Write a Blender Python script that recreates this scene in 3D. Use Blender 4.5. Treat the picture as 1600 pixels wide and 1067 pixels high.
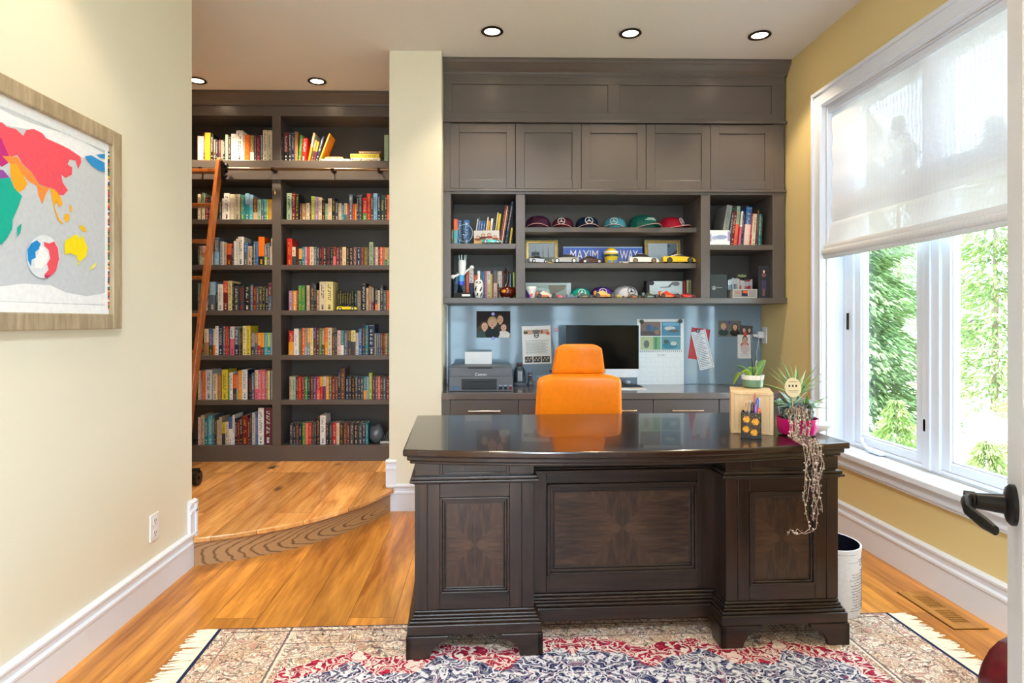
import bpy, math, random
from mathutils import Vector, Matrix
random.seed(7)
PI = math.pi
S = bpy.context.scene
COL = S.collection
for o in list(bpy.data.objects): bpy.data.objects.remove(o)

# ------------------------------------------------------------------ camera
YAW, PPX, HY, F, CZ = .0174, 773.7, 502.0, 960.0, 1.25      # the lens, for a 1600 x 1067 frame
cd = bpy.data.cameras.new('camera'); cam = bpy.data.objects.new('camera', cd); COL.objects.link(cam)
cam.location = (0, 0, CZ); cam.rotation_euler = (PI/2, 0, -YAW)
cd.sensor_width = 36; cd.lens = F/1600*36; cd.clip_start = .02; cd.clip_end = 200
cd.shift_x = (800-PPX)/1600; cd.shift_y = (HY-533.5)/1600
S.camera = cam
# ------------------------------------------------------------------ world, sun, exposure
S.view_settings.view_transform = 'Standard'; S.view_settings.look = 'None'
S.view_settings.gamma = 1; S.view_settings.use_curve_mapping = False
S.view_settings.exposure = 0.72
W = bpy.data.worlds.new('sky'); S.world = W; W.use_nodes = True
bg = W.node_tree.nodes['Background']; bg.inputs[0].default_value = (.66, .83, 1, 1); bg.inputs[1].default_value = 7.5
sl = bpy.data.lights.new('sun', 'SUN'); sl.energy = 11; sl.angle = .01; sl.color = (1, .95, .85)
so = bpy.data.objects.new('sun', sl); COL.objects.link(so); so.rotation_euler = Vector((.62, -.12, -.78)).to_track_quat('-Z', 'Y').to_euler()
def portal(name, loc, rot, sx, sy):
    l = bpy.data.lights.new(name, 'AREA'); l.shape = 'RECTANGLE'; l.size = sx; l.size_y = sy; l.cycles.is_portal = True
    o = bpy.data.objects.new(name, l); COL.objects.link(o); o.location = loc; o.rotation_euler = rot
portal('window_portal', (2.33, 3.0, 1.55), (0, PI/2, 0), 2.2, 1.6)
portal('door_portal', (.35, -2.42, 1.3), (PI/2, 0, PI), 3.4, 2.6)

# ------------------------------------------------------------------ lens helpers (a photo pixel -> a point on a known plane)
cA, sA = math.cos(YAW), math.sin(YAW)
def at(px, py, Y):
    t = (px-PPX)/F; X = Y*(t*cA+sA)/(cA-t*sA); zc = X*sA+Y*cA
    return Vector((X, Y, CZ+(HY-py)/F*zc))
def onX(px, py, X):
    t = (px-PPX)/F; Y = X*(cA-t*sA)/(t*cA+sA); zc = X*sA+Y*cA
    return Vector((X, Y, CZ+(HY-py)/F*zc))
def onZ(px, py, Z):
    zc = (CZ-Z)*F/(py-HY); xc = (px-PPX)/F*zc
    return Vector((xc*cA+zc*sA, zc*cA-xc*sA, Z))

# ------------------------------------------------------------------ colours and materials
def lin(c): return tuple((v/255/12.92 if v/255 <= .04045 else ((v/255+.055)/1.055)**2.4) for v in c[:3])+(1,)
MATS = {}
def newmat(name):
    m = bpy.data.materials.new(name); m.use_nodes = True; MATS[name] = m
    nt = m.node_tree; return m, nt, nt.nodes['Principled BSDF']
def N(nt, t, **k):
    n = nt.nodes.new(t)
    for a, b in k.items():
        if a in n.inputs.keys(): n.inputs[a].default_value = b
        else: setattr(n, a, b)
    return n
def L(nt, a, b): nt.links.new(a, b)
def bump(nt, p, src, s=.1, d=.002):
    b = N(nt, 'ShaderNodeBump'); b.inputs['Strength'].default_value = s; b.inputs['Distance'].default_value = d
    L(nt, src, b.inputs['Height']); L(nt, b.outputs[0], p.inputs['Normal'])
def mat(name, rgb, rough=.5, metal=0, var=.06, scale=20, coat=0, bmp=0, spec=.5, trans=0, emis=0, ecol=None, ior=None):
    m, nt, p = newmat(name)
    p.inputs['Roughness'].default_value = rough; p.inputs['Metallic'].default_value = metal
    p.inputs['Coat Weight'].default_value = coat; p.inputs['Specular IOR Level'].default_value = spec
    p.inputs['Transmission Weight'].default_value = trans
    if ior: p.inputs['IOR'].default_value = ior
    c = lin(rgb); tc = N(nt, 'ShaderNodeTexCoord'); no = N(nt, 'ShaderNodeTexNoise'); no.inputs['Scale'].default_value = scale; no.inputs['Detail'].default_value = 3
    L(nt, tc.outputs['Object'], no.inputs['Vector'])
    r = N(nt, 'ShaderNodeValToRGB'); r.color_ramp.elements[0].position = .3; r.color_ramp.elements[1].position = .7
    r.color_ramp.elements[0].color = tuple(v*(1-var) for v in c[:3])+(1,); r.color_ramp.elements[1].color = tuple(min(1, v*(1+var)) for v in c[:3])+(1,)
    L(nt, no.outputs['Fac'], r.inputs['Fac']); L(nt, r.outputs[0], p.inputs['Base Color'])
    if bmp: bump(nt, p, no.outputs['Fac'], bmp)
    if emis: p.inputs['Emission Color'].default_value = lin(ecol or rgb); p.inputs['Emission Strength'].default_value = emis
    return m
def vcmat(name, rough=.5, metal=0, coat=0, spec=.5):
    m, nt, p = newmat(name); a = N(nt, 'ShaderNodeAttribute', attribute_name='Col')
    tc = N(nt, 'ShaderNodeTexCoord'); no = N(nt, 'ShaderNodeTexNoise'); no.inputs['Scale'].default_value = 60
    L(nt, tc.outputs['Object'], no.inputs['Vector'])
    hs = N(nt, 'ShaderNodeHueSaturation'); mr = N(nt, 'ShaderNodeMapRange'); mr.inputs['To Min'].default_value = .9; mr.inputs['To Max'].default_value = 1.1
    L(nt, no.outputs['Fac'], mr.inputs['Value']); L(nt, mr.outputs[0], hs.inputs['Value']); L(nt, a.outputs['Color'], hs.inputs['Color']); L(nt, hs.outputs[0], p.inputs['Base Color'])
    p.inputs['Roughness'].default_value = rough; p.inputs['Metallic'].default_value = metal; p.inputs['Coat Weight'].default_value = coat; p.inputs['Specular IOR Level'].default_value = spec
    return m
VM = vcmat('printed_matte', .55, spec=.3); VG = vcmat('painted_gloss', .2, coat=.5); VX = vcmat('painted_metal', .25, metal=.6)

def woodmat(name, c1, c2, axis=1, plank=None, rough=.35, gs=18, stretch=.07, coat=0, knots=False, spec=.5, tint=None):
    """axis = 0/1/2, the direction the grain runs; plank = (length, width) lays boards along Y"""
    m, nt, p = newmat(name); tc = N(nt, 'ShaderNodeTexCoord')
    mp = N(nt, 'ShaderNodeMapping'); sc = [1, 1, 1]; sc[axis] = stretch; mp.inputs['Scale'].default_value = sc
    L(nt, tc.outputs['Object'], mp.inputs['Vector'])
    n1 = N(nt, 'ShaderNodeTexNoise'); n1.inputs['Scale'].default_value = gs; n1.inputs['Detail'].default_value = 6; n1.inputs['Roughness'].default_value = .65; n1.inputs['Distortion'].default_value = .6
    n2 = N(nt, 'ShaderNodeTexNoise'); n2.inputs['Scale'].default_value = gs*6; n2.inputs['Detail'].default_value = 4
    vec = mp.outputs[0]
    base = N(nt, 'ShaderNodeValToRGB'); e = base.color_ramp.elements; e[0].position = .32; e[1].position = .68; e[0].color = lin(c1); e[1].color = lin(c2)
    if plank:
        mp2 = N(nt, 'ShaderNodeMapping'); mp2.inputs['Rotation'].default_value = (0, 0, PI/2); L(nt, tc.outputs['Object'], mp2.inputs['Vector'])
        bt = N(nt, 'ShaderNodeTexBrick'); bt.offset = .37; bt.offset_frequency = 3; bt.squash = 1
        for k, v in (('Scale', 1), ('Mortar Size', .0012), ('Brick Width', plank[0]), ('Row Height', plank[1]), ('Bias', 0), ('Mortar Smooth', .3)): bt.inputs[k].default_value = v
        bt.inputs['Color1'].default_value = (.0, .0, .0, 1); bt.inputs['Color2'].default_value = (1, 1, 1, 1); bt.inputs['Mortar'].default_value = (.5, .5, .5, 1)
        L(nt, mp2.outputs[0], bt.inputs['Vector'])
        add = N(nt, 'ShaderNodeVectorMath', operation='MULTIPLY_ADD'); add.inputs[1].default_value = (7, 3, 5)
        L(nt, bt.outputs['Color'], add.inputs[0]); L(nt, vec, add.inputs[2]); vec = add.outputs[0]
    L(nt, vec, n1.inputs['Vector']); L(nt, vec, n2.inputs['Vector'])
    mx = N(nt, 'ShaderNodeMath', operation='MULTIPLY_ADD'); L(nt, n2.outputs['Fac'], mx.inputs[0]); mx.inputs[1].default_value = .35
    sub = N(nt, 'ShaderNodeMath', operation='SUBTRACT'); L(nt, n1.outputs['Fac'], sub.inputs[0]); sub.inputs[1].default_value = .175
    L(nt, sub.outputs[0], mx.inputs[2]); L(nt, mx.outputs[0], base.inputs['Fac'])
    out = base.outputs[0]
    if plank:
        hs = N(nt, 'ShaderNodeHueSaturation'); mr = N(nt, 'ShaderNodeMapRange'); mr.inputs['To Min'].default_value = .72; mr.inputs['To Max'].default_value = 1.22
        L(nt, bt.outputs['Color'], mr.inputs['Value']); L(nt, mr.outputs[0], hs.inputs['Value']); L(nt, out, hs.inputs['Color'])
        mm = N(nt, 'ShaderNodeMix', data_type='RGBA'); mm.inputs['B'].default_value = lin((70, 40, 18)); L(nt, bt.outputs['Fac'], mm.inputs['Factor']); L(nt, hs.outputs[0], mm.inputs['A']); out = mm.outputs['Result']
    if knots:
        mp3 = N(nt, 'ShaderNodeMapping'); mp3.inputs['Scale'].default_value = (2.2, .9, 1); L(nt, tc.outputs['Object'], mp3.inputs['Vector'])
        nd = N(nt, 'ShaderNodeTexNoise'); nd.inputs['Scale'].default_value = 9; ad = N(nt, 'ShaderNodeVectorMath', operation='MULTIPLY_ADD'); ad.inputs[1].default_value = (.16, .12, 0)
        L(nt, mp3.outputs[0], nd.inputs['Vector']); L(nt, nd.outputs['Color'], ad.inputs[0]); L(nt, mp3.outputs[0], ad.inputs[2])
        vo = N(nt, 'ShaderNodeTexVoronoi'); vo.inputs['Scale'].default_value = 1.25; L(nt, ad.outputs[0], vo.inputs['Vector'])
        rr = N(nt, 'ShaderNodeValToRGB'); rr.color_ramp.elements[0].position = .03; rr.color_ramp.elements[0].color = (1, 1, 1, 1); rr.color_ramp.elements[1].position = .10; rr.color_ramp.elements[1].color = (0, 0, 0, 1)
        L(nt, vo.outputs['Distance'], rr.inputs['Fac'])
        m3 = N(nt, 'ShaderNodeMix', data_type='RGBA'); m3.inputs['B'].default_value = lin((52, 30, 16)); L(nt, rr.outputs[0], m3.inputs['Factor']); L(nt, out, m3.inputs['A']); out = m3.outputs['Result']
    L(nt, out, p.inputs['Base Color'])
    p.inputs['Roughness'].default_value = rough; p.inputs['Coat Weight'].default_value = coat; p.inputs['Specular IOR Level'].default_value = spec
    bump(nt, p, n2.outputs['Fac'], .12, .001)
    return m

M_wall = mat('cream_wall_paint', (231, 226, 206), .6, var=.01, scale=3, bmp=.02, spec=.25)
M_wall_lamplit = mat('lamplit_wall_paint', (228, 206, 148), .6, var=.012, scale=3, bmp=.02, spec=.25)  # cream wall with the lamp's warm yellow put into its colour
M_ceil = mat('ceiling_paint', (230, 228, 226), .8, var=.01, scale=3, spec=.15)
M_trim = mat('white_trim_paint', (230, 236, 248), .35, var=.01, scale=4)
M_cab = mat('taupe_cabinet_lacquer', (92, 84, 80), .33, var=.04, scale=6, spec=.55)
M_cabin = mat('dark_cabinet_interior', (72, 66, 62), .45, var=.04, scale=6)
M_top = mat('taupe_worktop_lacquer', (106, 97, 92), .16, var=.03, scale=6, coat=.4)
M_glassb = mat('grey_back_painted_glass', (128, 150, 166), .07, var=.01, scale=2, coat=0, spec=.5)
M_floor = woodmat('oak_plank_floor', (156, 92, 30), (236, 164, 72), 1, (1.9, .19), .28, 9, .09, knots=True, spec=.5)
M_plat = woodmat('oak_platform_planks', (186, 122, 60), (244, 184, 112), 1, (1.5, .2), .26, 9, .09, knots=True, spec=.5)
M_desk = woodmat('dark_walnut', (20, 12, 8), (56, 36, 25), 2, None, .3, 30, .05, coat=.25)
M_deskh = woodmat('dark_walnut_crosswise', (20, 12, 8), (52, 33, 23), 0, None, .3, 30, .05, coat=.25)
M_deskt = woodmat('polished_dark_walnut_top', (28, 16, 11), (52, 31, 21), 0, None, .2, 16, .05, coat=.25)
M_pine = woodmat('pale_pine', (222, 184, 136), (240, 212, 172), 2, None, .5, 22, .07)
M_ladder = woodmat('reddish_ladder_wood', (136, 72, 30), (182, 108, 52), 2, None, .3, 24, .05, coat=.4)
M_bronze = mat('dark_bronze', (58, 48, 42), .3, metal=.9)
M_bronzet = mat('bronze_tube', (150, 128, 108), .22, metal=1)
M_nickel = mat('brushed_nickel', (205, 190, 172), .25, metal=1)
M_chrome = mat('steel', (200, 204, 210), .15, metal=1)
M_blackm = mat('black_metal', (26, 27, 30), .35, metal=.4)
M_blackp = mat('black_plastic', (22, 23, 26), .35)
M_greyp = mat('grey_plastic', (96, 100, 108), .4)
M_whitep = mat('white_plastic', (236, 237, 240), .35, var=.01)
M_orange = mat('orange_leather', (250, 132, 8), .38, var=.04, scale=40, bmp=.05)
M_maroon = mat('dark_red_leather', (88, 22, 26), .3, var=.2, scale=30, bmp=.3, coat=.2)
M_brass = mat('brass', (212, 166, 84), .25, metal=1)
M_fringe = mat('cream_wool_fringe', (236, 228, 206), .95, var=.08, scale=90)
M_leaf = mat('green_leaf', (96, 142, 74), .4, var=.25, scale=14)
M_aloe = mat('pale_green_leaf', (140, 176, 132), .45, var=.3, scale=18)
M_soil = mat('dark_soil', (44, 38, 32), .95, var=.5, scale=80)
M_cer = mat('white_ceramic', (236, 236, 234), .25, var=.01)
M_cardp = mat('white_paper', (240, 241, 243), .7, var=.01)
def glassmat(name, rgb=(255, 255, 255), rough=0.0):
    m, nt, p = newmat(name); o = nt.nodes['Material Output']
    g = N(nt, 'ShaderNodeBsdfGlossy'); g.inputs['Roughness'].default_value = rough; g.inputs['Color'].default_value = (1, 1, 1, 1)
    t = N(nt, 'ShaderNodeBsdfTransparent'); t.inputs['Color'].default_value = lin(rgb)
    lw = N(nt, 'ShaderNodeLayerWeight'); lw.inputs[0].default_value = .5; pw = N(nt, 'ShaderNodeMath', operation='POWER'); pw.inputs[1].default_value = 5; fr = N(nt, 'ShaderNodeMath', operation='MULTIPLY_ADD'); fr.inputs[1].default_value = .9; fr.inputs[2].default_value = .03; L(nt, lw.outputs['Facing'], pw.inputs[0]); L(nt, pw.outputs[0], fr.inputs[0]); mx = N(nt, 'ShaderNodeMixShader')
    L(nt, fr.outputs[0], mx.inputs[0]); L(nt, t.outputs[0], mx.inputs[1]); L(nt, g.outputs[0], mx.inputs[2]); L(nt, mx.outputs[0], o.inputs['Surface']); nt.nodes.remove(p)
    return m
M_pane = glassmat('window_glass', (246, 250, 250)); M_clear = glassmat('clear_glass', (225, 238, 245), .02)
M_pinkg = glassmat('magenta_glass', (214, 60, 150), .05)
def shademat():
    m, nt, p = newmat('woven_white_shade'); o = nt.nodes['Material Output']; nt.nodes.remove(p)
    tc = N(nt, 'ShaderNodeTexCoord'); sp = N(nt, 'ShaderNodeSeparateXYZ'); L(nt, tc.outputs['Object'], sp.inputs[0])
    def wave(src, f, out):
        a = N(nt, 'ShaderNodeMath', operation='MULTIPLY'); a.inputs[1].default_value = f; L(nt, src, a.inputs[0])
        s = N(nt, 'ShaderNodeMath', operation='SINE'); L(nt, a.outputs[0], s.inputs[0]); return s.outputs[0]
    w1 = wave(sp.outputs['Z'], 2*PI/.011, 0); w2 = wave(sp.outputs['Y'], 2*PI/.028, 0)
    no = N(nt, 'ShaderNodeTexNoise'); no.inputs['Scale'].default_value = 1; mp = N(nt, 'ShaderNodeMapping'); mp.inputs['Scale'].default_value = (1, 3, 120); L(nt, tc.outputs['Object'], mp.inputs[0]); L(nt, mp.outputs[0], no.inputs['Vector'])
    a = N(nt, 'ShaderNodeMath', operation='MULTIPLY_ADD'); L(nt, w1, a.inputs[0]); a.inputs[1].default_value = .03; a.inputs[2].default_value = .075
    b = N(nt, 'ShaderNodeMath', operation='MULTIPLY_ADD'); L(nt, w2, b.inputs[0]); b.inputs[1].default_value = .02; L(nt, a.outputs[0], b.inputs[2])
    c = N(nt, 'ShaderNodeMath', operation='MULTIPLY_ADD'); L(nt, no.outputs['Fac'], c.inputs[0]); c.inputs[1].default_value = -.10; L(nt, b.outputs[0], c.inputs[2]); c.use_clamp = True
    d = N(nt, 'ShaderNodeMath', operation='ADD'); L(nt, c.outputs[0], d.inputs[0]); d.inputs[1].default_value = .015; d.use_clamp = True
    tr = N(nt, 'ShaderNodeBsdfTransparent'); tl = N(nt, 'ShaderNodeBsdfTranslucent'); tl.inputs[0].default_value = (.62, .63, .66, 1); df = N(nt, 'ShaderNodeBsdfDiffuse'); df.inputs[0].default_value = (.8, .8, .82, 1)
    m1 = N(nt, 'ShaderNodeMixShader'); m1.inputs[0].default_value = .9; L(nt, tl.outputs[0], m1.inputs[1]); L(nt, df.outputs[0], m1.inputs[2])
    m2 = N(nt, 'ShaderNodeMixShader'); L(nt, d.outputs[0], m2.inputs[0]); L(nt, m1.outputs[0], m2.inputs[1]); L(nt, tr.outputs[0], m2.inputs[2]); L(nt, m2.outputs[0], o.inputs['Surface'])
    return m
M_shade = shademat()

# ------------------------------------------------------------------ mesh builder: collects shapes, links them as ONE object
class MB:
    def __init__(s): s.v = []; s.f = []; s.c = []; s.uv = None
    def add(s, vs, fs, col=(200, 200, 200)):
        n = len(s.v); s.v += [Vector(v) for v in vs]; s.f += [tuple(i+n for i in f) for f in fs]; s.c += [col]*len(fs); return s
    def box(s, x0, x1, y0, y1, z0, z1, col=(200, 200, 200)):
        if x1 < x0: x0, x1 = x1, x0
        if y1 < y0: y0, y1 = y1, y0
        if z1 < z0: z0, z1 = z1, z0
        return s.add([(x0, y0, z0), (x1, y0, z0), (x1, y1, z0), (x0, y1, z0), (x0, y0, z1), (x1, y0, z1), (x1, y1, z1), (x0, y1, z1)],
                     [(0, 3, 2, 1), (4, 5, 6, 7), (0, 1, 5, 4), (1, 2, 6, 5), (2, 3, 7, 6), (3, 0, 4, 7)], col)
    def tube(s, pts, r, seg=8, col=(200, 200, 200), flat=1, up=None, closed=False):
        pts = [Vector(p) for p in pts]; n = len(pts); rs = r if isinstance(r, (list, tuple)) else [r]*n
        vs = []; prev = None
        for i, p in enumerate(pts):
            if closed: t = pts[(i+1) % n]-pts[i-1]
            else: t = pts[min(i+1, n-1)]-pts[max(i-1, 0)]
            t = t.normalized() if t.length > 1e-9 else Vector((0, 0, 1))
            a = prev if prev is not None else (Vector(up) if up else (Vector((0, 0, 1)) if abs(t.z) < .9 else Vector((1, 0, 0))))
            a = (a-t*a.dot(t)); a = a.normalized() if a.length > 1e-6 else t.orthogonal().normalized(); prev = a; b = t.cross(a)
            for k in range(seg):
                an = 2*PI*k/seg; vs.append(p+a*(math.cos(an)*rs[i]*flat)+b*(math.sin(an)*rs[i]))
        fs = []; m = n if closed else n-1
        for i in range(m):
            j = (i+1) % n
            for k in range(seg): fs.append((i*seg+k, i*seg+(k+1) % seg, j*seg+(k+1) % seg, j*seg+k))
        if not closed: fs += [tuple(range(seg))[::-1], tuple((n-1)*seg+k for k in range(seg))]
        return s.add(vs, fs, col)
    def cyl(s, p0, p1, r0, r1=None, seg=16, col=(200, 200, 200)): return s.tube([p0, p1], [r0, r0 if r1 is None else r1], seg, col)
    def lathe(s, prof, c=(0, 0, 0), seg=24, col=(200, 200, 200), sx=1, sy=1, cols=None):
        vs = []; fs = []
        for r, z in prof:
            for k in range(seg): a = 2*PI*k/seg; vs.append((c[0]+r*math.cos(a)*sx, c[1]+r*math.sin(a)*sy, c[2]+z))
        n = len(prof); cl = []
        for i in range(n-1):
            for k in range(seg): fs.append((i*seg+k, i*seg+(k+1) % seg, (i+1)*seg+(k+1) % seg, (i+1)*seg+k)); cl.append(cols[i] if cols else col)
        fs += [tuple(range(seg))[::-1], tuple((n-1)*seg+k for k in range(seg))]; cl += [cl[0], cl[-1]]
        b = len(s.c); s.add(vs, fs, col); s.c[b:] = cl; return s
    def ball(s, c, r, seg=12, rings=8, col=(200, 200, 200), sc=(1, 1, 1)):
        c = Vector(c); vs = [c+Vector((0, 0, -r*sc[2]))]; fs = []
        for i in range(1, rings):
            ph = -PI/2+PI*i/rings
            for k in range(seg): a = 2*PI*k/seg; vs.append(c+Vector((math.cos(a)*math.cos(ph)*r*sc[0], math.sin(a)*math.cos(ph)*r*sc[1], math.sin(ph)*r*sc[2])))
        vs.append(c+Vector((0, 0, r*sc[2]))); top = len(vs)-1
        for k in range(seg): fs.append((0, 1+(k+1) % seg, 1+k)); fs.append((top, top-seg+k, top-seg+(k+1) % seg))
        for i in range(rings-2):
            for k in range(seg): a = 1+i*seg+k; b = 1+i*seg+(k+1) % seg; fs.append((a, b, b+seg, a+seg))
        return s.add(vs, fs, col)
    def prism(s, pts, h, fn, col=(200, 200, 200)):
        """polygon pts (a,b) extruded over h=(h0,h1); fn(a,b,h) -> xyz"""
        n = len(pts); vs = [fn(a, b, h[0]) for a, b in pts]+[fn(a, b, h[1]) for a, b in pts]
        return s.add(vs, [tuple(range(n))[::-1], tuple(range(n, 2*n))]+[(i, (i+1) % n, (i+1) % n+n, i+n) for i in range(n)], col)
    def grid(s, nu, nv, fn, col=(200, 200, 200), close_u=False):
        vs = [fn(i/nu, j/nv) for j in range(nv+1) for i in range(nu+1)]
        return s.add(vs, [(j*(nu+1)+i, j*(nu+1)+i+1, (j+1)*(nu+1)+i+1, (j+1)*(nu+1)+i) for j in range(nv) for i in range(nu)], col)
    def xf(s, M):
        s.v = [M @ v for v in s.v]; return s
    def build(s, name, m, parent=None, world=False, smooth=False, bevel=0, bseg=2, loc=None, rot=None, solid=0, sub=0, flip=True):
        me = bpy.data.meshes.new(name); off = Vector((0, 0, 0))
        if world and parent:
            q = parent
            while q: off += q.location; q = q.parent
        me.from_pydata([v-off for v in s.v], [], s.f); me.update()
        ca = me.color_attributes.new('Col', 'FLOAT_COLOR', 'CORNER'); buf = []
        for p, c in zip(me.polygons, s.c): buf += list(lin(c))*p.loop_total
        ca.data.foreach_set('color', buf)
        if flip:
            import bmesh; bm = bmesh.new(); bm.from_mesh(me); bmesh.ops.recalc_face_normals(bm, faces=bm.faces); bm.to_mesh(me); bm.free()
        if smooth:
            me.shade_smooth()
            try: me.set_sharp_from_angle(angle=math.radians(smooth if smooth is not True else 40))
            except Exception: pass
        me.materials.append(m)
        o = bpy.data.objects.new(name, me); COL.objects.link(o)
        if parent: o.parent = parent
        if loc is not None: o.location = loc
        if rot is not None: o.rotation_euler = rot
        if solid: q = o.modifiers.new('solid', 'SOLIDIFY'); q.thickness = solid; q.offset = 0
        if bevel: q = o.modifiers.new('bevel', 'BEVEL'); q.width = bevel; q.segments = bseg; q.limit_method = 'ANGLE'; q.angle_limit = math.radians(35)
        if sub: q = o.modifiers.new('sub', 'SUBSURF'); q.levels = sub; q.render_levels = sub
        return o
def tag(o, label=None, cat=None, group=None, kind=None):
    if label: o['label'] = label
    if cat: o['category'] = cat
    if group: o['group'] = group
    if kind: o['kind'] = kind
    return o
def thing(name, label, cat, loc=(0, 0, 0), rz=0, group=None, kind=None):
    o = bpy.data.objects.new(name, None); COL.objects.link(o); o.location = loc; o.rotation_euler = (0, 0, rz); o.empty_display_size = .1
    return tag(o, label, cat, group, kind)
def struct(o, label=None): o['kind'] = 'structure'; return tag(o, label) if label else o
def dup(r, loc=None, label=None, rz=None):
    def cp(o, par):
        c = o.copy(); COL.objects.link(c); c.parent = par
        for ch in o.children: cp(ch, c)
        return c
    c = cp(r, None)
    if loc is not None: c.location = loc
    if rz is not None: c.rotation_euler.z = rz
    if label: c['label'] = label
    return c
def textmesh(txt, size, name, m, parent, loc, rot=(PI/2, 0, 0), sx=1, ext=.0004, align='CENTER'):
    cu = bpy.data.curves.new(name, 'FONT'); cu.body = txt; cu.size = size; cu.extrude = ext; cu.align_x = align; cu.align_y = 'CENTER'; cu.resolution_u = 3
    t = bpy.data.objects.new('tmp', cu); COL.objects.link(t)
    me = bpy.data.meshes.new_from_object(t.evaluated_get(bpy.context.evaluated_depsgraph_get())); bpy.data.objects.remove(t)
    me.materials.clear(); me.materials.append(m)
    o = bpy.data.objects.new(name, me); COL.objects.link(o); o.parent = parent; o.location = loc; o.rotation_euler = rot; o.scale = (sx, 1, 1); return o
def emblem(mb, c, r, fx, fz, fn, col=(240, 240, 240)):
    """ring with a three-pointed star, in the plane of fx, fz; fn = outward normal"""
    c, fx, fz, fn = Vector(c), Vector(fx).normalized(), Vector(fz).normalized(), Vector(fn).normalized()
    mb.tube([c+fx*(math.cos(a)*r)+fz*(math.sin(a)*r) for a in [2*PI*k/20 for k in range(20)]], r*.09, 5, col, closed=True)
    for k in range(3):
        a = PI/2+k*2*PI/3; d = fx*math.cos(a)+fz*math.sin(a); e = fn.cross(d)
        mb.add([c+e*r*.17+fn*r*.05, c-e*r*.17+fn*r*.05, c+d*r*.97+fn*r*.05, c+fn*r*.14, c-d*r*.1+fn*r*.03], [(0, 3, 2), (3, 1, 2), (0, 4, 3), (4, 1, 3)], col)
    return mb
ORD = ['', 'first', 'second', 'third', 'fourth', 'fifth', 'sixth', 'seventh', 'eighth', 'ninth', 'tenth', 'eleventh', 'twelfth', 'thirteenth', 'fourteenth', 'fifteenth', 'sixteenth', 'seventeenth', 'eighteenth', 'nineteenth', 'twentieth'] + ['twenty-'+x for x in ('first', 'second', 'third', 'fourth', 'fifth', 'sixth', 'seventh', 'eighth', 'ninth')] + ['thirtieth'] + ['thirty-'+x for x in ('first', 'second', 'third', 'fourth', 'fifth', 'sixth', 'seventh', 'eighth', 'ninth')]+['fortieth']
# ================================================================== SETTING
XL, XR, ZC, YB = -1.5, 2.10, 3.04, 4.63          # left wall, right wall, ceiling, office back wall
YF = -2.4                                        # wall behind the photographer
struct(MB().box(-3.5, 2.3, YF-.15, 5.3, -.1, 0).build('floor', M_floor))
struct(MB().box(-3.5, 2.3, YF-.15, 5.3, ZC, ZC+.12).build('ceiling', M_ceil))
struct(MB().box(XL-.12, XL, YF, 3.18, 0, ZC).build('wall_left', M_wall, bevel=.004))
struct(MB().box(-3.4, XL-.12, 3.06, 3.18, 0, ZC).build('wall_library_front', M_wall))
struct(MB().box(-3.5, -3.4, 3.06, 5.3, 0, ZC).build('wall_library_left', M_wall))
struct(MB().box(-3.5, -.3, 5.17, 5.3, 0, ZC).build('wall_library_back', M_wall))
PX0, PX1 = at(608, 500, 4.07).x, at(690, 500, 4.07).x
struct(MB().box(PX0, PX1, 4.07, 5.17, 0, ZC).build('wall_pillar', M_wall, bevel=.004))
struct(MB().box(PX1, 2.3, YB, YB+.15, 0, ZC).build('wall_back', M_wall_lamplit))
wy0, wy1, wz0, wz1 = 2.26, 3.74, .50, 2.57       # window opening
w = MB(); w.box(XR, 2.3, YF, wy0, 0, ZC); w.box(XR, 2.3, wy1, YB, 0, ZC); w.box(XR, 2.3, wy0, wy1, 0, wz0); w.box(XR, 2.3, wy0, wy1, wz1, ZC)
struct(w.build('wall_right', M_wall_lamplit))
# wall behind the photographer with a glazed double door, widened for soft fill daylight
w = MB(); w.box(XL, -.95, YF-.15, YF, 0, ZC); w.box(1.75, XR, YF-.15, YF, 0, ZC); w.box(-.95, 1.75, YF-.15, YF, 2.45, ZC)
struct(w.build('wall_front', M_wall))
d = struct(thing('door_2', None, None, (.4, YF-.05, 0)))
for i, x0 in enumerate((-.95, -.275, .4, 1.075)):
    m = MB()
    for a, b, c, e in ((x0, x0+.1, 0, 2.45), (x0+.575, x0+.675, 0, 2.45), (x0+.1, x0+.575, 0, .25), (x0+.1, x0+.575, 2.3, 2.45)): m.box(a, b, YF-.1, YF-.05, c, e)
    for k in range(1, 4): m.box(x0+.1, x0+.575, YF-.09, YF-.06, .25+k*.51, .275+k*.51)
    m.build('door_leaf', M_trim, d, world=True, bevel=.003)
    MB().box(x0+.1, x0+.575, YF-.078, YF-.072, .25, 2.3).build('pane', M_pane, d, world=True)
PROF = [(0, 0), (.016, 0), (.016, .112), (.022, .116), (.022, .126), (.012, .134), (.014, .15), (.022, .162), (.022, .17), (.008, .178), (0, .178)]
def base_run(mb, p, q, n, z=0, k=1.0):
    """baseboard from p to q (xy), n = direction it stands out"""
    p, q, n = Vector((*p, 0)), Vector((*q, 0)), Vector((*n, 0)); d = q-p
    return mb.prism([(a, b*k) for a, b in PROF], (0, 1), lambda a, b, h: p+d*h+n*a+Vector((0, 0, z+b)))
struct(base_run(MB(), (XL, YF), (XL, 3.185), (1, 0)).build('baseboard_left', M_trim))
struct(base_run(MB(), (XR, YF), (XR, 4.05), (-1, 0), 0, 1.1).build('baseboard_right', M_trim))
m = base_run(MB(), (PX0-.0, 4.07), (PX1, 4.07), (0, -1))
struct(m.build('baseboard_pillar', M_trim))
m = base_run(MB(), (PX0, 4.07), (PX0, 4.84), (-1, 0), .15); base_run(m, (PX0-.02, 4.07), (PX0+.05, 4.07), (0, -1), .16)
struct(m.build('baseboard_platform_right', M_trim))
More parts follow.
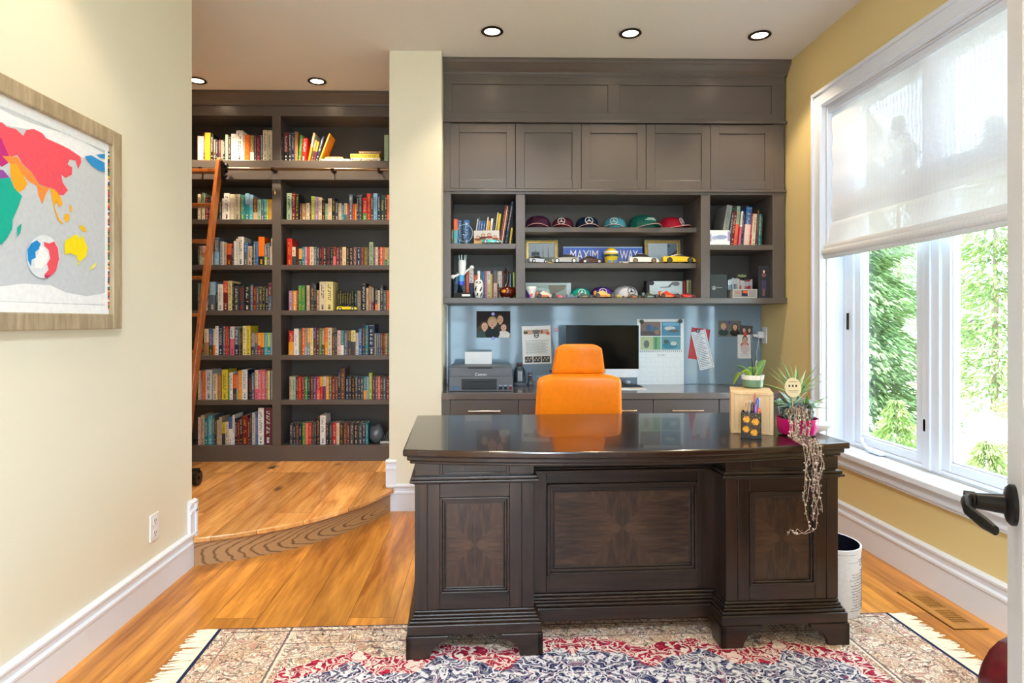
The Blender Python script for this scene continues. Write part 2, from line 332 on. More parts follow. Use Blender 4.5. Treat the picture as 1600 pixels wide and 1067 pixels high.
m = base_run(MB(), (XL-.05, 3.18), (XL+.022, 3.18), (0, 1), .15); base_run(m, (XL, 3.13), (XL, 3.2), (1, 0), .16)
struct(m.build('baseboard_platform_left', M_trim))
# raised library floor with its bowed step
def bez(t, o=0):
    p0, p1, p2 = Vector((XL+.02, 3.165)), Vector((-.86, 3.36)), Vector((PX0+.012, 4.06))
    p = p0*(1-t)**2+p1*2*t*(1-t)+p2*t*t; d = (p1-p0)*(1-t)+(p2-p1)*t; d.normalize(); return p+Vector((d.y, -d.x))*o
def platpoly(o): return [tuple(bez(i/24, o)) for i in range(25)]+[(PX0, 4.1), (PX0, 5.17), (-3.4, 5.17), (-3.4, 3.18), (XL, 3.18)]
def riser_mat():
    m, nt, p = newmat('oak_riser_grain'); tc = N(nt, 'ShaderNodeTexCoord'); mp = N(nt, 'ShaderNodeMapping'); mp.inputs['Scale'].default_value = (1.2, 1.2, 7); mp.inputs['Location'].default_value = (.7, 0, -.3)
    L(nt, tc.outputs['Object'], mp.inputs[0]); wv = N(nt, 'ShaderNodeTexWave'); wv.wave_type = 'RINGS'; wv.rings_direction = 'Y'; wv.inputs['Scale'].default_value = 4.5; wv.inputs['Distortion'].default_value = 5; wv.inputs['Detail'].default_value = 2; wv.inputs['Detail Scale'].default_value = .8
    L(nt, mp.outputs[0], wv.inputs['Vector']); r = N(nt, 'ShaderNodeValToRGB'); e = r.color_ramp.elements; e[0].position = .0; e[0].color = lin((112, 78, 48)); e[1].position = .22; e[1].color = lin((176, 134, 90))
    L(nt, wv.outputs['Fac'], r.inputs[0]); L(nt, r.outputs[0], p.inputs['Base Color']); p.inputs['Roughness'].default_value = .4; return m
fl = struct(MB().prism(platpoly(.028), (.125, .15), lambda a, b, h: (a, b, h)).build('floor_library', M_plat, bevel=.006))
struct(MB().prism(platpoly(0), (0, .125), lambda a, b, h: (a, b, h)).build('trim_1', riser_mat()), 'curved oak step riser')

# ------------------------------------------------------------------ right wall window
win = struct(thing('window_1', None, None, (XR, 3.0, wz0)))
m = MB(); cw = .105
m.box(XR-.03, XR, wy1, wy1+cw, wz0-.03, wz1); m.box(XR-.03, XR, wy0-cw, wy0, wz0-.03, wz1); m.box(XR-.0295, XR, wy0-cw+.001, wy1+cw-.001, wz1, wz1+cw-.001)
m.box(XR-.042, XR-.0005, wy1+cw-.022, wy1+cw+.001, wz0-.03, wz1+cw-.022); m.box(XR-.042, XR-.0005, wy0-cw, wy1+cw+.001, wz1+cw-.022, wz1+cw+.001)
m.box(XR-.036, XR, wy1+.006, wy1+.02, wz0, wz1); m.box(XR-.036, XR, wy0, wy1, wz1+.006, wz1+.02)
m.build('window_casing', M_trim, win, world=True, bevel=.004)
m = MB(); m.box(XR-.055, 2.2, wy0-cw-.02, wy1+cw+.02, wz0-.03, wz0+.004); m.box(XR-.03, XR, wy0-cw, wy1+cw, wz0-.085, wz0-.03); m.box(XR-.022, XR, wy0-cw, wy1+cw, wz0-.1, wz0-.085)
m.build('window_sill', M_trim, win, world=True, bevel=.006)
m = MB(); m.box(XR, 2.3, wy1-.012, wy1, wz0, wz1); m.box(XR, 2.3, wy0, wy0+.012, wz0, wz1); m.box(XR, 2.3, wy0, wy1, wz1-.012, wz1); m.box(2.206, 2.3, wy0+.013, wy1-.013, wz0+.001, wz0+.012)
m.build('window_jamb', M_trim, win, world=True, bevel=.002)
TY = [(2.36, 2.935), (3.055, 3.63)]
m = MB(); f0, f1 = wz0+.013, wz1-.0125; m.box(2.2, 2.28, wy0+.0125, 2.36, f0, f1); m.box(2.2, 2.28, 2.935, 3.055, f0, f1); m.box(2.19, 2.2, 2.985, 3.005, f0, f1); m.box(2.2, 2.28, 3.63, wy1-.0125, f0, f1)
for a, b in ((2.36, 2.935), (3.055, 3.63)): m.box(2.2, 2.28, a, b, f0, wz0+.03); m.box(2.2, 2.28, a, b, 1.94, 2.03); m.box(2.2, 2.28, a, b, wz1-.05, f1)
m.build('window_frame', M_trim, win, world=True, bevel=.004)
for a, b in TY:
    m = MB(); s = .055
    for (p, q, r, t) in ((a+.001, a+s, .531, 1.939), (b-s, b-.001, .531, 1.939), (a+s, b-s, .531, .575), (a+s, b-s, 1.89, 1.939)): m.box(2.212, 2.262, p, q, r, t)
    for (p, q, r, t) in ((a+s, a+s+.01, .575, 1.89), (b-s-.01, b-s, .575, 1.89), (a+s, b-s, .575, .585)): m.box(2.222, 2.24, p, q, r, t)
    sh = m.build('sash', M_trim, win, world=True, bevel=.003)
    MB().box(2.238, 2.244, a+s, b-s, .57, 1.895).build('pane', M_pane, sh, world=True)
    MB().box(2.238, 2.244, a+.02, b-.02, 2.03, 2.53).build('pane', M_pane, win, world=True)
m = MB(); m.tube([(2.19, 3.44, .525), (2.165, 3.44, .532), (2.15, 3.46, .56), (2.152, 3.475, .585)], [.012, .01, .008, .01], 8); m.box(2.17, 2.205, 3.34, 3.46, .512, .528)
m.build('crank_handle', M_trim, win, world=True, smooth=True)
MB().box(2.19, 2.2, 3.672, 3.682, 1.2, 1.3).build('latch', M_blackm, win, world=True)
MB().box(2.2, 2.212, 3.03, 3.045, .7, .76).build('latch', M_blackm, win, world=True)
# roman shade
sd = thing('roman_shade', 'white woven roman shade half lowered in the right wall window', 'window shade', (2.09, 3.0, 1.63))
y0, y1 = wy0+.006, wy1-.006
def shx(v):                                            # v from 0 (bottom) to 1 (top)
    return 2.128-(.010*math.sin(v*PI*2) if v < .18 else .003*math.sin(v*30))-(.03*max(0, 1-v/.16))
MB().grid(8, 60, lambda u, v: (shx(v), y0+(y1-y0)*u, 1.70+(2.55-1.70)*v)).build('fabric', M_shade, sd, world=True, smooth=True, flip=False)
m = MB()
for k, (xx, zz, rr) in enumerate(((2.098, 1.70, .016), (2.082, 1.672, .015), (2.09, 1.65, .013))):
    m.tube([(xx, y0, zz), (xx-.002, (y0+y1)/2, zz-.004), (xx, y1, zz)], [rr]*3, 10, flat=1.5, up=(0, 0, 1))
m.build('folded_hem', M_shade, sd, world=True, smooth=True)
MB().box(2.105, 2.15, y0, y1, 2.525, 2.557).build('head_rail', M_trim, sd, world=True, bevel=.003)

# ------------------------------------------------------------------ open door by the camera
e = Vector((-.525, -.851, 0)); hl = onX(1573.5, 502, .892); ang = math.atan2(-.851, -.525)
dr = struct(thing('door_1', None, None, (hl.x, hl.y, 0), ang))
m = MB(); W_, T_ = .80, .04
m.box(0, .115, 0, T_, .01, 2.38); m.box(W_-.115, W_, 0, T_, .01, 2.38)
for a, b in ((.01, .25), (.98, 1.12), (2.26, 2.38)): m.box(.115, W_-.115, 0, T_, a, b)
for a, b in ((.25, .98), (1.12, 2.26)):
    m.box(.115, W_-.115, .012, T_-.012, a, b); m.box(.115, .13, .004, T_-.004, a, b); m.box(W_-.13, W_-.115, .004, T_-.004, a, b); m.box(.13, W_-.13, .004, T_-.004, a, a+.015); m.box(.13, W_-.13, .004, T_-.004, b-.015, b)
m.build('door_panel', M_trim, dr, bevel=.003)
h = MB(); h.lathe([(.0, 0), (.033, 0), (.033, .006), (.028, .011), (.016, .014), (.013, .05), (.015, .052), (.015, .066), (0, .067)], seg=28)
h.xf(Matrix.Translation((.062, 0, .952)) @ Matrix.Rotation(PI/2, 4, 'X'))
h.tube([(.062, -.058, .952), (.085, -.066, .953), (.12, -.068, .949), (.145, -.05, .938), (.165, -.04, .934)], [.014, .011, .0095, .011, .008], 10, flat=.7, up=(0, 1, 0))
h.build('door_handle', M_blackm, dr, smooth=True)

# ------------------------------------------------------------------ outside
grass = mat('sunlit_lawn', (150, 168, 96), .9, var=.35, scale=1.5)
struct(MB().box(2.35, 60, -25, 45, -.7, -.5).build('ground', grass), 'sunlit lawn outside the window')
struct(MB().box(4.6, 60, -25, 45, -.5, -.49).build('trim_2', mat('pale_garden_gravel', (205, 196, 176), .9, var=.2, scale=3)), 'pale gravel garden bed')
M_fol = [mat('spruce_needles', (126, 150, 98), .8, var=.35, scale=6), mat('light_foliage', (146, 166, 102), .8, var=.35, scale=5), mat('yellow_green_foliage', (166, 178, 120), .8, var=.3, scale=5)]
M_bark = mat('bark', (140, 124, 104), .9, var=.3, scale=20)
def spruce(x, y, h, r, mi, label, group=None, cat='tree', n=2600, base=.4):
    t = thing('spruce_tree' if h > 2 else 'garden_shrub', label, cat, (x, y, -.5), 0, group)
    MB().tube([(0, 0, 0), (.02, 0, h*.5), (0, 0, h)], [.017*h**.8, .011*h**.8, .003], 8).build('trunk', M_bark, t, smooth=True)
    m = MB(); rn = random.Random(int(x*100+y*10))
    for i in range(n):
        f = rn.random()**1.2; z = base+(h-base)*f; rad = r*(1-f)**.85*(.06+.94*rn.random()**.7)+.05; a = rn.random()*2*PI
        rad *= .8+.2*math.sin(f*45)
        c = Vector((math.cos(a)*rad, math.sin(a)*rad, z-rad*.22)); o = Vector((math.cos(a), math.sin(a), -.35+rn.uniform(-.3, .3))); q = Vector((-math.sin(a), math.cos(a), rn.uniform(-.4, .4)))
        l = rn.uniform(.06, .17)*(.6+.1*r)*(1 if r > 1 else .45); w_ = l*rn.uniform(.35, .6)
        m.add([c-o*l*.5, c+q*w_*.5+Vector((0, 0, .02)), c+o*l, c-q*w_*.5+Vector((0, 0, .02))], [(0, 1, 2), (0, 2, 3)])
    m.build('foliage', M_fol[mi], t, flip=False)
spruce(5.5, 9.3, 6.2, 1.45, 0, 'broad green spruce outside, seen through the left window sash', n=34000)
spruce(7.5, 7.1, 4.3, 1.35, 2, 'pale yellow-green spruce seen through the right window sash', n=34000, base=.1)
spruce(9.6, 11.4, 5.6, 1.9, 1, 'light green spruce in the gap behind the two nearer ones', n=12000)
spruce(12.6, 18.5, 8.0, 2.8, 0, 'tall distant spruce behind the left window sash', n=10000)
spruce(14.6, 12.4, 6.0, 2.2, 2, 'pale hazy tree farthest back behind the right window sash', n=10000)
spruce(4.4, 6.5, .9, .42, 1, 'low leafy shrub under the spruce in the left sash', None, 'shrub', 3000, .05)
spruce(4.4, 5.3, .7, .4, 2, 'small pale shrub low in the right window sash', None, 'shrub', 3000, .05)
nb = thing('neighbour_house', 'neighbouring house with a dark roof behind the spruces', 'house', (20, 27, -.5))
MB().box(15, 26, 22, 27, -.5, 1.9).build('wall', mat('pale_siding', (214, 208, 196), .8), nb, world=True)
MB().prism([(21.5, 1.85), (24.5, 3.2), (27.5, 1.85)], (14.5, 26.5), lambda a, b, h: (h, a, b)).build('roof', mat('dark_shingles', (92, 88, 88), .9), nb, world=True)
for k in range(3): MB().box(16.5+k*3.3, 17.9+k*3.3, 21.95, 22, .3, 1.3).build('window', M_blackp, nb, world=True)
# ------------------------------------------------------------------ ceiling downlights
def downlight(p, label, power=24, spot=1.75):
    t = thing('recessed_downlight', label, 'ceiling light', (p[0], p[1], ZC), 0, 'recessed ceiling downlights')
    MB().lathe([(.048, -.001), (.066, -.003), (.069, -.008), (.06, -.012), (.05, -.010), (.044, .0)], seg=32).build('trim_ring', M_bronze, t, smooth=True)
    MB().lathe([(0.0, -.0045), (.047, -.0045), (.047, -.001), (0, -.001)], seg=28).build('lens', MATS['lamp_lens'], t, smooth=True)
    l = bpy.data.lights.new('lamp', 'SPOT'); l.energy = power; l.color = (1, .80, .55); l.spot_size = spot; l.spot_blend = .5; l.shadow_soft_size = .04
    o = bpy.data.objects.new('lamp', l); COL.objects.link(o); o.parent = t; o.location = (0, 0, -.02); return t
mat('lamp_lens', (255, 240, 215), .5, emis=14, ecol=(255, 226, 190))
for (px, py, lab) in ((769, 48, 'dark-rimmed recessed ceiling light above the left of the cabinet run'), (985, 51, 'dark-rimmed recessed ceiling light above the middle of the cabinet run'), (1187, 54, 'dark-rimmed recessed ceiling light nearest the window wall')):
    downlight(onZ(px, py, ZC), lab)
downlight(onZ(495.5, 126, ZC), 'recessed ceiling light in front of the bookcase, centre of the alcove', 60)
downlight(onZ(308, 125, ZC), 'recessed ceiling light half hidden by the left wall corner', 60)
for x, y, lab in ((-1.0, 1.95, 'recessed ceiling light near the framed map, above the picture'), (.2, 1.6, 'recessed ceiling light above the rug, out of the picture'), (1.35, 1.6, 'recessed ceiling light near the door, out of the picture'), (-1.0, -.3, 'recessed ceiling light behind the camera by the left wall'), (.9, -.6, 'recessed ceiling light behind the camera by the door')):  # the two behind the camera are added as fill light
    downlight((x, y), lab)

t = thing('added_fill_lamp', 'white glass flush ceiling lamp above the photographer, out of the picture', 'ceiling light', (.3, -.7, ZC))  # unseen lamp added to brighten the room from behind the camera
MB().lathe([(.20, 0), (.20, -.02), (.17, -.06), (.1, -.085), (0, -.09)], seg=36).build('glass_shade', mat('fill_lamp_glow', (248, 250, 255), .4, emis=5, ecol=(240, 246, 255)), t, smooth=True)
MB().lathe([(.205, 0), (.21, -.012), (.205, -.022), (.198, -.02), (.198, 0)], seg=36).build('metal_ring', M_nickel, t, smooth=True)
l = bpy.data.lights.new('lamp', 'AREA'); l.shape = 'DISK'; l.size = .36; l.energy = 90; l.color = (.72, .86, 1); o = bpy.data.objects.new('lamp', l); COL.objects.link(o); o.parent = t; o.location = (0, 0, -.1)

# ------------------------------------------------------------------ library bookcase
YS = 4.86
def zl(py): return at(500, py, YS).z
def xl(px): return at(px, 500, YS).x
X0, X1, X2 = xl(425), xl(438.5), PX0-.002
XA = X0-(X2-X1)-.0
bc = thing('library_bookcase', 'floor to ceiling taupe built-in bookcase on the raised library floor', 'bookcase', ((X0+X2)/2, YS+.15, .15))
ZS = [zl(251.3), zl(343), zl(414), zl(485), zl(555), zl(625), zl(696)]     # tops of the shelves
XL3 = [XA-.068, -3.398]
m = MB()
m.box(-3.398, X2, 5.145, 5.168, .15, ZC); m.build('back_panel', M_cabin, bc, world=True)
for a, b in ((X0, X1), (XA-.068, XA), (X2-.012, X2)):
    MB().box(a, b, YS+.0012, 5.145, .151, zl(181.5)-.0005).build('upright', M_cab, bc, world=True, bevel=.002)
for (a, b) in ((X1, X2-.012), (XA, X0), (-3.398, XA-.068)):
    for i, z in enumerate(ZS[1:6]): MB().box(a, b, YS+.004, 5.145, z-.037, z).build('shelf', M_cab, bc, world=True, bevel=.002)
    MB().box(a, b, YS+.004, 5.145, zl(281.3), ZS[0]).build('shelf', M_cab, bc, world=True, bevel=.002)
MB().box(-3.398, X2, YS-.012, YS, zl(281.3), ZS[0]).build('ladder_board', M_cab, bc, world=True, bevel=.002)
MB().box(-3.398, X2, YS-.004, 5.145, .15, ZS[6]).build('plinth', M_cab, bc, world=True, bevel=.002)
MB().box(-3.398, X2, YS, 5.145, zl(181.5), 2.965).build('frieze', M_cab, bc, world=True, bevel=.002)
def crown(name, x0, x1, yf, z0, z1, par, out=.075):
    h = z1-z0; P = [(0, 0), (-.012, 0), (-.014, h*.15), (-.03, h*.3), (-.055, h*.62), (-.062, h*.68), (-.066, h*.75), (-out, h*.82), (-out, h), (.02, h), (.02, 0)]
    MB().prism(P, (x0, x1), lambda a, b, q: (q, yf+a, z0+b)).build(name, M_cab, par, world=True)
crown('crown_molding', -3.398, X2, YS, 2.945, ZC-.001, bc)
MB().tube([(xl(431), YS, zl(303)), (xl(431), YS-.02, zl(304)), (xl(431), YS-.022, zl(300)), (xl(431), YS-.03, zl(299))], .004, 6).build('hook', M_brass, bc, world=True)
# ladder track
RY, RZ = YS-.062, at(500, 264.5, YS-.062).z
lt = thing('ladder_track', 'bronze ladder rail running along the front of the bookcase', 'rail', ((X0+X2)/2, RY, RZ))
MB().cyl((-3.39, RY, RZ), (X2-.01, RY, RZ), .0115).build('rail', M_bronzet, lt, world=True, smooth=True)
for x in (-2.95, -2.2, X0+.03, -1.18, -.82):
    m = MB(); m.cyl((x, YS-.012, RZ), (x, RY, RZ), .007); m.cyl((x, YS-.016, RZ), (x, YS-.0115, RZ), .02); m.cyl((x-.012, RY, RZ), (x+.012, RY, RZ), .016); m.build('bracket', M_bronze, lt, world=True, smooth=True)
# ladder
ltop = at(345, 248, RY-.03); lx = ltop.x; zb = .15
ybot = 4.16; ly = lambda z: ybot+(ltop.y-.012-ybot)*(z-zb)/(ltop.z-zb)
ld = thing('library_ladder', 'reddish wooden rolling ladder leaning on the bookcase rail', 'ladder', (lx-.2, ybot, .15))
for x in (lx, lx-.42):
    m = MB(); n = 8; dv = Vector((0, ltop.y-.012-ybot, ltop.z-zb)).normalized(); nv = Vector((0, dv.z, -dv.y))
    p0 = Vector((x, ybot+.01, zb+.055)); p1 = Vector((x, ltop.y-.012, ltop.z))
    vs = []
    for (p, k) in ((p0, 1), (p1-dv*.03, 1), (p1, .5)):
        for sx, sy in ((-1, -1), (1, -1), (1, 1), (-1, 1)): vs.append(p+Vector((sx*.014, 0, 0))+nv*sy*.036*k)
    fs = [(0, 3, 2, 1), (8, 9, 10, 11)]+[(r*4+i, r*4+(i+1) % 4, r*4+4+(i+1) % 4, r*4+4+i) for r in range(2) for i in range(4)]
    m.add(vs, fs); st = m.build('stile', M_ladder, ld, world=True, bevel=.005)
for py in (268, 321.5, 378, 435, 492, 549):
    # rung heights read off the stile
    best = min((abs(at(345, 500, ly(z)).x*0+(HY-(z-CZ)*F/(ly(z)*cA+lx*sA))-py), z) for z in [zb+.1+k*.005 for k in range(480)])[1]
    MB().box(lx-.41, lx-.01, ly(best)-.04, ly(best)+.04, best-.012, best+.012).build('rung', M_ladder, ld, world=True, bevel=.003)
for k in range(2): 
    z = best-.29*(k+1)
    if z > .25: MB().box(lx-.41, lx-.01, ly(z)-.04, ly(z)+.04, z-.012, z+.012).build('rung', M_ladder, ld, world=True, bevel=.003)
for x, s in ((lx+.017, 1), (lx-.437, -1)):
    m = MB(); m.cyl((x, RY, RZ+.022), (x+.022*s, RY, RZ+.022), .022); m.box(x-.003, x+.006, RY-.06, RY+.012, RZ-.1, RZ+.045); m.cyl((x, RY-.03, RZ-.06), (x+.03*s, RY-.03, RZ-.06), .012); m.cyl((x, RY+.006, RZ-.02), (x+.02*s, RY+.006, RZ-.02), .01)
    m.build('roller', M_blackm, ld, world=True, smooth=True)
for x, s in ((lx+.085, 1), (lx-.505, -1)):
    m = MB(); wy = ybot; m.tube([(x, wy, .2), (x+.03*s, wy, .2)], [.05, .05], 24); m.cyl((x-.005*s, wy, .2), (x+.036*s, wy, .2), .012); m.box(x-.075*s, x+.03*s, wy-.014, wy+.014, .235, .262); m.box(x-.012*s, x-.004*s, wy-.012, wy+.012, .19, .262)
    m.build('wheel', M_blackm, ld, world=True, smooth=True)

# ------------------------------------------------------------------ books
PAL = dict(wh=((238, 236, 232), 'white'), cr=((222, 208, 180), 'cream'), be=((196, 176, 150), 'beige'), bk=((26, 25, 28), 'black'), dg=((62, 64, 68), 'dark grey'), gr=((140, 138, 134), 'grey'), lg=((198, 202, 206), 'light grey'), rd=((192, 34, 28), 'red'), dr=((116, 26, 26), 'dark red'), og=((236, 110, 18), 'orange'), am=((232, 158, 36), 'amber'), ye=((226, 206, 60), 'yellow'), py=((234, 222, 156), 'pale yellow'), gn=((66, 140, 62), 'green'), dn=((36, 66, 52), 'dark green'), lm=((158, 182, 56), 'lime green'), sg=((160, 188, 158), 'sage green'), te=((36, 128, 138), 'teal'), tq=((76, 170, 188), 'turquoise'), bl=((54, 104, 168), 'blue'), lb=((132, 178, 214), 'light blue'), nv=((26, 40, 80), 'navy'), pu=((94, 54, 118), 'purple'), mv=((164, 122, 160), 'mauve'), pk=((222, 104, 124), 'pink'), br=((98, 64, 46), 'brown'), tn=((164, 122, 82), 'tan'), ol=((110, 100, 58), 'olive'), mr=((102, 36, 46), 'maroon'), sl=((86, 102, 122), 'slate blue'), co=((228, 98, 66), 'coral'), lp=((232, 198, 190), 'pale pink'))
M_book = vcmat('book_covers', .42, spec=.4)
LIGHTC = ('wh', 'cr', 'be', 'lg', 'py', 'lp', 'ye', 'sg')
def bookmesh(w, h, d, c1, c2=None, split=.5, tc=None, rn=random, bands=True):
    """origin at the bottom front corner, spine facing -Y, thickness along +X"""
    m = MB(); t = min(.0028, w*.18); A = PAL[c1][0]; B = PAL[c2][0] if c2 else A; zs = h*split
    b = min(.004, w*.16)
    for z0, z1, c in ((0, zs, B), (zs, h, A)) if c2 else ((0, h, A),):
        m.box(0, t, b*.6, d, z0, z1, c); m.box(w-t, w, b*.6, d, z0, z1, c)
        P = [(0, b), (0, b*.5), (w*.2, b*.12), (w*.5, 0), (w*.8, b*.12), (w, b*.5), (w, b), (w*.5, b+.001)]
        m.prism(P, (z0, z1), lambda x, y, q: (x, y, q), c)
    m.box(t, w-t, b+.001, d-.004, .003, h-.003, (228, 220, 200))
    T = PAL[tc][0] if tc else (PAL[rn.choice(['wh', 'cr', 'am'])][0] if c1 not in LIGHTC else PAL[rn.choice(['bk', 'dr', 'nv', 'dg'])][0])
    if w > .009:
        y = -.0003; g = w*.42; z = h*rn.uniform(.86, .93); end = h*(rn.uniform(.3, .42) if not c2 else max(split+.04, .35)); x0, x1 = w*.5-g/2, w*.5+g/2
        def q(xa, xb, za, zb): m.add([(xa, y, za), (xb, y, za), (xb, y, zb), (xa, y, zb)], [(0, 1, 2, 3)], T)
        st = g*.62
        while z > end:
            k = rn.random(); zz = z-st*.8
            if k < .12: z -= st; continue
            if k < .6: q(x0, x1, z-st*.22, z)
            if k > .35: q(x0, x0+g*.28, zz, z)
            if k > .55: q(x0, x1, zz, zz+st*.2)
            if k < .4: q(x1-g*.28, x1, zz, z)
            z -= st
        z = h*.2
        for i in range(3):
            q(x0+g*.1, x1-g*.1, z-st*.4, z); z -= st*.62
        q(w*.36, w*.64, h*.045, h*.045+w*.28)
        if bands and rn.random() < .35:
            for zz in (h*.955, h*.23): q(w*.05, w*.95, zz, zz+.0015)
    return m
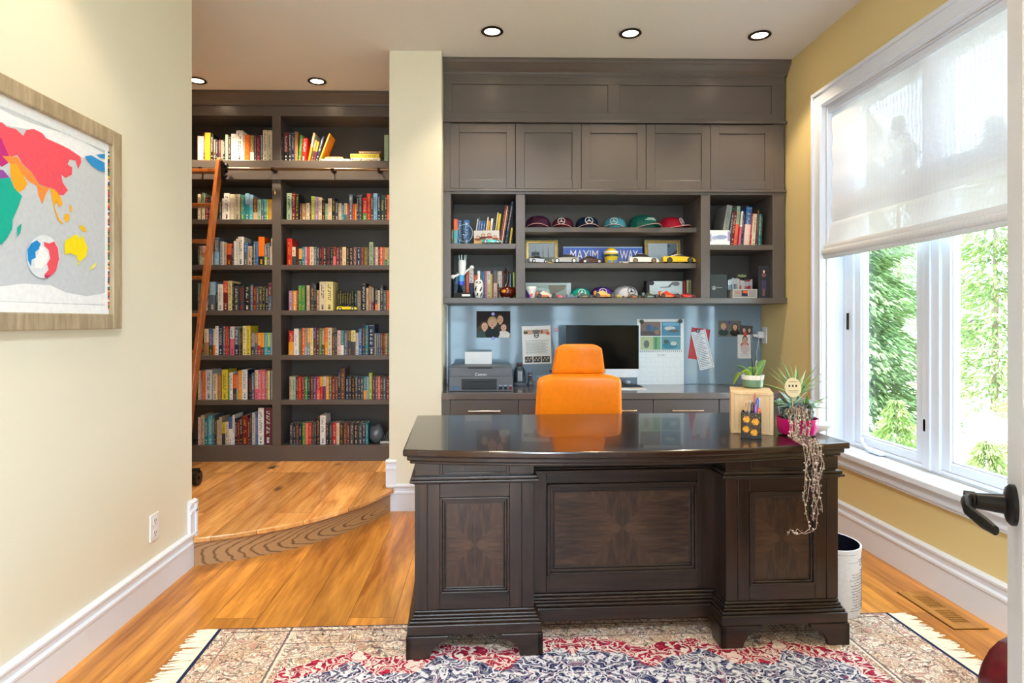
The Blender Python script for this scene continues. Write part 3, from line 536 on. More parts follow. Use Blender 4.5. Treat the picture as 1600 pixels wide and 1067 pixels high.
def rd_rows():
    L = 'left bay'; R = 'right bay'
    return [
 ('top', L, 0, 305, 195, .09375, 600, 600, .022, '36 80 185 lp;80 130 190 lp;130 158 130 mr;160 250 130 am;258 300 150 bk wh;303 342 240 br;344 370 240 bk wh;371 389 260 nv;390 420 240 mr;424 458 250 gr;462 496 240 bk wh;500 546 160 sg dg;550 592 190 bk lp;597 675 145 wh gr;682 792 92 wh dg;793 826 150 lp;830 907 165 og am;912 977 170 wh/tn;984 1016 165 dg lg;1020 1085 170 mr pk;1087 1120 160 sl wh;1128 1202 85 cr dg;1203 1278 85 cr dg'),
 ('second', L, 1, 305, 290, .08125, 650, 650, .022, '42 100 160 cr dg;118 182 135 cr/sg;193 252 215 dr;254 290 240 nv;298 350 225 cr;360 440 255 dn;460 505 270 dg py;513 545 240 wh;546 655 140 wh;662 755 160 cr wh;760 855 160 cr dg;862 956 175 te ye;958 1032 145 te/lb;1036 1106 170 tq/lb;1110 1188 225 be/br;1192 1260 260 sg dg;1262 1319 250 sl/te;1320 1362 260 te/tq;1364 1408 260 lm;1410 1474 260 am'),
 ('third', L, 2, 305, 362, .08125, 640, 640, .022, '42 72 285 dg;74 132 275 sg/tn;134 212 275 lp rd;220 275 300 wh;280 340 350 lg;360 456 110 lb/sl;458 478 300 bl;480 548 190 lg;550 593 210 be;595 692 230 dr/co;695 736 275 dg;738 777 180 wh;778 816 135 wh;818 926 98 wh;928 1004 210 sl/bl;1008 1087 275 be br;1089 1119 285 bk wh;1120 1158 185 sl;1160 1206 190 bl lb;1210 1326 98 bk/og;1330 1379 240 lm/sl;1380 1436 215 sl;1438 1458 280 lp;1459 1492 125 cr'),
 ('fourth', L, 3, 305, 434, .08125, 625, 625, .022, '42 92 100 te;96 150 220 dg;155 230 300 wh;233 270 370 dn/sl;272 388 80 sl/lb;400 424 280 dn;426 530 125 wh gr;533 625 60 dr/co;627 704 60 py;706 742 110 bk;748 830 150 dg wh;834 938 150 dg rd;944 1048 150 bk wh;1056 1107 130 sl wh;1110 1174 170 dr;1177 1221 165 dg lg;1224 1287 165 dg ye;1289 1346 165 bk ye;1350 1401 160 bk wh;1402 1468 90 sl/mr'),
 ('fifth', L, 4, 305, 505, .08125, 620, 620, .022, '128 168 480 br;170 258 120 tn/cr;260 336 120 dn/bl;339 380 120 og/cr;382 445 65 wh;447 530 65 nv wh;532 573 70 sl wh;575 630 70 rd;631 658 120 dg;662 750 75 pk/wh;752 837 95 nv/sl;839 866 100 ol;868 905 130 bk;910 985 60 py dg;986 1060 60 ye;1068 1143 190 dg/gr;1145 1193 195 sl/tn;1195 1256 195 rd/am;1258 1321 195 dg/am;1325 1384 195 tq lg;1386 1450 195 te/lm;1452 1492 195 lb'),
 ('sixth', L, 5, 305, 570, .08125, 660, 690, .03, '50 98 110 cr;100 132 240 gr;134 193 120 co;197 320 90 lg sl;334 426 165 cr dg;428 492 180 tn;503 620 88 ye ol;622 648 200 gn;652 716 145 wh;718 790 185 dg/og;792 816 180 sg/pk;818 894 105 am cr;895 1002 90 wh bl;1004 1020 95 nv;1021 1083 185 bk og;1085 1132 150 sl;1136 1206 100 pk/cr;1207 1266 100 pk wh;1267 1342 90 pk;1344 1386 105 tn;1388 1432 110 py;1433 1456 150 dg;1459 1497 110 lg'),
 ('bottom', L, 6, 305, 632, .08125, 757, 790, .04, '52 98 235 lp;99 172 200 be;174 242 270 te;244 326 200 tq wh;328 366 200 sl;368 412 250 dn;415 452 285 be;454 508 235 be;510 574 340 dg/ye bk;578 636 320 cr;638 711 235 wh/bl rd;712 752 195 wh;754 801 260 bk wh;803 853 290 dr am;855 900 240 bk wh;904 1008 200 dr am;1012 1048 250 dr;1050 1086 190 dg;1088 1142 150 lg;1144 1167 190 gr;1169 1205 190 bl;1208 1315 60 wh;1325 1470 60 mr wh'),
 ('top', R, 0, 435, 195, .1094, 515, 515, .022, '25 72 140 bk gr;75 138 105 bk/mr wh;142 184 100 dg wh;185 228 100 nv wh;229 272 90 tn'),
 ('second', R, 1, 435, 290, .1094, 485, 485, .022, '115 186 105 sg dg;188 240 105 dr lp;243 288 110 bk ye;303 328 250 br;330 396 250 tn;397 441 245 cr br;442 464 255 dr;465 515 145 lm;517 570 155 mv;572 618 165 cr dg;620 666 200 bk;668 708 250 sg;710 762 178 cr og;764 808 170 bk ye;810 855 220 dg wh;857 899 245 cr;900 938 255 te;939 980 245 te/cr;981 1004 250 rd;1005 1058 120 sl;1060 1092 250 rd;1093 1116 250 am;1117 1145 125 nv wh;1147 1192 125 dg lg;1203 1263 165 gn/rd;1264 1316 105 rd;1318 1357 120 dg wh;1359 1412 105 lb bl;1414 1458 120 nv wh;1460 1512 125 dn py;1514 1551 130 dg wh;1553 1590 125 co'),
 ('third', R, 2, 435, 362, .1094, 465, 465, .022, '118 191 85 rd am;193 242 205 dn/cr;244 288 210 bk rd;289 333 230 dn/am;334 371 205 te;372 411 205 mv;412 446 205 rd;448 503 205 cr;505 542 205 sl;544 582 205 dg lp;584 624 205 bk co;626 632 205 rd;636 680 205 bk wh;682 736 205 bk rd;739 778 205 bk sg;781 821 205 pk/dr;822 869 205 mr lp;871 911 205 br cr;912 965 205 cr og;967 1010 205 bk am;1012 1066 205 bk lp;1068 1119 205 br lp;1121 1170 205 nv wh;1172 1221 205 br pk;1223 1276 205 ol am;1277 1296 205 dg;1297 1352 135 sg;1354 1382 205 sl;1384 1421 205 lp;1422 1449 205 mr;1450 1491 205 og;1492 1518 205 mv;1519 1553 210 gn/am;1554 1590 210 sg'),
 ('fourth', R, 3, 435, 434, .1094, 455, 455, .022, '146 201 175 mv lp;202 256 175 am;257 280 180 dr;281 326 100 gn ye;328 378 100 gn am;400 445 100 be br;454 506 70 dg;508 540 60 bk lg;542 583 165 tn;585 672 45 cr dg;673 778 45 py ol;805 838 170 bk ye;839 872 170 bk ye;873 906 170 bk ye;907 941 170 bk ye;942 975 170 bk ye;976 1009 170 bk ye;1010 1044 170 bk ye;1054 1098 170 dn lg;1100 1147 170 be;1149 1186 180 br;1188 1244 65 bk wh;1254 1286 135 be;1287 1327 110 tn;1329 1362 130 pu/gr;1378 1414 140 og/dg;1416 1449 165 cr;1450 1496 100 dg lg;1498 1549 165 sl cr;1551 1590 170 og rd'),
 ('fifth', R, 4, 435, 500, .1094, 500, 500, .022, '143 217 155 am/rd;220 286 125 wh lb;288 306 140 gr;307 331 140 ol;333 375 115 og;377 412 115 lb/gr;414 453 115 gr/am;454 495 115 py;497 536 110 br/pu;538 581 115 mr;582 613 115 gn;614 661 120 br/tn;662 703 110 am/og;705 762 115 cr bk;764 811 190 dg am;812 838 200 bk wh;839 886 150 lp;888 933 150 wh/te;934 986 150 sl lg;987 1037 150 dg/ol;1038 1098 150 dg/py;1100 1143 185 lg;1144 1191 125 bl wh;1192 1236 65 nv am;1237 1282 75 te am;1288 1371 65 nv wh;1373 1401 190 gr;1402 1431 190 sl;1432 1456 190 bl;1457 1491 190 br;1492 1521 190 mr;1522 1556 190 tn;1557 1590 190 te'),
 ('sixth', R, 5, 435, 570, .1094, 490, 508, .03, '153 196 165 be;198 242 165 sg dn;248 281 170 mr lp;282 326 165 rd am;327 373 165 dr lp;376 414 165 gn wh;416 454 165 bk lg;455 494 165 br am;496 542 165 pu lp;543 588 165 co/rd wh;589 633 165 rd/am;634 676 165 pu/lg;677 720 165 am;721 760 165 ol;763 807 165 dr lp;808 850 165 br;852 884 55 nv;885 945 50 br am;958 1004 165 nv wh;1005 1041 165 bk cr;1043 1089 165 bk am;1091 1131 165 dg cr;1132 1173 165 nv cr;1174 1213 165 dg wh;1214 1258 165 am/te;1259 1289 165 lb;1290 1337 115 lm;1339 1380 165 mr lp;1381 1417 165 sl lp;1418 1456 165 co cr;1458 1493 165 dg wh;1494 1533 165 sl wh;1534 1590 165 mr lp'),
 ('bottom', R, 6, 435, 632, .1094, 530, 575, .04, '160 202 235 dg lp;204 244 235 bk lp;246 288 235 dg co;290 330 235 bk lp;337 381 230 gn;382 427 225 co lp;428 472 225 rd lp;474 516 230 dn co;517 539 230 nv;540 592 140 bk am;595 672 120 wh sl;675 718 230 bk lp;722 766 230 dg sg;770 826 225 rd wh;827 870 225 cr og;872 925 230 bk am;928 974 230 br am;976 1015 230 mr lp;1018 1075 230 dg cr;1077 1138 230 bk lp;1140 1196 230 dg lg;1198 1241 225 nv wh;1242 1280 228 te lg'),
 ]
def size_word(w, h, hm): return ('thick ' if w > .036 else 'slim ' if w < .017 else '')+('tall ' if h > hm*1.15 else '')
NB = 0
for (sh, bay, si, ox, oy, k, base, edge, setb, data) in rd_rows():
    zs = ZS[si]; Y = YS+setb; grp = f'books on the {sh} shelf of the {bay}'; items = [s.split() for s in data.split(';')]
    prevx = -99; hs = []; rec = []
    for it in items:
        x0, x1, y0 = float(it[0]), float(it[1]), float(it[2]); c = it[3].split('/'); tc = it[4] if len(it) > 4 else None
        a = at(ox+x0*k, 500, Y).x; b = at(ox+x1*k, 500, Y).x; a = max(a, prevx+.0006); b = max(b, a+.0065)
        sc = (Y)/F; h = (edge*0+base-y0)*k*sc; h = max(.11, h); prevx = b; rec.append((a, b-a-.0004, h, c, tc)); hs.append(h)
    hm = sorted(hs)[len(hs)//2]
    for n, (a, w, h, c, tc) in enumerate(rec):
        rn = random.Random(NB*17+5); NB += 1; lim = zs+h
        c1, c2 = (c[1], c[0]) if len(c) > 1 else (c[0], None)
        m = bookmesh(w, h, min(.70*h+.01, .235), c1, c2, rn.uniform(.3, .6) if c2 else .5, tc, rn)
        jit = rn.uniform(0, .006)
        o = m.build('book', M_book, loc=(a, Y+jit, zs+.0005), flip=False)
        nm = PAL[c1][1]+(' and '+PAL[c2][1] if c2 else '')
        tag(o, f'{size_word(w, h, hm)}{nm} book, {ORD[n+1]} from left, {sh} shelf, library {bay}', 'book', grp)
# leaning and flat books of the top right cell
def lean(px0, px1, pt, pxt, py1, c, tc, lab, Y, zs, ox, oy, k, base, grp):
    """bottom px0..px1, tilted so that its top is at pxt, py1 (zoom units)"""
    a, b = at(ox+px0*k, 500, Y).x, at(ox+px1*k, 500, Y).x; dx = at(ox+pxt*k, 500, Y).x-a; dz = (base-py1)*k*Y/F
    th = math.atan2(dx, dz); w = (b-a)*math.cos(th); h = math.hypot(dx, dz)
    c = c.split('/'); m = bookmesh(w, h, min(.7*h, .225), c[-1], c[0] if len(c) > 1 else None, .5, tc, random.Random(int(px0)))
    # rest on the lower right corner
    o = m.build('book', M_book, loc=(a, Y, zs+w*math.sin(th)+.0008), rot=(0, th, 0), flip=False); return tag(o, lab, 'book', grp)
gT = 'books on the top shelf of the right bay'
A0 = (YS+.022, ZS[0], 435, 195, .1094, 515, gT)
lean(280, 316, 0, 312, 145, 'gn', None, 'bright green book tilted slightly on the top shelf, right bay', *A0)
lean(322, 385, 0, 352, 182, 'rd', 'wh', 'thick red book with white lettering tilted on the top shelf, right bay', *A0)
lean(420, 446, 0, 498, 110, 'am/cr', None, 'cream and amber book leaning right on the top shelf, right bay', *A0)
lean(460, 492, 0, 522, 215, 'dg/tn', None, 'tan and grey book leaning right behind the cream one, top shelf', *A0)
lean(496, 522, 0, 556, 235, 'dr/am', None, 'amber and red book leaning right in the middle of the leaning row', *A0)
lean(528, 564, 0, 622, 165, 'nv', 'wh', 'navy book with white lettering leaning right on the top shelf', *A0)
lean(572, 594, 0, 722, 120, 'am', None, 'amber-spined book with dark cover, the most tilted on the top shelf', *A0)
def flat(px0, px1, pyt, pyb, c, tc, lab, Y, zbase, ox, oy, k, base, grp, d=.15, zz=None):
    a, b = at(ox+px0*k, 500, Y).x, at(ox+px1*k, 500, Y).x; h = (pyb-pyt)*k*Y/F
    m = bookmesh(h, b-a, d, c, None, .5, tc, random.Random(int(px0)), False)
    o = m.build('book', M_book, loc=(a, Y, zbase+(base-pyb)*k*Y/F+h+.001 if zz is None else zz+h), rot=(0, PI/2, 0), flip=False); tag(o, lab, 'book', grp); return o.location.z
z = flat(608, 1015, 475, 513, 'lg', None, 'light grey magazine pile lying flat on the top shelf, right bay', *A0[:7], zz=ZS[0]+.001)
flat(660, 915, 425, 470, 'am', None, 'amber book lying on the light grey magazines', YS+.06, *A0[1:7], d=.12, zz=z+.0008)
z = flat(1034, 1455, 458, 512, 'cr', None, 'cream book at the bottom of the flat stack on the top shelf', *A0[:7], zz=ZS[0]+.001)
z = flat(1026, 1440, 402, 456, 'ye', 'pu', 'yellow book in the middle of the flat stack on the top shelf', *A0[:7], zz=z+.0008)
flat(1150, 1462, 362, 400, 'tn', None, 'tan book on top of the flat stack, top shelf', *A0[:7], zz=z+.0008)
a = at(435+1510*.1094, 500, YS+.022).x
tag(bookmesh(.034, .212, .15, 'sg', None, .5, 'lg', random.Random(4)).build('book', M_book, loc=(a, YS+.022, ZS[0]+.001), flip=False), 'pale sage book standing alone at the right end of the top shelf', 'book', gT)
# ================================================================== OFFICE BUILT-IN
YU = 4.23
xu = lambda px: at(px, 500, YU).x
zu = lambda py: at(960, py, YU).z
HX0, HX1 = PX1+.001, XR-.018
hut = thing('wall_cabinet', 'tall taupe wall cabinet with five doors and open shelves above the worktop', 'cabinet', ((HX0+HX1)/2, YB-.02, zu(474)))
HB = YB-.004
ZD0, ZD1 = zu(295.5), zu(193)
dx = [xu(p) for p in (703.5, 805.5, 908, 1009.5, 1110, 1209)]
# carcass: sides, ledges
MB().box(HX0, xu(704.5), YU, HB, zu(474), 2.96).build('side_panel', M_cab, hut, world=True, bevel=.002)
MB().box(xu(1207.5), HX1, YU, HB, zu(474), 2.96).build('side_panel', M_cab, hut, world=True, bevel=.002)
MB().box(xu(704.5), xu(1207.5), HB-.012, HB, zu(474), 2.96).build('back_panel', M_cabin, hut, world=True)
MB().box(HX0+.001, XR-.003, YU-.012, HB-.001, zu(474.2), zu(465.4)).build('bottom_shelf', M_cab, hut, world=True, bevel=.003)
MB().box(xu(704.5), xu(1207.5), YU, HB-.012, zu(304), zu(296.5)).build('rail', M_cab, hut, world=True, bevel=.002)
MB().box(HX0, XR-.008, YU-.014, YU+.01, zu(300), zu(296)).build('rail_molding', M_cab, hut, world=True, bevel=.002)
MB().box(HX0, XR-.006, YU-.02, YU+.01, zu(193), zu(189)).build('rail_molding', M_cab, hut, world=True, bevel=.002)
MB().box(xu(806), xu(820.5), YU, HB-.012, zu(465.4), zu(304)).build('divider', M_cab, hut, world=True, bevel=.002)
MB().box(xu(1095), xu(1109.5), YU, HB-.012, zu(465.4), zu(304)).build('divider', M_cab, hut, world=True, bevel=.002)
YC = YU+.085
zc_ = lambda py: at(960, py, YC).z
SHL = {}
SHL['L'] = zu(380.8); SHL['R'] = zu(382); SHL['C1'] = zc_(355.2); SHL['C2'] = zc_(411); SHL['B'] = zu(465.4)
MB().box(xu(704.5), xu(806), YU+.004, HB-.012, zu(389), SHL['L']).build('shelf', M_cab, hut, world=True, bevel=.002)
MB().box(xu(1109.5), xu(1207.5), YU+.004, HB-.012, zu(390), SHL['R']).build('shelf', M_cab, hut, world=True, bevel=.002)
MB().box(xu(820.5), xu(1095), YC, HB-.012, zc_(362.8), SHL['C1']).build('shelf', M_cab, hut, world=True, bevel=.002)
MB().box(xu(820.5), xu(1095), YC, HB-.012, zc_(419), SHL['C2']).build('shelf', M_cab, hut, world=True, bevel=.002)
def shaker(name, x0, x1, z0, z1, yf, par, st=.06, m_=M_cab, handle=None, th=.02):
    m = MB(); m.box(x0, x0+st, yf, yf+th, z0, z1); m.box(x1-st, x1, yf, yf+th, z0, z1); m.box(x0+st, x1-st, yf, yf+th, z0, z0+st); m.box(x0+st, x1-st, yf, yf+th, z1-st, z1)
    m.box(x0+st, x1-st, yf+.009, yf+th, z0+st, z1-st)
    return m.build(name, m_, par, world=True, bevel=.0015)
for i in range(5): shaker('door', dx[i]+.0015, dx[i+1]-.0015, ZD0+.001, ZD1-.006, YU-.004, hut)
MB().box(xu(704.5), xu(1207.5), YU+.02, HB-.012, zu(296), zu(290)).build('inner_floor', M_cab, hut, world=True)
# frieze with two long recessed panels
m = MB(); fz0, fz1 = zu(189), 2.96; pz0, pz1 = zu(176.5), zu(132.5)
m.box(HX0, HX1, YU-.002, YU+.02, fz0, pz0); m.box(HX0, HX1, YU-.002, YU+.02, pz1, fz1)
for a, b in ((HX0, xu(707)), (xu(950), xu(968)), (xu(1206), HX1)): m.box(a, b, YU-.002, YU+.02, pz0, pz1)
m.box(HX0, HX1, YU+.010, YU+.02, pz0, pz1)
m.build('frieze', M_cab, hut, world=True, bevel=.0015)
MB().box(HX0, HX1, YU+.02, HB, 2.94, 2.96).build('top_panel', M_cab, hut, world=True)
crown('crown_molding', HX0, XR-.002, YU, 2.948, ZC-.001, hut, .07)
MB().box(HX0, HX1, YU-.008, YU+.01, 2.935, 2.95).build('crown_bead', M_cab, hut, world=True, bevel=.002)
# under-shelf backsplash, worktop, base
ZT = .775
bs = tag(MB().box(PX1+.004, XR-.004, YB-.012, YB-.001, ZT+.0015, zu(474.2)-.001).build('glass_backsplash', M_glassb, bevel=.001), 'grey-blue back-painted glass panel behind the worktop', 'backsplash')
MB().box(PX1+.01, xu(690), YB-.016, YB-.0125, ZT+.002, zu(474.2)-.004).build('edge_trim', M_trim, bs, world=False)
YT = 4.07
xt = lambda px: at(px, 500, YT).x
zt = lambda py: at(960, py, YT).z
tag(MB().box(PX1+.002, XR-.002, YT-.012, YB-.013, ZT-.042, ZT).build('worktop', M_top, bevel=.003), 'long glossy taupe worktop along the office wall', 'worktop')
bx = [PX1+.002, xt(703), xt(810), xt(915.5), xt(1020.6), xt(1123.7), xt(1224), XR-.002]
def base_unit(i, x0, x1, lab, kneehole=False):
    t = thing('base_cabinet', lab, 'cabinet', ((x0+x1)/2, YB-.3, 0), 0, 'drawer cabinets under the worktop')
    zt0 = ZT-.0425
    m = MB(); a, b = x0+.001, x1-.001
    m.box(a, a+.018, YT+.02, YB-.01, .0, zt0); m.box(b-.018, b, YT+.02, YB-.01, .0, zt0); m.box(a+.018, b-.018, YB-.02, YB-.01, 0, zt0)
    if not kneehole: m.box(a+.018, b-.018, YT+.02, YB-.02, .1, .118); m.box(a, b, YT+.06, YT+.075, 0, .1)
    m.box(a+.018, b-.018, YT+.02, YB-.02, .56, .575)
    m.build('carcass', M_cab, t, world=True)
    d = MB().box(a+.001, b-.001, YT, YT+.02, .58, zt0-.004).build('drawer', M_cab, t, world=True, bevel=.002)
    hx = (a+b)/2; hz = zt(641)
    if b-a > .3:
        h = MB(); h.cyl((hx-.1, YT-.032, hz), (hx+.1, YT-.032, hz), .006, seg=12); h.cyl((hx-.075, YT-.032, hz), (hx-.075, YT, hz), .005); h.cyl((hx+.075, YT-.032, hz), (hx+.075, YT, hz), .005); h.cyl((hx-.104, YT-.032, hz), (hx-.098, YT-.032, hz), .0085); h.cyl((hx+.098, YT-.032, hz), (hx+.104, YT-.032, hz), .0085)
        h.build('handle', M_nickel, d, world=True, smooth=True)
    if not kneehole:
        dd = shaker('door', a+.001, b-.001, .104, .576, YT, t, .055)
        h = MB(); h.cyl((hx-.08, YT-.03, .52), (hx+.08, YT-.03, .52), .006); h.cyl((hx-.06, YT-.03, .52), (hx-.06, YT, .52), .005); h.cyl((hx+.06, YT-.03, .52), (hx+.06, YT, .52), .005); h.build('handle', M_nickel, dd, world=True, smooth=True)
    return t
base_unit(0, bx[1], bx[2], 'drawer cabinet below the printer, leftmost of the row')
base_unit(1, bx[2], bx[3], 'drawer cabinet mostly hidden by the orange chair', False)
base_unit(2, bx[3], bx[4], 'drawer cabinet right of the orange chair, handle partly visible', True)
base_unit(3, bx[4], bx[5], 'drawer cabinet under the wall calendar')
base_unit(4, bx[5], bx[6], 'drawer cabinet at the right end, behind the desk plants')
struct(MB().box(bx[0], bx[1]-.001, YT, YB-.02, 0, ZT-.0425).build('trim_3', M_cab)); struct(MB().box(bx[6]+.001, bx[7], YT, YB-.02, 0, ZT-.0425).build('trim_4', M_cab))

# ------------------------------------------------------------------ flat prints: shapes on a card, one mesh, one colour per face
def rect(a, b, c, d): return [(a, c), (b, c), (b, d), (a, d)]
def ell(cx, cy, rx, ry, n=16, a0=0, a1=2*PI): return [(cx+rx*math.cos(a0+(a1-a0)*k/(n if a1-a0 > 6.28 else n-1)), cy+ry*math.sin(a0+(a1-a0)*k/(n if a1-a0 > 6.28 else n-1))) for k in range(n)]
def clip(P):
    for ax, lim, sg in ((0, 0, 1), (0, 1, -1), (1, 0, 1), (1, 1, -1)):
        Q = []
        for i in range(len(P)):
            a, b = P[i-1], P[i]; da, db = (a[ax]-lim)*sg, (b[ax]-lim)*sg
            if (da < 0) != (db < 0): t = da/(da-db); Q.append((a[0]+(b[0]-a[0])*t, a[1]+(b[1]-a[1])*t))
            if db >= 0: Q.append(b)
        P = Q
        if not P: return P
    return P
def card(w, h, base, shapes, th=.0012, thick_col=None):
    """card in the XZ plane, centre at origin, facing -Y; shapes = [(poly in 0..1 units, colour)]"""
    m = MB().box(-w/2, w/2, 0, th, -h/2, h/2, base); y = 0
    for poly, c in shapes:
        poly = clip(poly)
        if len(poly) < 3: continue
        y -= .00012; m.add([(-w/2+a*w, y, -h/2+b*h) for a, b in poly], [tuple(range(len(poly)))], c)
    return m
SK = (226, 178, 150)
def face(cx, cy, s, hair, top, asp=1.3, skin=SK, long=False, hr=1.0):
    q = s*asp; sh = [(ell(cx, cy-q*2.1, s*1.9, q*1.2), top)]
    if long: sh.append((ell(cx, cy-q*.35, s*1.25, q*1.6), hair))
    sh += [(ell(cx, cy+q*.25, s*1.12*hr, q*1.12), hair), (rect(cx-s*.3, cx+s*.3, cy-q*1.2, cy-q*.5), skin), (ell(cx, cy-.02*q, s*.85, q*.98), skin),
           (ell(cx-s*.33, cy+q*.12, s*.13, q*.07, 8), (50, 34, 28)), (ell(cx+s*.33, cy+q*.12, s*.13, q*.07, 8), (50, 34, 28)), (ell(cx, cy-q*.42, s*.3, q*.09, 8), (176, 70, 70)), (ell(cx, cy-q*.12, s*.1, q*.13, 8), (204, 150, 122))]
    return sh
YG = YB-.0125                                           # face of the glass
def pinned(name, label, cat, x0, y0, x1, y1, base, shapes, rot=0, group=None, dy=.002, th=.0012):
    a, b = at(x0, y0, YG-dy), at(x1, y1, YG-dy); c = (a+b)/2; w, h = b.x-a.x, a.z-b.z
    o = card(w, h, base, shapes, th).build(name, VM, loc=(c.x, YG-dy, c.z), rot=(0, rot, 0), flip=False); return tag(o, label, cat, group)
def magnet(px, py, rgb, label, r=.013, th=.008, dy=.004):
    p = at(px, py, YG-dy)
    o = MB().lathe([(r, 0), (r, th*.7), (r*.85, th), (0, th)], seg=20, col=rgb).build('magnet', VG, loc=(p.x, YG-dy, p.z), rot=(PI/2, 0, 0), smooth=True); return tag(o, label, 'magnet', 'round magnets on the glass panel')
sh = [(rect(0, 1, 0, 1), (34, 22, 20)), (ell(.18, .2, .2, .3), (70, 66, 56)), (ell(.5, .02, .28, .34), (24, 28, 34)), (ell(.82, .05, .2, .3), (26, 28, 32)), (rect(.87, .99, 0, .18), (196, 160, 110))]
sh += face(.7, .68, .105, (58, 38, 30), (40, 40, 46), 1.5)+face(.24, .42, .11, (84, 54, 40), (60, 78, 80), 1.4)+face(.8, .38, .095, (70, 44, 34), (230, 226, 220), 1.35)+face(.47, .55, .115, (206, 168, 120), (22, 26, 30), 1.6, long=False, hr=1.15)
pinned('family_photo', 'photo of four smiling people in dark clothes on the glass above the printer', 'photo', 744.5, 486, 797.5, 527.5, (240, 240, 240), sh)
magnet(770.5, 490.5, (108, 60, 190), 'purple magnet at the top of the family photo'); magnet(770.5, 528, (108, 60, 190), 'purple magnet at the bottom of the family photo')
sh = [(rect(0, 1, 0, 1), (244, 244, 242)), (rect(.06, .94, .78, .9), (214, 176, 150)), (ell(.5, .85, .14, .05), (120, 120, 118)), (ell(.5, .75, .09, .07), (52, 66, 84)), (ell(.5, .75, .06, .045), (226, 228, 230)), (rect(.42, .58, .74, .76), (60, 70, 80)), (rect(.06, .2, .8, .86), (70, 96, 66)), (rect(.66, .72, .8, .88), (160, 70, 50))]
sh += [(rect(.08, .92, .605, .612), (110, 110, 110))]+[(rect(.12, .86+.04*((i*7) % 3)-.06, .56-i*.028, .568-i*.028), (140, 142, 146)) for i in range(11)]
for a, b in ((.08, .34), (.37, .63), (.66, .94)):
    sh += [(rect(a, b, .04, .2), (70, 68, 66))]+[(ell(a+(b-a)*(.2+.2*j), .1+.05*(j % 2), .03, .025, 8), (206, 176, 156) if j % 2 else (180, 190, 186)) for j in range(4)]
pinned('flyer', 'white printed flyer with three small photos, left of the monitor', 'paper', 816, 509, 861, 568.5, (240, 240, 240), sh, rot=-.03)
magnet(856, 520.5, (226, 84, 30), 'orange magnet on the corner of the flyer'); magnet(869.5, 515, (214, 50, 34), 'red magnet on bare glass right of the flyer')
# wall calendar
sh = [(rect(0, 1, 0, 1), (240, 241, 240)), (rect(.07, .505, .745, .96), (132, 110, 100)), (rect(.52, .93, .745, .96), (84, 140, 170)), (rect(.07, .505, .535, .735), (186, 196, 150)), (rect(.52, .93, .535, .735), (104, 156, 170)),
      (rect(.07, .505, .745, .82), (90, 84, 84)), (ell(.25, .87, .06, .05), (70, 100, 140)), (ell(.38, .84, .07, .05), (84, 110, 130)), (ell(.43, .8, .05, .035), (160, 120, 90)), (ell(.2, .62, .06, .06), (110, 116, 110)), (rect(.34, .505, .535, .735), (120, 172, 128)), (rect(.38, .42, .55, .72), (84, 136, 96)),
      (ell(.7, .86, .12, .03), (206, 212, 210)), (ell(.78, .82, .12, .025), (96, 104, 100)), (ell(.7, .6, .16, .05), (60, 132, 150)), (ell(.78, .63, .07, .03), (200, 206, 200)), (rect(.55, .9, .9, .95), (120, 176, 206)), (ell(.62, .66, .06, .03), (80, 90, 88))]
for i in range(8): sh.append((rect(.06+i*.125, .062+i*.125, .05, .42), (206, 208, 212)))
for i in range(6): sh.append((rect(.06, .94, .05+i*.074, .0515+i*.074), (206, 208, 212)))
cal = pinned('wall_calendar', 'spiral wall calendar with four pictures, right of the monitor', 'calendar', 995.5, 498.5, 1068.5, 601.5, (240, 240, 240), sh, th=.003, dy=.004)
m = MB()
wcal = .345
for i in range(22): m.tube([(-.155+i*.0148+.004*math.cos(a)*0, -.003+.005*math.cos(a), .0075+.0065*math.sin(a)) for a in [2*PI*k/8 for k in range(8)]], .0012, 4, (30, 30, 32), closed=True)
m.build('spiral_binding', M_blackm, cal)
textmesh('June 2021', .014, 'month_title', M_greyp, cal, (.005, -.004, -.022))
magnet(1002.5, 502.5, (20, 20, 22), 'black magnet at the upper left corner of the calendar', .016, dy=.009); magnet(1063, 502, (20, 20, 22), 'black magnet at the upper right corner of the calendar', .016, dy=.009)
# red folder and list
pinned('red_card', 'red card hanging tilted behind the long white list', 'card', 1078, 513, 1107, 562, (196, 72, 76), [], rot=.13)
sh = [(rect(0, 1, 0, 1), (238, 241, 246)), (rect(.08, .92, .03, .97), (90, 100, 120)), (rect(.1, .9, .036, .964), (238, 241, 246))]+[(rect(.14, .8-.1*((i*5) % 3), .9-i*.043, .912-i*.043), (96, 104, 120)) for i in range(20)]
o = pinned('paper_list', 'long white printed list hanging tilted over the red card', 'paper', 1084, 516, 1107, 577, (240, 240, 240), sh, rot=-.24, dy=.006); o.location.x += .012; o.rotation_euler.y = .0; o.rotation_euler.y = -.235
magnet(1090.5, 517.5, (20, 20, 22), 'black magnet holding the long white list', .015, dy=.009)
sh = [(rect(0, 1, 0, 1), (112, 116, 110))]+face(.24, .62, .115, (196, 160, 106), (52, 74, 70), 1.5)+face(.73, .6, .115, (84, 56, 40), (30, 30, 32), 1.5, long=True)
pinned('school_photo', 'photo of two people with grey backdrop at the right of the glass', 'photo', 1122, 501, 1158, 526, (240, 240, 240), sh)
magnet(1140.5, 504, (120, 60, 190), 'purple heart-sized magnet above the school portraits', .011)
sh = [(rect(0, 1, 0, 1), (86, 84, 86))]+face(.3, .5, .14, (60, 44, 36), (90, 80, 84), 1.6)+face(.72, .5, .13, (60, 44, 36), (120, 100, 104), 1.6, long=True)
pinned('small_photo', 'small grey photo of two people half behind the baby card', 'photo', 1157, 508.5, 1176, 523.5, (220, 220, 220), sh, rot=.05, dy=.002)
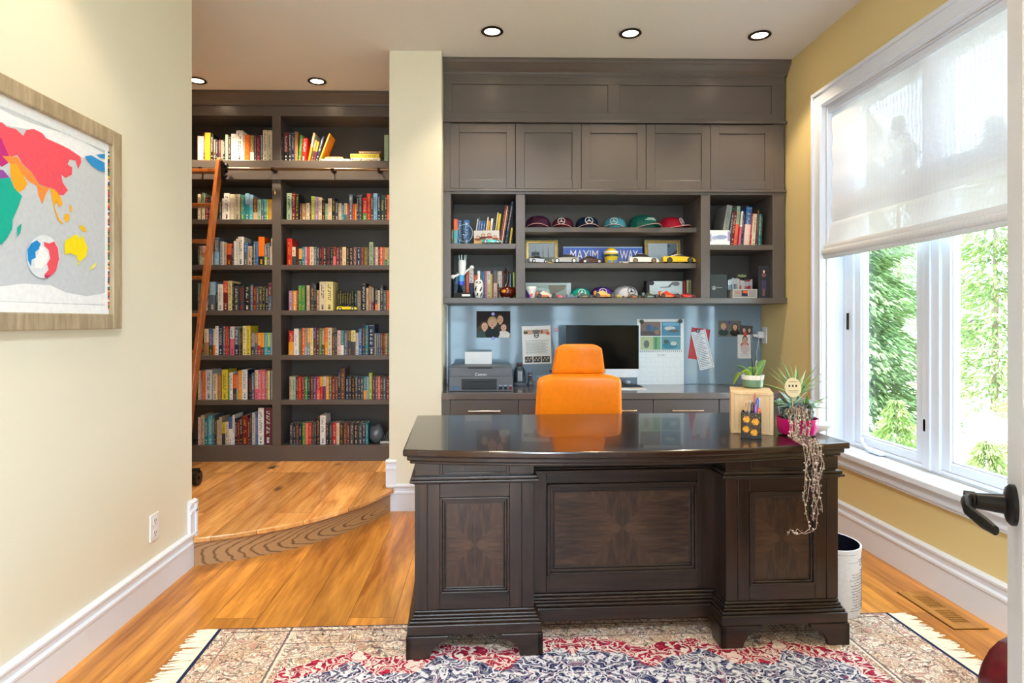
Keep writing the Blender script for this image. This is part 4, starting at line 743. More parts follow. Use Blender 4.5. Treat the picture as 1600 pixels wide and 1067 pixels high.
sh = [(rect(0, 1, 0, 1), (244, 240, 240)), (ell(.5, .56, .3, .14), (214, 120, 120))]+face(.52, .75, .17, (120, 84, 62), (226, 206, 206), .95)+[(rect(.2, .8, .2-i*.05, .21-i*.05), (150, 150, 156)) for i in range(3)]
pinned('baby_card', 'white card with a baby picture and red magnet at the right of the glass', 'card', 1152.5, 523, 1174.5, 560, (240, 240, 240), sh, dy=.006)
magnet(1164.5, 522, (222, 60, 30), 'red magnet on the baby card', .014, dy=.009)

# outlets
def outlet(name, label, loc, rz):
    t = thing(name, label, 'outlet', loc, rz)
    MB().box(-.036, .036, -.007, 0, -.06, .06).build('cover_plate', M_whitep, t, bevel=.002)
    for z in (.027, -.027):
        s = MB().box(-.017, .017, -.009, -.0065, z-.017, z+.017).build('socket', M_whitep, t, bevel=.003)
        MB().box(-.008, -.0055, -.0098, -.0088, z-.002, z+.009).box(.0055, .008, -.0098, -.0088, z-.002, z+.007).cyl((0, -.0098, z-.009), (0, -.0088, z-.009), .0028, seg=10).build('slots', M_blackp, s)
    return t
p = onX(240, 823, XL+.001)
outlet('wall_outlet', 'white power outlet low on the left wall', (XL+.0005, p.y, p.z), PI/2)
p = onX(1195, 524, XR-.001)
outlet('wall_outlet', 'white power outlet with a plugged-in charger on the right wall above the worktop', (XR-.0005, p.y, p.z), -PI/2)
t = thing('wall_charger', 'white charger with a thin cable in the outlet by the backsplash', 'charger', (XR-.035, p.y+.005, p.z))
MB().box(-.02, .022, -.02, .02, -.02, .03).build('plug', M_whitep, t, bevel=.004); MB().box(-.05, -.018, -.012, .012, -.012, .008).build('adapter', M_whitep, t, bevel=.003)
MB().tube([(-.01, 0, -.02), (-.014, 0, -.07), (-.03, -.01, -.13), (-.025, -.01, -.19), (.0, -.01, -.25), (.002, -.02, ZT-p.z+.006)], .0022, 6).build('cable', M_whitep, t, smooth=True)
# ================================================================== THINGS ON THE WORKTOP
# printer
YP = 4.16
a, b = at(701.5, 608, YP), at(801, 608, YP); pw = b.x-a.x; ph = at(750, 573, YP).z-ZT
pr = thing('printer', 'grey ink tank printer with paper in its rear tray at the left of the worktop', 'printer', ((a.x+b.x)/2, YP, ZT+.001))
w2 = pw/2; m = MB(); m.box(-w2, w2, 0, .33, 0, ph*.6); m.box(-w2+.003, w2-.003, .006, .33, ph*.6, ph*.96); m.box(-w2+.006, w2-.006, .02, .32, ph*.96, ph)
m.build('body', M_greyp, pr, bevel=.006)
MB().box(-w2*.6, w2*.5, -.002, .02, ph*.08, ph*.5).build('output_slot', M_blackp, pr, bevel=.002)
m = MB(); m.box(-w2*.42, w2*.3, -.004, .0, ph*.36, ph*.43); m.box(-w2*.58, w2*.48, -.012, .01, ph*.08, ph*.14)
for k in range(7): m.box(-w2*.5+k*w2*.14, -w2*.47+k*w2*.14, -.0035, .0, ph*.2, ph*.26)
m.build('paper_guide', M_blackm, pr)
MB().box(-w2*.4, w2*.35, .0, .02, ph*.92, ph*.975).build('control_panel', M_blackm, pr, bevel=.002)
for k, c in enumerate(((20, 24, 30), (40, 30, 60), (120, 26, 44))):
    x = w2*(.57+.155*k); MB().box(x, x+w2*.1, -.003, .002, ph*.07, ph*.26, c).box(x, x+w2*.1, -.0031, .001, ph*.2, ph*.26, (150, 165, 185)).build('ink_window', VG, pr)
MB().box(-w2*.92, -w2*.68, -.003, .002, ph*.06, ph*.2, (90, 110, 150)).build('ink_window', VG, pr)
textmesh('Canon', .026, 'lettering', M_whitep, pr, (0, .0045, ph*.68), sx=1.15, ext=.001)
MB().box(-w2*.54, w2*.36, 0, .003, 0, .1).xf(Matrix.Translation((0, .25, ph-.01)) @ Matrix.Rotation(-.25, 4, 'X')).build('paper_stack', M_cardp, pr)
# cordless phone
p = onZ(812, 602, ZT); ph_ = thing('cordless_phone', 'black and silver cordless phone in its base beside the printer', 'phone', (p.x, p.y-.01, ZT+.001))
m = MB(); m.lathe([(.05, 0), (.052, .01), (.045, .022), (0, .026)], seg=24, sx=.95); m.build('base', M_greyp, ph_, smooth=True)
MB().tube([(0, .01, .022), (0, .03, .1), (0, .036, .13)], [.044, .042, .03], 24, flat=.35, up=(0, 1, 0)).build('cradle', MATS['black_plastic'], ph_, smooth=True)
hs = MB().box(-.022, .022, -.018, .01, .02, .17).xf(Matrix.Rotation(-.18, 4, 'X')).build('handset', M_greyp, ph_, bevel=.007)
m = MB().box(-.018, .018, -.0195, -.017, .115, .16, (14, 15, 18)); m.box(-.013, .013, -.0205, -.018, .12, .138, (86, 100, 104)); m.box(-.01, .01, -.0205, -.018, .15, .153, (190, 30, 40))
for i in range(3):
    for j in range(5): m.box(-.014+i*.011, -.006+i*.011, -.0205, -.017, .035+j*.014, .043+j*.014, (210, 214, 220))
m.xf(Matrix.Rotation(-.18, 4, 'X')).build('keypad', VM, hs)
# small figurine, speaker
p = onZ(829, 602, ZT); t = thing('desk_figurine', 'small dark grey figurine between the phone and the black box', 'figurine', (p.x, p.y+.03, ZT+.001))
MB().lathe([(.022, 0), (.024, .01), (.014, .03), (.018, .045), (.01, .058), (0, .06)], seg=16).ball((0, 0, .07), .017).ball((-.012, 0, .088), .006).ball((.012, 0, .088), .006).tube([(.01, -.01, .03), (.04, -.012, .022)], .004, 6).build('body', M_greyp, t, smooth=True)
MB().ball((-.006, -.015, .073), .004, col=(230, 230, 230)).ball((.006, -.015, .073), .004, col=(230, 230, 230)).ball((0, -.018, .05), .005, col=(150, 40, 40)).build('face_marks', VM, t)
p = onZ(852, 600, ZT); t = thing('black_desk_box', 'small black box with a silver edge left of the orange chair', 'box', (p.x, p.y+.06, ZT+.001))
MB().box(-.055, .055, -.05, .05, 0, .11).build('body', M_blackp, t, bevel=.006); MB().box(-.03, .03, -.052, -.049, .088, .1).build('silver_edge', M_chrome, t)
t = thing('camera_case', 'dark camera-like case on the worktop behind the orange chair', 'case', (p.x+.11, p.y+.08, ZT+.001))
MB().box(-.05, .03, -.03, .03, 0, .09).cyl((-.0, -.05, .045), (-.0, -.02, .045), .028).build('body', M_blackp, t, bevel=.005)
# computer
ic = at(941, 560, 4.40); im = thing('desktop_computer', 'all-in-one computer with black screen and silver chin behind the orange chair', 'computer', (ic.x, 4.40, ZT+.001))
zt_, zb_ = at(941, 508.5, 4.40).z-ZT, at(941, 590, 4.40).z-ZT; wI = .264
MB().box(-wI, wI, 0, .014, zb_, zt_).build('housing', M_chrome, im, bevel=.004)
MB().box(-wI+.001, wI-.001, -.002, .002, zb_+.062, zt_-.001).build('screen', mat('black_screen', (3, 3, 5), .12, spec=.12), im, bevel=.001)
MB().box(-wI+.001, wI-.001, -.002, .002, zb_+.001, zb_+.061).build('chin', mat('silver_panel', (214, 218, 226), .35, metal=.3), im, bevel=.001)
MB().box(-.1, .1, .01, .18, 0, .006).box(-.1, .1, .1, .106, .004, .2).build('stand', M_chrome, im, bevel=.002)
p = onZ(982, 602, ZT); t = tag(MB().ball((0, 0, .006), .05, 16, 8, (235, 238, 244), (.62, 1.0, .32)).build('computer_mouse', VG, loc=(p.x, p.y+.06, ZT+.011), smooth=True), 'white computer mouse on the worktop right of the computer', 'mouse')
q = onZ(993, 605, ZT); tag(MB().box(-.07, .09, -.06, .06, 0, .006, (60, 66, 72)).build('mouse_pad', VM, loc=(q.x-.04, q.y+.05, ZT+.001)), 'thin dark mouse pad under the white mouse', 'mouse pad'); t.location.z = ZT+.0125
q = onZ(985, 609, ZT); tag(MB().box(-.11, .11, -.05, .05, 0, .004, (236, 238, 240)).box(.0, .11, -.05, .04, .004, .005, (214, 196, 180)).build('papers', VM, loc=(q.x, q.y+.045, ZT+.001), rot=(0, 0, .1)), 'white papers lying at the worktop edge right of the chair', 'papers')
q = onZ(1148, 600, ZT); t = thing('dark_gift_box', 'black patterned box on the worktop behind the orchid', 'box', (q.x, q.y+.1, ZT+.001))
m = MB().box(-.06, .11, -.05, .05, 0, .105, (20, 20, 26))
rn = random.Random(3)
for k in range(26): x, z = rn.uniform(-.055, .09), rn.uniform(.01, .09); m.box(x, x+.006+rn.random()*.012, -.0506, -.05, z, z+.002+rn.random()*.004, rn.choice([(170, 176, 190), (130, 60, 120), (90, 100, 130)]))
m.build('box', VG, t, bevel=.002)

# ================================================================== SHELF OBJECTS
def hb(x0, x1, yt, c, tc, lab, shelf, ybase, Y, grp, lean_=0, d=None):
    zs = SHL[shelf]; a, b = at(x0, 500, Y).x, at(x1, 500, Y).x; h = (ybase-yt)*Y/F/math.cos(lean_); w = (b-a)*math.cos(lean_)
    c = c.split('/'); m = bookmesh(w, h, d or min(.7*h, .24), c[-1], c[0] if len(c) > 1 else None, .55, tc, random.Random(int(x0*7)))
    o = m.build('book', M_book, loc=(a, Y, zs+(w*math.sin(lean_) if lean_ > 0 else 0)+.0008), rot=(0, lean_, 0), flip=False); return tag(o, lab+', cabinet shelf', 'book', grp)
G1 = 'books on the upper left cabinet shelf'
K = 110/1565; X_ = lambda z: 700+z*K; Y_ = lambda z: 310+z*K
for (x0, x1, yt, c, tc, lab, ln, yy) in (
    (76, 122, 670, 'ol', None, 'short olive book at the far left of the upper left', 0, .05), (126, 214, 455, 'tq/co', None, 'turquoise book with a coral top end, upper left', 0, .03), (220, 298, 465, 'bl', 'wh', 'blue guide book just behind the glass award, upper left', 0, .07), (350, 480, 460, 'bl', 'wh', 'thick blue guide book right of the glass award, upper left', 0, .07),
    (575, 598, 440, 'lg', None, 'thin pale grey booklet leaning, first after the gap, upper left', .14, .05), (602, 622, 400, 'sl', None, 'thin slate booklet leaning, second after the gap, upper left', .14, .05),
    (630, 668, 485, 'bl', 'wh', 'blue guide leaning, first of three alike, upper left', .12, .05), (678, 726, 485, 'bl', 'wh', 'blue guide leaning, second of three alike, upper left', .12, .05), (740, 780, 485, 'bl', 'wh', 'blue guide leaning, third of three alike, upper left', .12, .05),
    (795, 822, 400, 'cr', None, 'thin cream book leaning after the blue guides, upper left', .14, .05), (836, 876, 485, 'co/am', None, 'amber and coral book leaning beside the thin cream one, upper left', .12, .05), (895, 940, 435, 'wh', 'dg', 'white book leaning in the middle of the row, upper left', .12, .05), (958, 990, 490, 'sl/nv', 'wh', 'navy book leaning right of the white one, upper left', .12, .05),
    (1010, 1032, 300, 'py', None, 'slim pale yellow book leaning left of the yellow pair, upper left', .13, .05), (1050, 1096, 330, 'ye', 'br', 'bright yellow book leaning, upper left', .13, .05),
    (1136, 1180, 150, 'dr', None, 'tall dark red book leaning, upper left', .155, .045), (1184, 1205, 165, 'lp', None, 'tall thin pale book leaning against the dark red one, upper left', .155, .045), (1210, 1240, 230, 'bk', 'am', 'tall black book with gold marks leaning, upper left', .155, .045), (1256, 1310, 60, 'nv', 'cr', 'tallest navy book leaning near the divider, upper left', .165, .045),
    (1358, 1395, 640, 'ye', 'br', 'short yellow book leaning at the right end, upper left', .13, .05)):
    hb(X_(x0), X_(x1), Y_(yt), c, tc, lab, 'L', Y_(1005), YU+yy, G1, ln, .16 if yt > 300 else .22)
G2 = 'books on the lower left cabinet shelf'; Y_ = lambda z: 395+z*K
for (x0, x1, yt, c, tc, lab, ln) in (
    (114, 190, 420, 'sl/lb', None, 'light blue patterned book leaning behind the glass statuette, lower left', .13), (330, 390, 520, 'br', None, 'brown book behind the glass statuette, lower left', 0), (398, 470, 395, 'co', 'lp', 'coral book left of the blue and white one, lower left', 0), (474, 570, 370, 'nv/wh', 'bl', 'white and navy book in the row, lower left', 0), (578, 655, 480, 'bl/co', 'wh', 'short coral and blue book behind the spotted vase, lower left', 0),
    (660, 712, 380, 'lb', None, 'light blue book behind the spotted vase, lower left', 0), (716, 762, 395, 'te', None, 'teal book right of the light blue one, lower left', 0), (765, 818, 400, 'bl', 'lb', 'slim blue book in the middle, lower left', 0), (821, 866, 390, 'pk', None, 'pink book in the middle, lower left', 0), (870, 944, 395, 'cr/wh', 'dg', 'white book with dark title block, lower left', 0), (946, 972, 460, 'ye', None, 'slim yellow book, lower left', 0), (974, 1000, 450, 'tn', None, 'slim tan book, lower left', 0), (1010, 1096, 375, 'lp/sl', 'rd', 'slate and pale pink book, lower left', 0),
    (1100, 1134, 400, 'dg/cr', None, 'cream book left of the white one, lower left', 0), (1137, 1198, 395, 'wh', 'dg', 'white book behind the amber glass animal, lower left', 0), (1200, 1240, 400, 'mr', None, 'maroon book behind the neck of the glass animal, lower left', 0), (1338, 1368, 440, 'mr', None, 'slim maroon book near the divider, lower left', 0), (1371, 1398, 450, 'lb', None, 'slim light blue book near the divider, lower left', 0), (1440, 1480, 420, 'lm', None, 'lime book second from the divider, lower left', 0), (1484, 1512, 420, 'dn', None, 'dark green book touching the divider, lower left', 0)):
    hb(X_(x0), X_(x1), Y_(yt), c, tc, lab, 'B', Y_(1000), YU+(.13 if ln == 0 else .2), G2, ln, .16)
G3 = 'books on the upper right cabinet shelf'; K3 = 125/1600; X3 = lambda z: 1100+z*K3; Y3 = lambda z: 310+z*K3
for (x0, x1, yt, c, tc, lab, ln) in (
    (330, 440, 105, 'gr', 'te', 'wide grey binder with a teal stripe leaning, upper right', .17), (475, 520, 240, 'dg', None, 'dark grey book leaning behind the picture block, upper right', .13), (524, 590, 220, 'dr', None, 'dark red book leaning, upper right', .12), (593, 655, 120, 'co/sg', 'br', 'tall sage and coral storybook leaning, upper right', .1), (690, 728, 215, 'pk/wh', None, 'white book with a pink foot leaning, upper right', .09), (731, 770, 225, 'nv', None, 'navy book leaning left of the comic, upper right', .09),
    (793, 905, 130, 'lp/bl', 'cr', 'thick blue comic volume in the middle of the leaning row, upper right', .08), (915, 942, 260, 'rd', None, 'slim red book leaning after the comic, upper right', .07), (945, 1020, 270, 'cr', 'mr', 'cream book leaning after the red one, upper right', .07), (1040, 1070, 190, 'br', None, 'brown book leaning near the end, upper right', .05), (1085, 1125, 270, 'te', None, 'teal book second from the row end, upper right', .04), (1128, 1160, 290, 'dn', None, 'dark green book ending the row, upper right', .03)):
    hb(X3(x0), X3(x1), Y3(yt), c, tc, lab, 'R', Y3(915), YU+.07, G3, ln, .2)
# picture block in front (white, violet ends)
a, b = at(1101, 382.5, YU+.02), at(1141, 382.5, YU+.02); zr = SHL['R']
t = thing('picture_block', 'white and lilac card box with a faint car picture, front of upper right shelf', 'box', ((a.x+b.x)/2+.015, YU+.012, zr+.001)); hh = .102
m = MB().box(-.078, .07, 0, .045, 0, hh, (240, 242, 246)); m.box(-.0785, -.06, -.0006, .02, hh*.22, hh*.75, (168, 158, 212)); m.box(.052, .0705, -.0006, .02, hh*.25, hh*.92, (168, 158, 212)); m.add([(-.06+q*.11, -.0004, hh*.35+r*hh*.3) for q, r in ell(.5, .5, .5, .5)], [tuple(range(16))], (186, 198, 226)); m.add([(-.03+q*.08, -.0006, hh*.4+r*hh*.28) for q, r in ell(.5, .5, .5, .5)], [tuple(range(16))], (150, 164, 200))
m.build('card_box', VM, t, bevel=.002)
m = MB(); emblem(m, (-.042, -.001, hh*.45), .013, (1, 0, 0), (0, 0, 1), (0, -1, 0), (150, 160, 176)); m.build('emblem', VM, t)

# glass award
K = 110/1565; p = at(700+375*K, 380, YU+.03); t = thing('glass_award', 'round clear glass award in front of the blue guide books', 'award', (p.x, YU+.035, SHL['L']+.001))
MB().lathe([(.0, -.009), (.048, -.009), (.056, -.004), (.056, .004), (.048, .009), (0, .009)], seg=36, sy=1.12).xf(Matrix.Translation((0, 0, .074)) @ Matrix.Rotation(PI/2, 4, 'X')).build('disc', M_clear, t, smooth=True)
MB().tube([(.054*math.cos(q), -.006, .074+.06*math.sin(q)) for q in [2*PI*k/30 for k in range(30)]], .0022, 6, (150, 196, 220), closed=True).build('rim', VG, t, smooth=True)
MB().box(-.035, .035, -.014, .014, 0, .014).build('foot', M_clear, t, bevel=.003)
# postcard with people and toy convertible
a, b = at(740.5, 361, YU+.02), at(780.5, 361, YU+.02); hh = .09
sh = [(rect(0, 1, 0, 1), (206, 204, 206)), (rect(0, 1, 0, .35), (206, 170, 120)), (rect(.0, .45, .3, .42), (176, 120, 90))]+face(.16, .5, .07, (84, 56, 40), (120, 80, 60), 1.2)+face(.36, .64, .075, (60, 44, 34), (90, 60, 50), 1.25)+face(.6, .66, .07, (60, 44, 34), (140, 60, 50), 1.25)+face(.83, .5, .065, (140, 100, 70), (150, 70, 60), 1.2)
tag(card(.176, hh, (240, 240, 240), sh, .002).build('postcard', VM, loc=((a.x+b.x)/2, YU+.022, SHL['L']+hh/2+.003), rot=(-.06, -.03, 0), flip=False), 'postcard of four people leaning on the books, upper left cabinet shelf', 'photo')

def car(px0, px1, yb, shelf, Y, label, col, kind='coupe', col2=None, flipx=False, name='model_car', grp=None, hk=1.0, zz=None, rz=0, wheel=(60, 60, 62)):
    """die-cast car, side on to the camera"""
    a, b = at(px0, yb, Y), at(px1, yb, Y); Ln = b.x-a.x; zs = SHL[shelf] if zz is None else zz
    t = thing(name, label, 'toy car', ((a.x+b.x)/2, Y, zs+.001), rz+(PI if flipx else 0), grp); W = Ln*.40*(1 if Ln < .2 else .95); r = Ln*.088; hw = W/2
    col2 = col2 or (20, 22, 26)
    if kind == 'formula':
        m = MB(); P = [(-.46, .07), (-.46, .13), (-.3, .2), (-.16, .26), (-.05, .2), (.06, .17), (.3, .11), (.5, .06), (.5, .035), (-.3, .04)]
        m.prism([(x*Ln, z*Ln*1.35) for x, z in P], (-hw*.3, hw*.3), lambda x, z, q: (x, q, z), col); m.prism([(x*Ln, z*Ln) for x, z in ((-.3, .04), (-.28, .14), (.05, .13), (.14, .05))], (-hw*.8, hw*.8), lambda x, z, q: (x, q, z), col2)
        m.box(-.5*Ln, -.42*Ln, -hw*.8, hw*.8, .29*Ln, .32*Ln, col); m.box(-.5*Ln, -.42*Ln, -hw*.82, -hw*.78, .1*Ln, .33*Ln, col2); m.box(-.5*Ln, -.42*Ln, hw*.78, hw*.82, .1*Ln, .33*Ln, col2); m.box(.44*Ln, .52*Ln, -hw, hw, .03*Ln, .045*Ln, col2)
        m.build('body', VG, t, bevel=.001); MB().ball((-.0*Ln, 0, .27*Ln), Ln*.045, 8, 6, (240, 220, 60)).build('helmet', VG, t); r = Ln*.11; wx = (-.36, .33); ww = hw*.34
    else:
        H = {'coupe': .315, 'sedan': .33, 'low': .27, 'convertible': .22}[kind]*hk
        low = [(-.5, .06), (-.495, .17), (-.46, .2), (-.2, .205), (.15, .195), (.4, .165), (.49, .12), (.5, .05)] if kind != 'convertible' else [(-.5, .06), (-.5, .17), (-.45, .19), (-.1, .18), (.15, .18), (.45, .15), (.5, .11), (.5, .05)]
        m = MB(); n = len(low)
        def sect(x, z, k): return (x*Ln, k, z*Ln)
        # lower body with rounded shoulders
        ys = [(-1, .82), (-.97, 1), (-.8, 1.06), (0, 1.09), (.8, 1.06), (.97, 1), (1, .82)]
        tops = low[1:-1]; vs = []; fs = []
        for x, z in tops:
            for y, k in ys:
                tp = 1-.35*max(0, abs(x)-.35)/.15; vs.append((x*Ln, y*hw*tp, z*k*Ln))
            for y in (1, -1): vs.append((x*Ln, y*hw*.95, .045*Ln))
        q = len(ys)+2
        for i in range(len(tops)-1):
            for j in range(q): fs.append((i*q+j, i*q+(j+1) % q, (i+1)*q+(j+1) % q, (i+1)*q+j))
        fs += [tuple(range(q))[::-1], tuple((len(tops)-1)*q+j for j in range(q))]
        m.add(vs, fs, col)
        if kind == 'convertible': m.box(-.2*Ln, .1*Ln, -hw*.75, hw*.75, .17*Ln, .2*Ln, col2)
        m.build('body', VG, t, smooth=True)
        if kind != 'convertible':
            cab = {'coupe': [(-.42, .2), (-.2, H), (0, H*1.02), (.26, .185)], 'sedan': [(-.36, .2), (-.22, H), (.06, H), (.24, .19)], 'low': [(-.34, .2), (-.12, H), (.06, H), (.32, .16)]}[kind]
            g = MB(); g.add([(x*Ln, s*hw*(.86 if z < .21 else .62), z*Ln) for x, z in cab for s in (-1, 1)], [(0, 2, 4, 6), (1, 7, 5, 3), (0, 1, 3, 2), (2, 3, 5, 4), (4, 5, 7, 6), (0, 6, 7, 1)], (28, 32, 38)); g.build('windows', VG, t, bevel=.001)
            x0, x1 = cab[1][0], cab[2][0]; MB().box((x0+.01)*Ln, (x1-.005)*Ln, -hw*.6, hw*.6, (H-.008)*Ln, (H+.012)*Ln, col).build('roof', VG, t, bevel=.002)
        else:
            MB().add([(.1*Ln, -hw*.7, .18*Ln), (.1*Ln, hw*.7, .18*Ln), (.05*Ln, hw*.6, .25*Ln), (.05*Ln, -hw*.6, .25*Ln)], [(0, 1, 2, 3)], (150, 170, 180)).build('windshield', VG, t, solid=.001)
        wx = (-.31, .31); ww = hw*.22
    for x in wx:
        for s in (-1, 1):
            m = MB(); m.cyl((x*Ln, s*(hw-ww), r), (x*Ln, s*hw*1.01, r), r, seg=14, col=(18, 18, 20)); m.cyl((x*Ln, s*hw, r), (x*Ln, s*hw*1.03, r), r*.6, seg=10, col=wheel); m.build('wheel', VG, t, smooth=True)
    return t
car(753, 783, 380.5, 'L', YU-.0+.012, 'turquoise and white toy car in front of the postcard', (70, 200, 206), 'convertible', (240, 240, 240), wheel=(220, 220, 220)).location.z = SHL['L']+.001
gC = 'model cars on the middle cabinet shelf'; s2 = 'C2'
car(822, 857, 411, s2, YC+.05, 'white and blue coupe at the left of the middle shelf', (196, 208, 226), 'coupe', grp=gC, rz=.5, wheel=(210, 214, 220))
car(861, 904, 411, s2, YC+.045, 'silver grey coupe with bright wheels, second from left, middle shelf', (170, 174, 176), 'coupe', grp=gC, wheel=(226, 230, 234), flipx=True)
car(906, 942, 411, s2, YC+.06, 'dark maroon sedan left of the yellow helmet, middle shelf', (66, 14, 24), 'coupe', grp=gC, wheel=(200, 204, 206))
car(967, 987, 411, s2, YC+.1, 'small white car behind the white sports car, middle shelf', (226, 226, 228), 'low', grp=gC)
car(982, 1028, 411, s2, YC+.045, 'white sports car with a grey glass roof, middle shelf', (232, 230, 226), 'coupe', grp=gC, wheel=(130, 100, 80))
car(1034, 1085, 411, s2, YC+.045, 'yellow supercar at the right end of the middle shelf', (232, 196, 30), 'low', grp=gC, wheel=(60, 60, 64))
gF = 'model race cars on the bottom cabinet shelf'; s3 = 'B'
for (a, b, dy, lab, c, k, c2) in ((838, 870, .05, 'white and orange race car beside the cup, bottom shelf', (236, 226, 210), 'formula', (216, 110, 60)), (852, 872, .13, 'pale blue toy car behind the white race car, bottom shelf', (186, 206, 226), 'coupe', None), (868, 884, .04, 'red toy motorcycle-like racer left of the teal cap, bottom shelf', (206, 28, 36), 'formula', (226, 60, 60)), (885, 903, .05, 'black race car in front of the teal cap, bottom shelf', (26, 30, 34), 'formula', (60, 30, 34)), (903, 927, .05, 'dark race car with a tan helmet between the two caps, bottom shelf', (44, 50, 56), 'formula', (150, 120, 70)), (928, 962, .05, 'yellow and orange race car in front of the purple cap, bottom shelf', (226, 190, 90), 'formula', (216, 130, 60)), (960, 976, .05, 'small gold race car left of the white cap front, bottom shelf', (206, 180, 90), 'formula', (110, 96, 50)), (982, 1002, .05, 'grey green race car in front of the white cap, bottom shelf', (60, 80, 80), 'formula', (206, 110, 70)), (1004, 1030, .05, 'black and teal race car in front of the silver picture box, bottom shelf', (30, 50, 52), 'formula', (130, 160, 160)), (1030, 1062, .045, 'bright red race car in front of the silver picture box, bottom shelf', (214, 40, 26), 'formula', (236, 120, 60)), (1058, 1086, .07, 'bright red sports car at the right end of the bottom shelf', (206, 22, 20), 'low', None)):
    car(a, b, 466, s3, YU+dy, lab, c, k, c2, grp=gF, wheel=(40, 40, 42), flipx=(k == 'low' and False))
bt = car(526, 557, 484, 'B', YS+.02, 'yellow open toy car in front of the black paperbacks in the library', (238, 220, 40), 'convertible', (40, 40, 44), zz=ZS[3], wheel=(200, 206, 210)); bt.location.y = YS+.045
for o in COL.objects:                                    # the row behind stands a little farther back
    if o.get('group') == 'books on the fourth shelf of the right bay' and at(520, 0, YS).x < o.location.x < at(562, 0, YS).x: o.location.y += .075
bt.location.y = YS+.042
# caps
def cap(px0, px1, shelf, Y, label, col, rz=0, brim=(30, 24, 28), ecol=(240, 240, 240), grp='baseball caps on the cabinet shelves', hk=1.0, up=False):
    a, b = at(px0, 400, Y), at(px1, 400, Y); r = min((b.x-a.x)/2, .1); t = thing('baseball_cap', label, 'cap', ((a.x+b.x)/2, Y+r*.75, SHL[shelf]+.001), rz, grp)
    H = r*1.02*hk; m = MB(); n = 12
    prof = [(r, 0), (r*1.0, H*.25), (r*.95, H*.5), (r*.82, H*.75), (r*.58, H*.92), (r*.3, H*.99), (.0001, H)]
    m.lathe(prof, seg=28, col=col, sy=1.08); m.build('crown', VM, t, smooth=True)
    MB().lathe([(r*.07, 0), (r*.06, r*.05), (0, r*.06)], (0, 0, H-.001), 10, col).build('button', VM, t, smooth=True)
    g = MB()
    for k in range(6):
        q = PI/6+k*PI/3; g.tube([(rr*1.003*math.cos(q), rr*1.08*1.003*math.sin(q), zz) for rr, zz in prof], .0009, 4, tuple(int(v*.7) for v in col))
    g.build('seams', VM, t)
    nu = 16; vs = []; w = r*.9
    br = MB()
    def bf(u, v):
        q = PI+PI*u; x = math.cos(q)*w*(1-.0*v); y0 = -math.sqrt(max(0, 1-(x/r/1.0)**2))*r*1.05
        y = y0-v*r*.72*math.sin(PI*u)**.6; z = (.30*r*(1-(x/w)**2))*(.55+.45*v*0)+(.05*r if up else 0)-v*.03*r+.004
        return (x, y, z)
    br.grid(nu, 6, bf, col); br.build('brim', VM, t, smooth=True, solid=.003, flip=False)
    e2 = MB(); e2.tube([Vector(bf(u/16, 1))+Vector((0, -.001, 0)) for u in range(17)], .0018, 5, (225, 180, 170)); e2.build('brim_edge', VM, t, smooth=True)
    if ecol:
        e = MB(); nrm = Vector((0, -1, .42)).normalized(); upv = Vector((0, .42, 1)).normalized(); emblem(e, Vector((0, -r*1.045, H*.56)), r*.32, (1, 0, 0), upv, nrm, ecol); e.build('emblem', VM, t)
    return t
for (a, b, lab, c, rz, e) in ((822, 862, 'plum baseball cap with a tonal badge, leftmost on the top shelf', (84, 38, 68), -.15, (70, 30, 56)), (864, 898, 'dark red and plum cap with a white emblem, second on the top shelf', (96, 30, 52), -.25, (240, 236, 236)), (901, 938, 'navy cap with a large white emblem, third on the top shelf', (24, 40, 66), 0, (240, 240, 240)), (946, 981, 'light blue and teal cap with emblem, fourth on the top shelf', (80, 160, 180), -.3, (226, 236, 240)), (985, 1031, 'dark green cap with white script, fifth on the top shelf', (24, 100, 88), .35, None), (1034, 1070, 'bright red cap turned right with a white emblem, top shelf', (176, 16, 46), .8, (240, 230, 230))):
    t = cap(a, b, 'C1', YC+.03, lab, c, rz, ecol=e)
    if e is None:
        m = MB()
        for k, ww in ((0, .03), (1, .045)):
            for j in range(7): m.box(-ww+j*ww*.29, -ww+j*ww*.29+.008, -.0008, .0008, -.004, .004, (200, 226, 214)) if k else m.box(-ww+j*ww*.29, -ww+j*ww*.29+.006, -.0008, .0008, .006, .014, (200, 226, 214))
        r = .1; m.xf(Matrix.Translation((0, -.101, .056)) @ Matrix.Rotation(.42, 4, 'X')).build('script', VM, t)
for (a, b, dy, lab, c, rz, e) in ((892, 925, .13, 'teal cap with a white emblem behind the race cars, bottom shelf', (16, 156, 146), 0, (236, 240, 240)), (925, 961, .14, 'purple cap with a white emblem behind the race cars, bottom shelf', (72, 34, 140), -.1, (226, 220, 240)), (961, 1000, .14, 'pale grey cap with a black emblem, bottom shelf', (206, 206, 216), .25, (20, 20, 24))):
    cap(a, b, 'B', YU+dy, lab, c, rz, ecol=e)
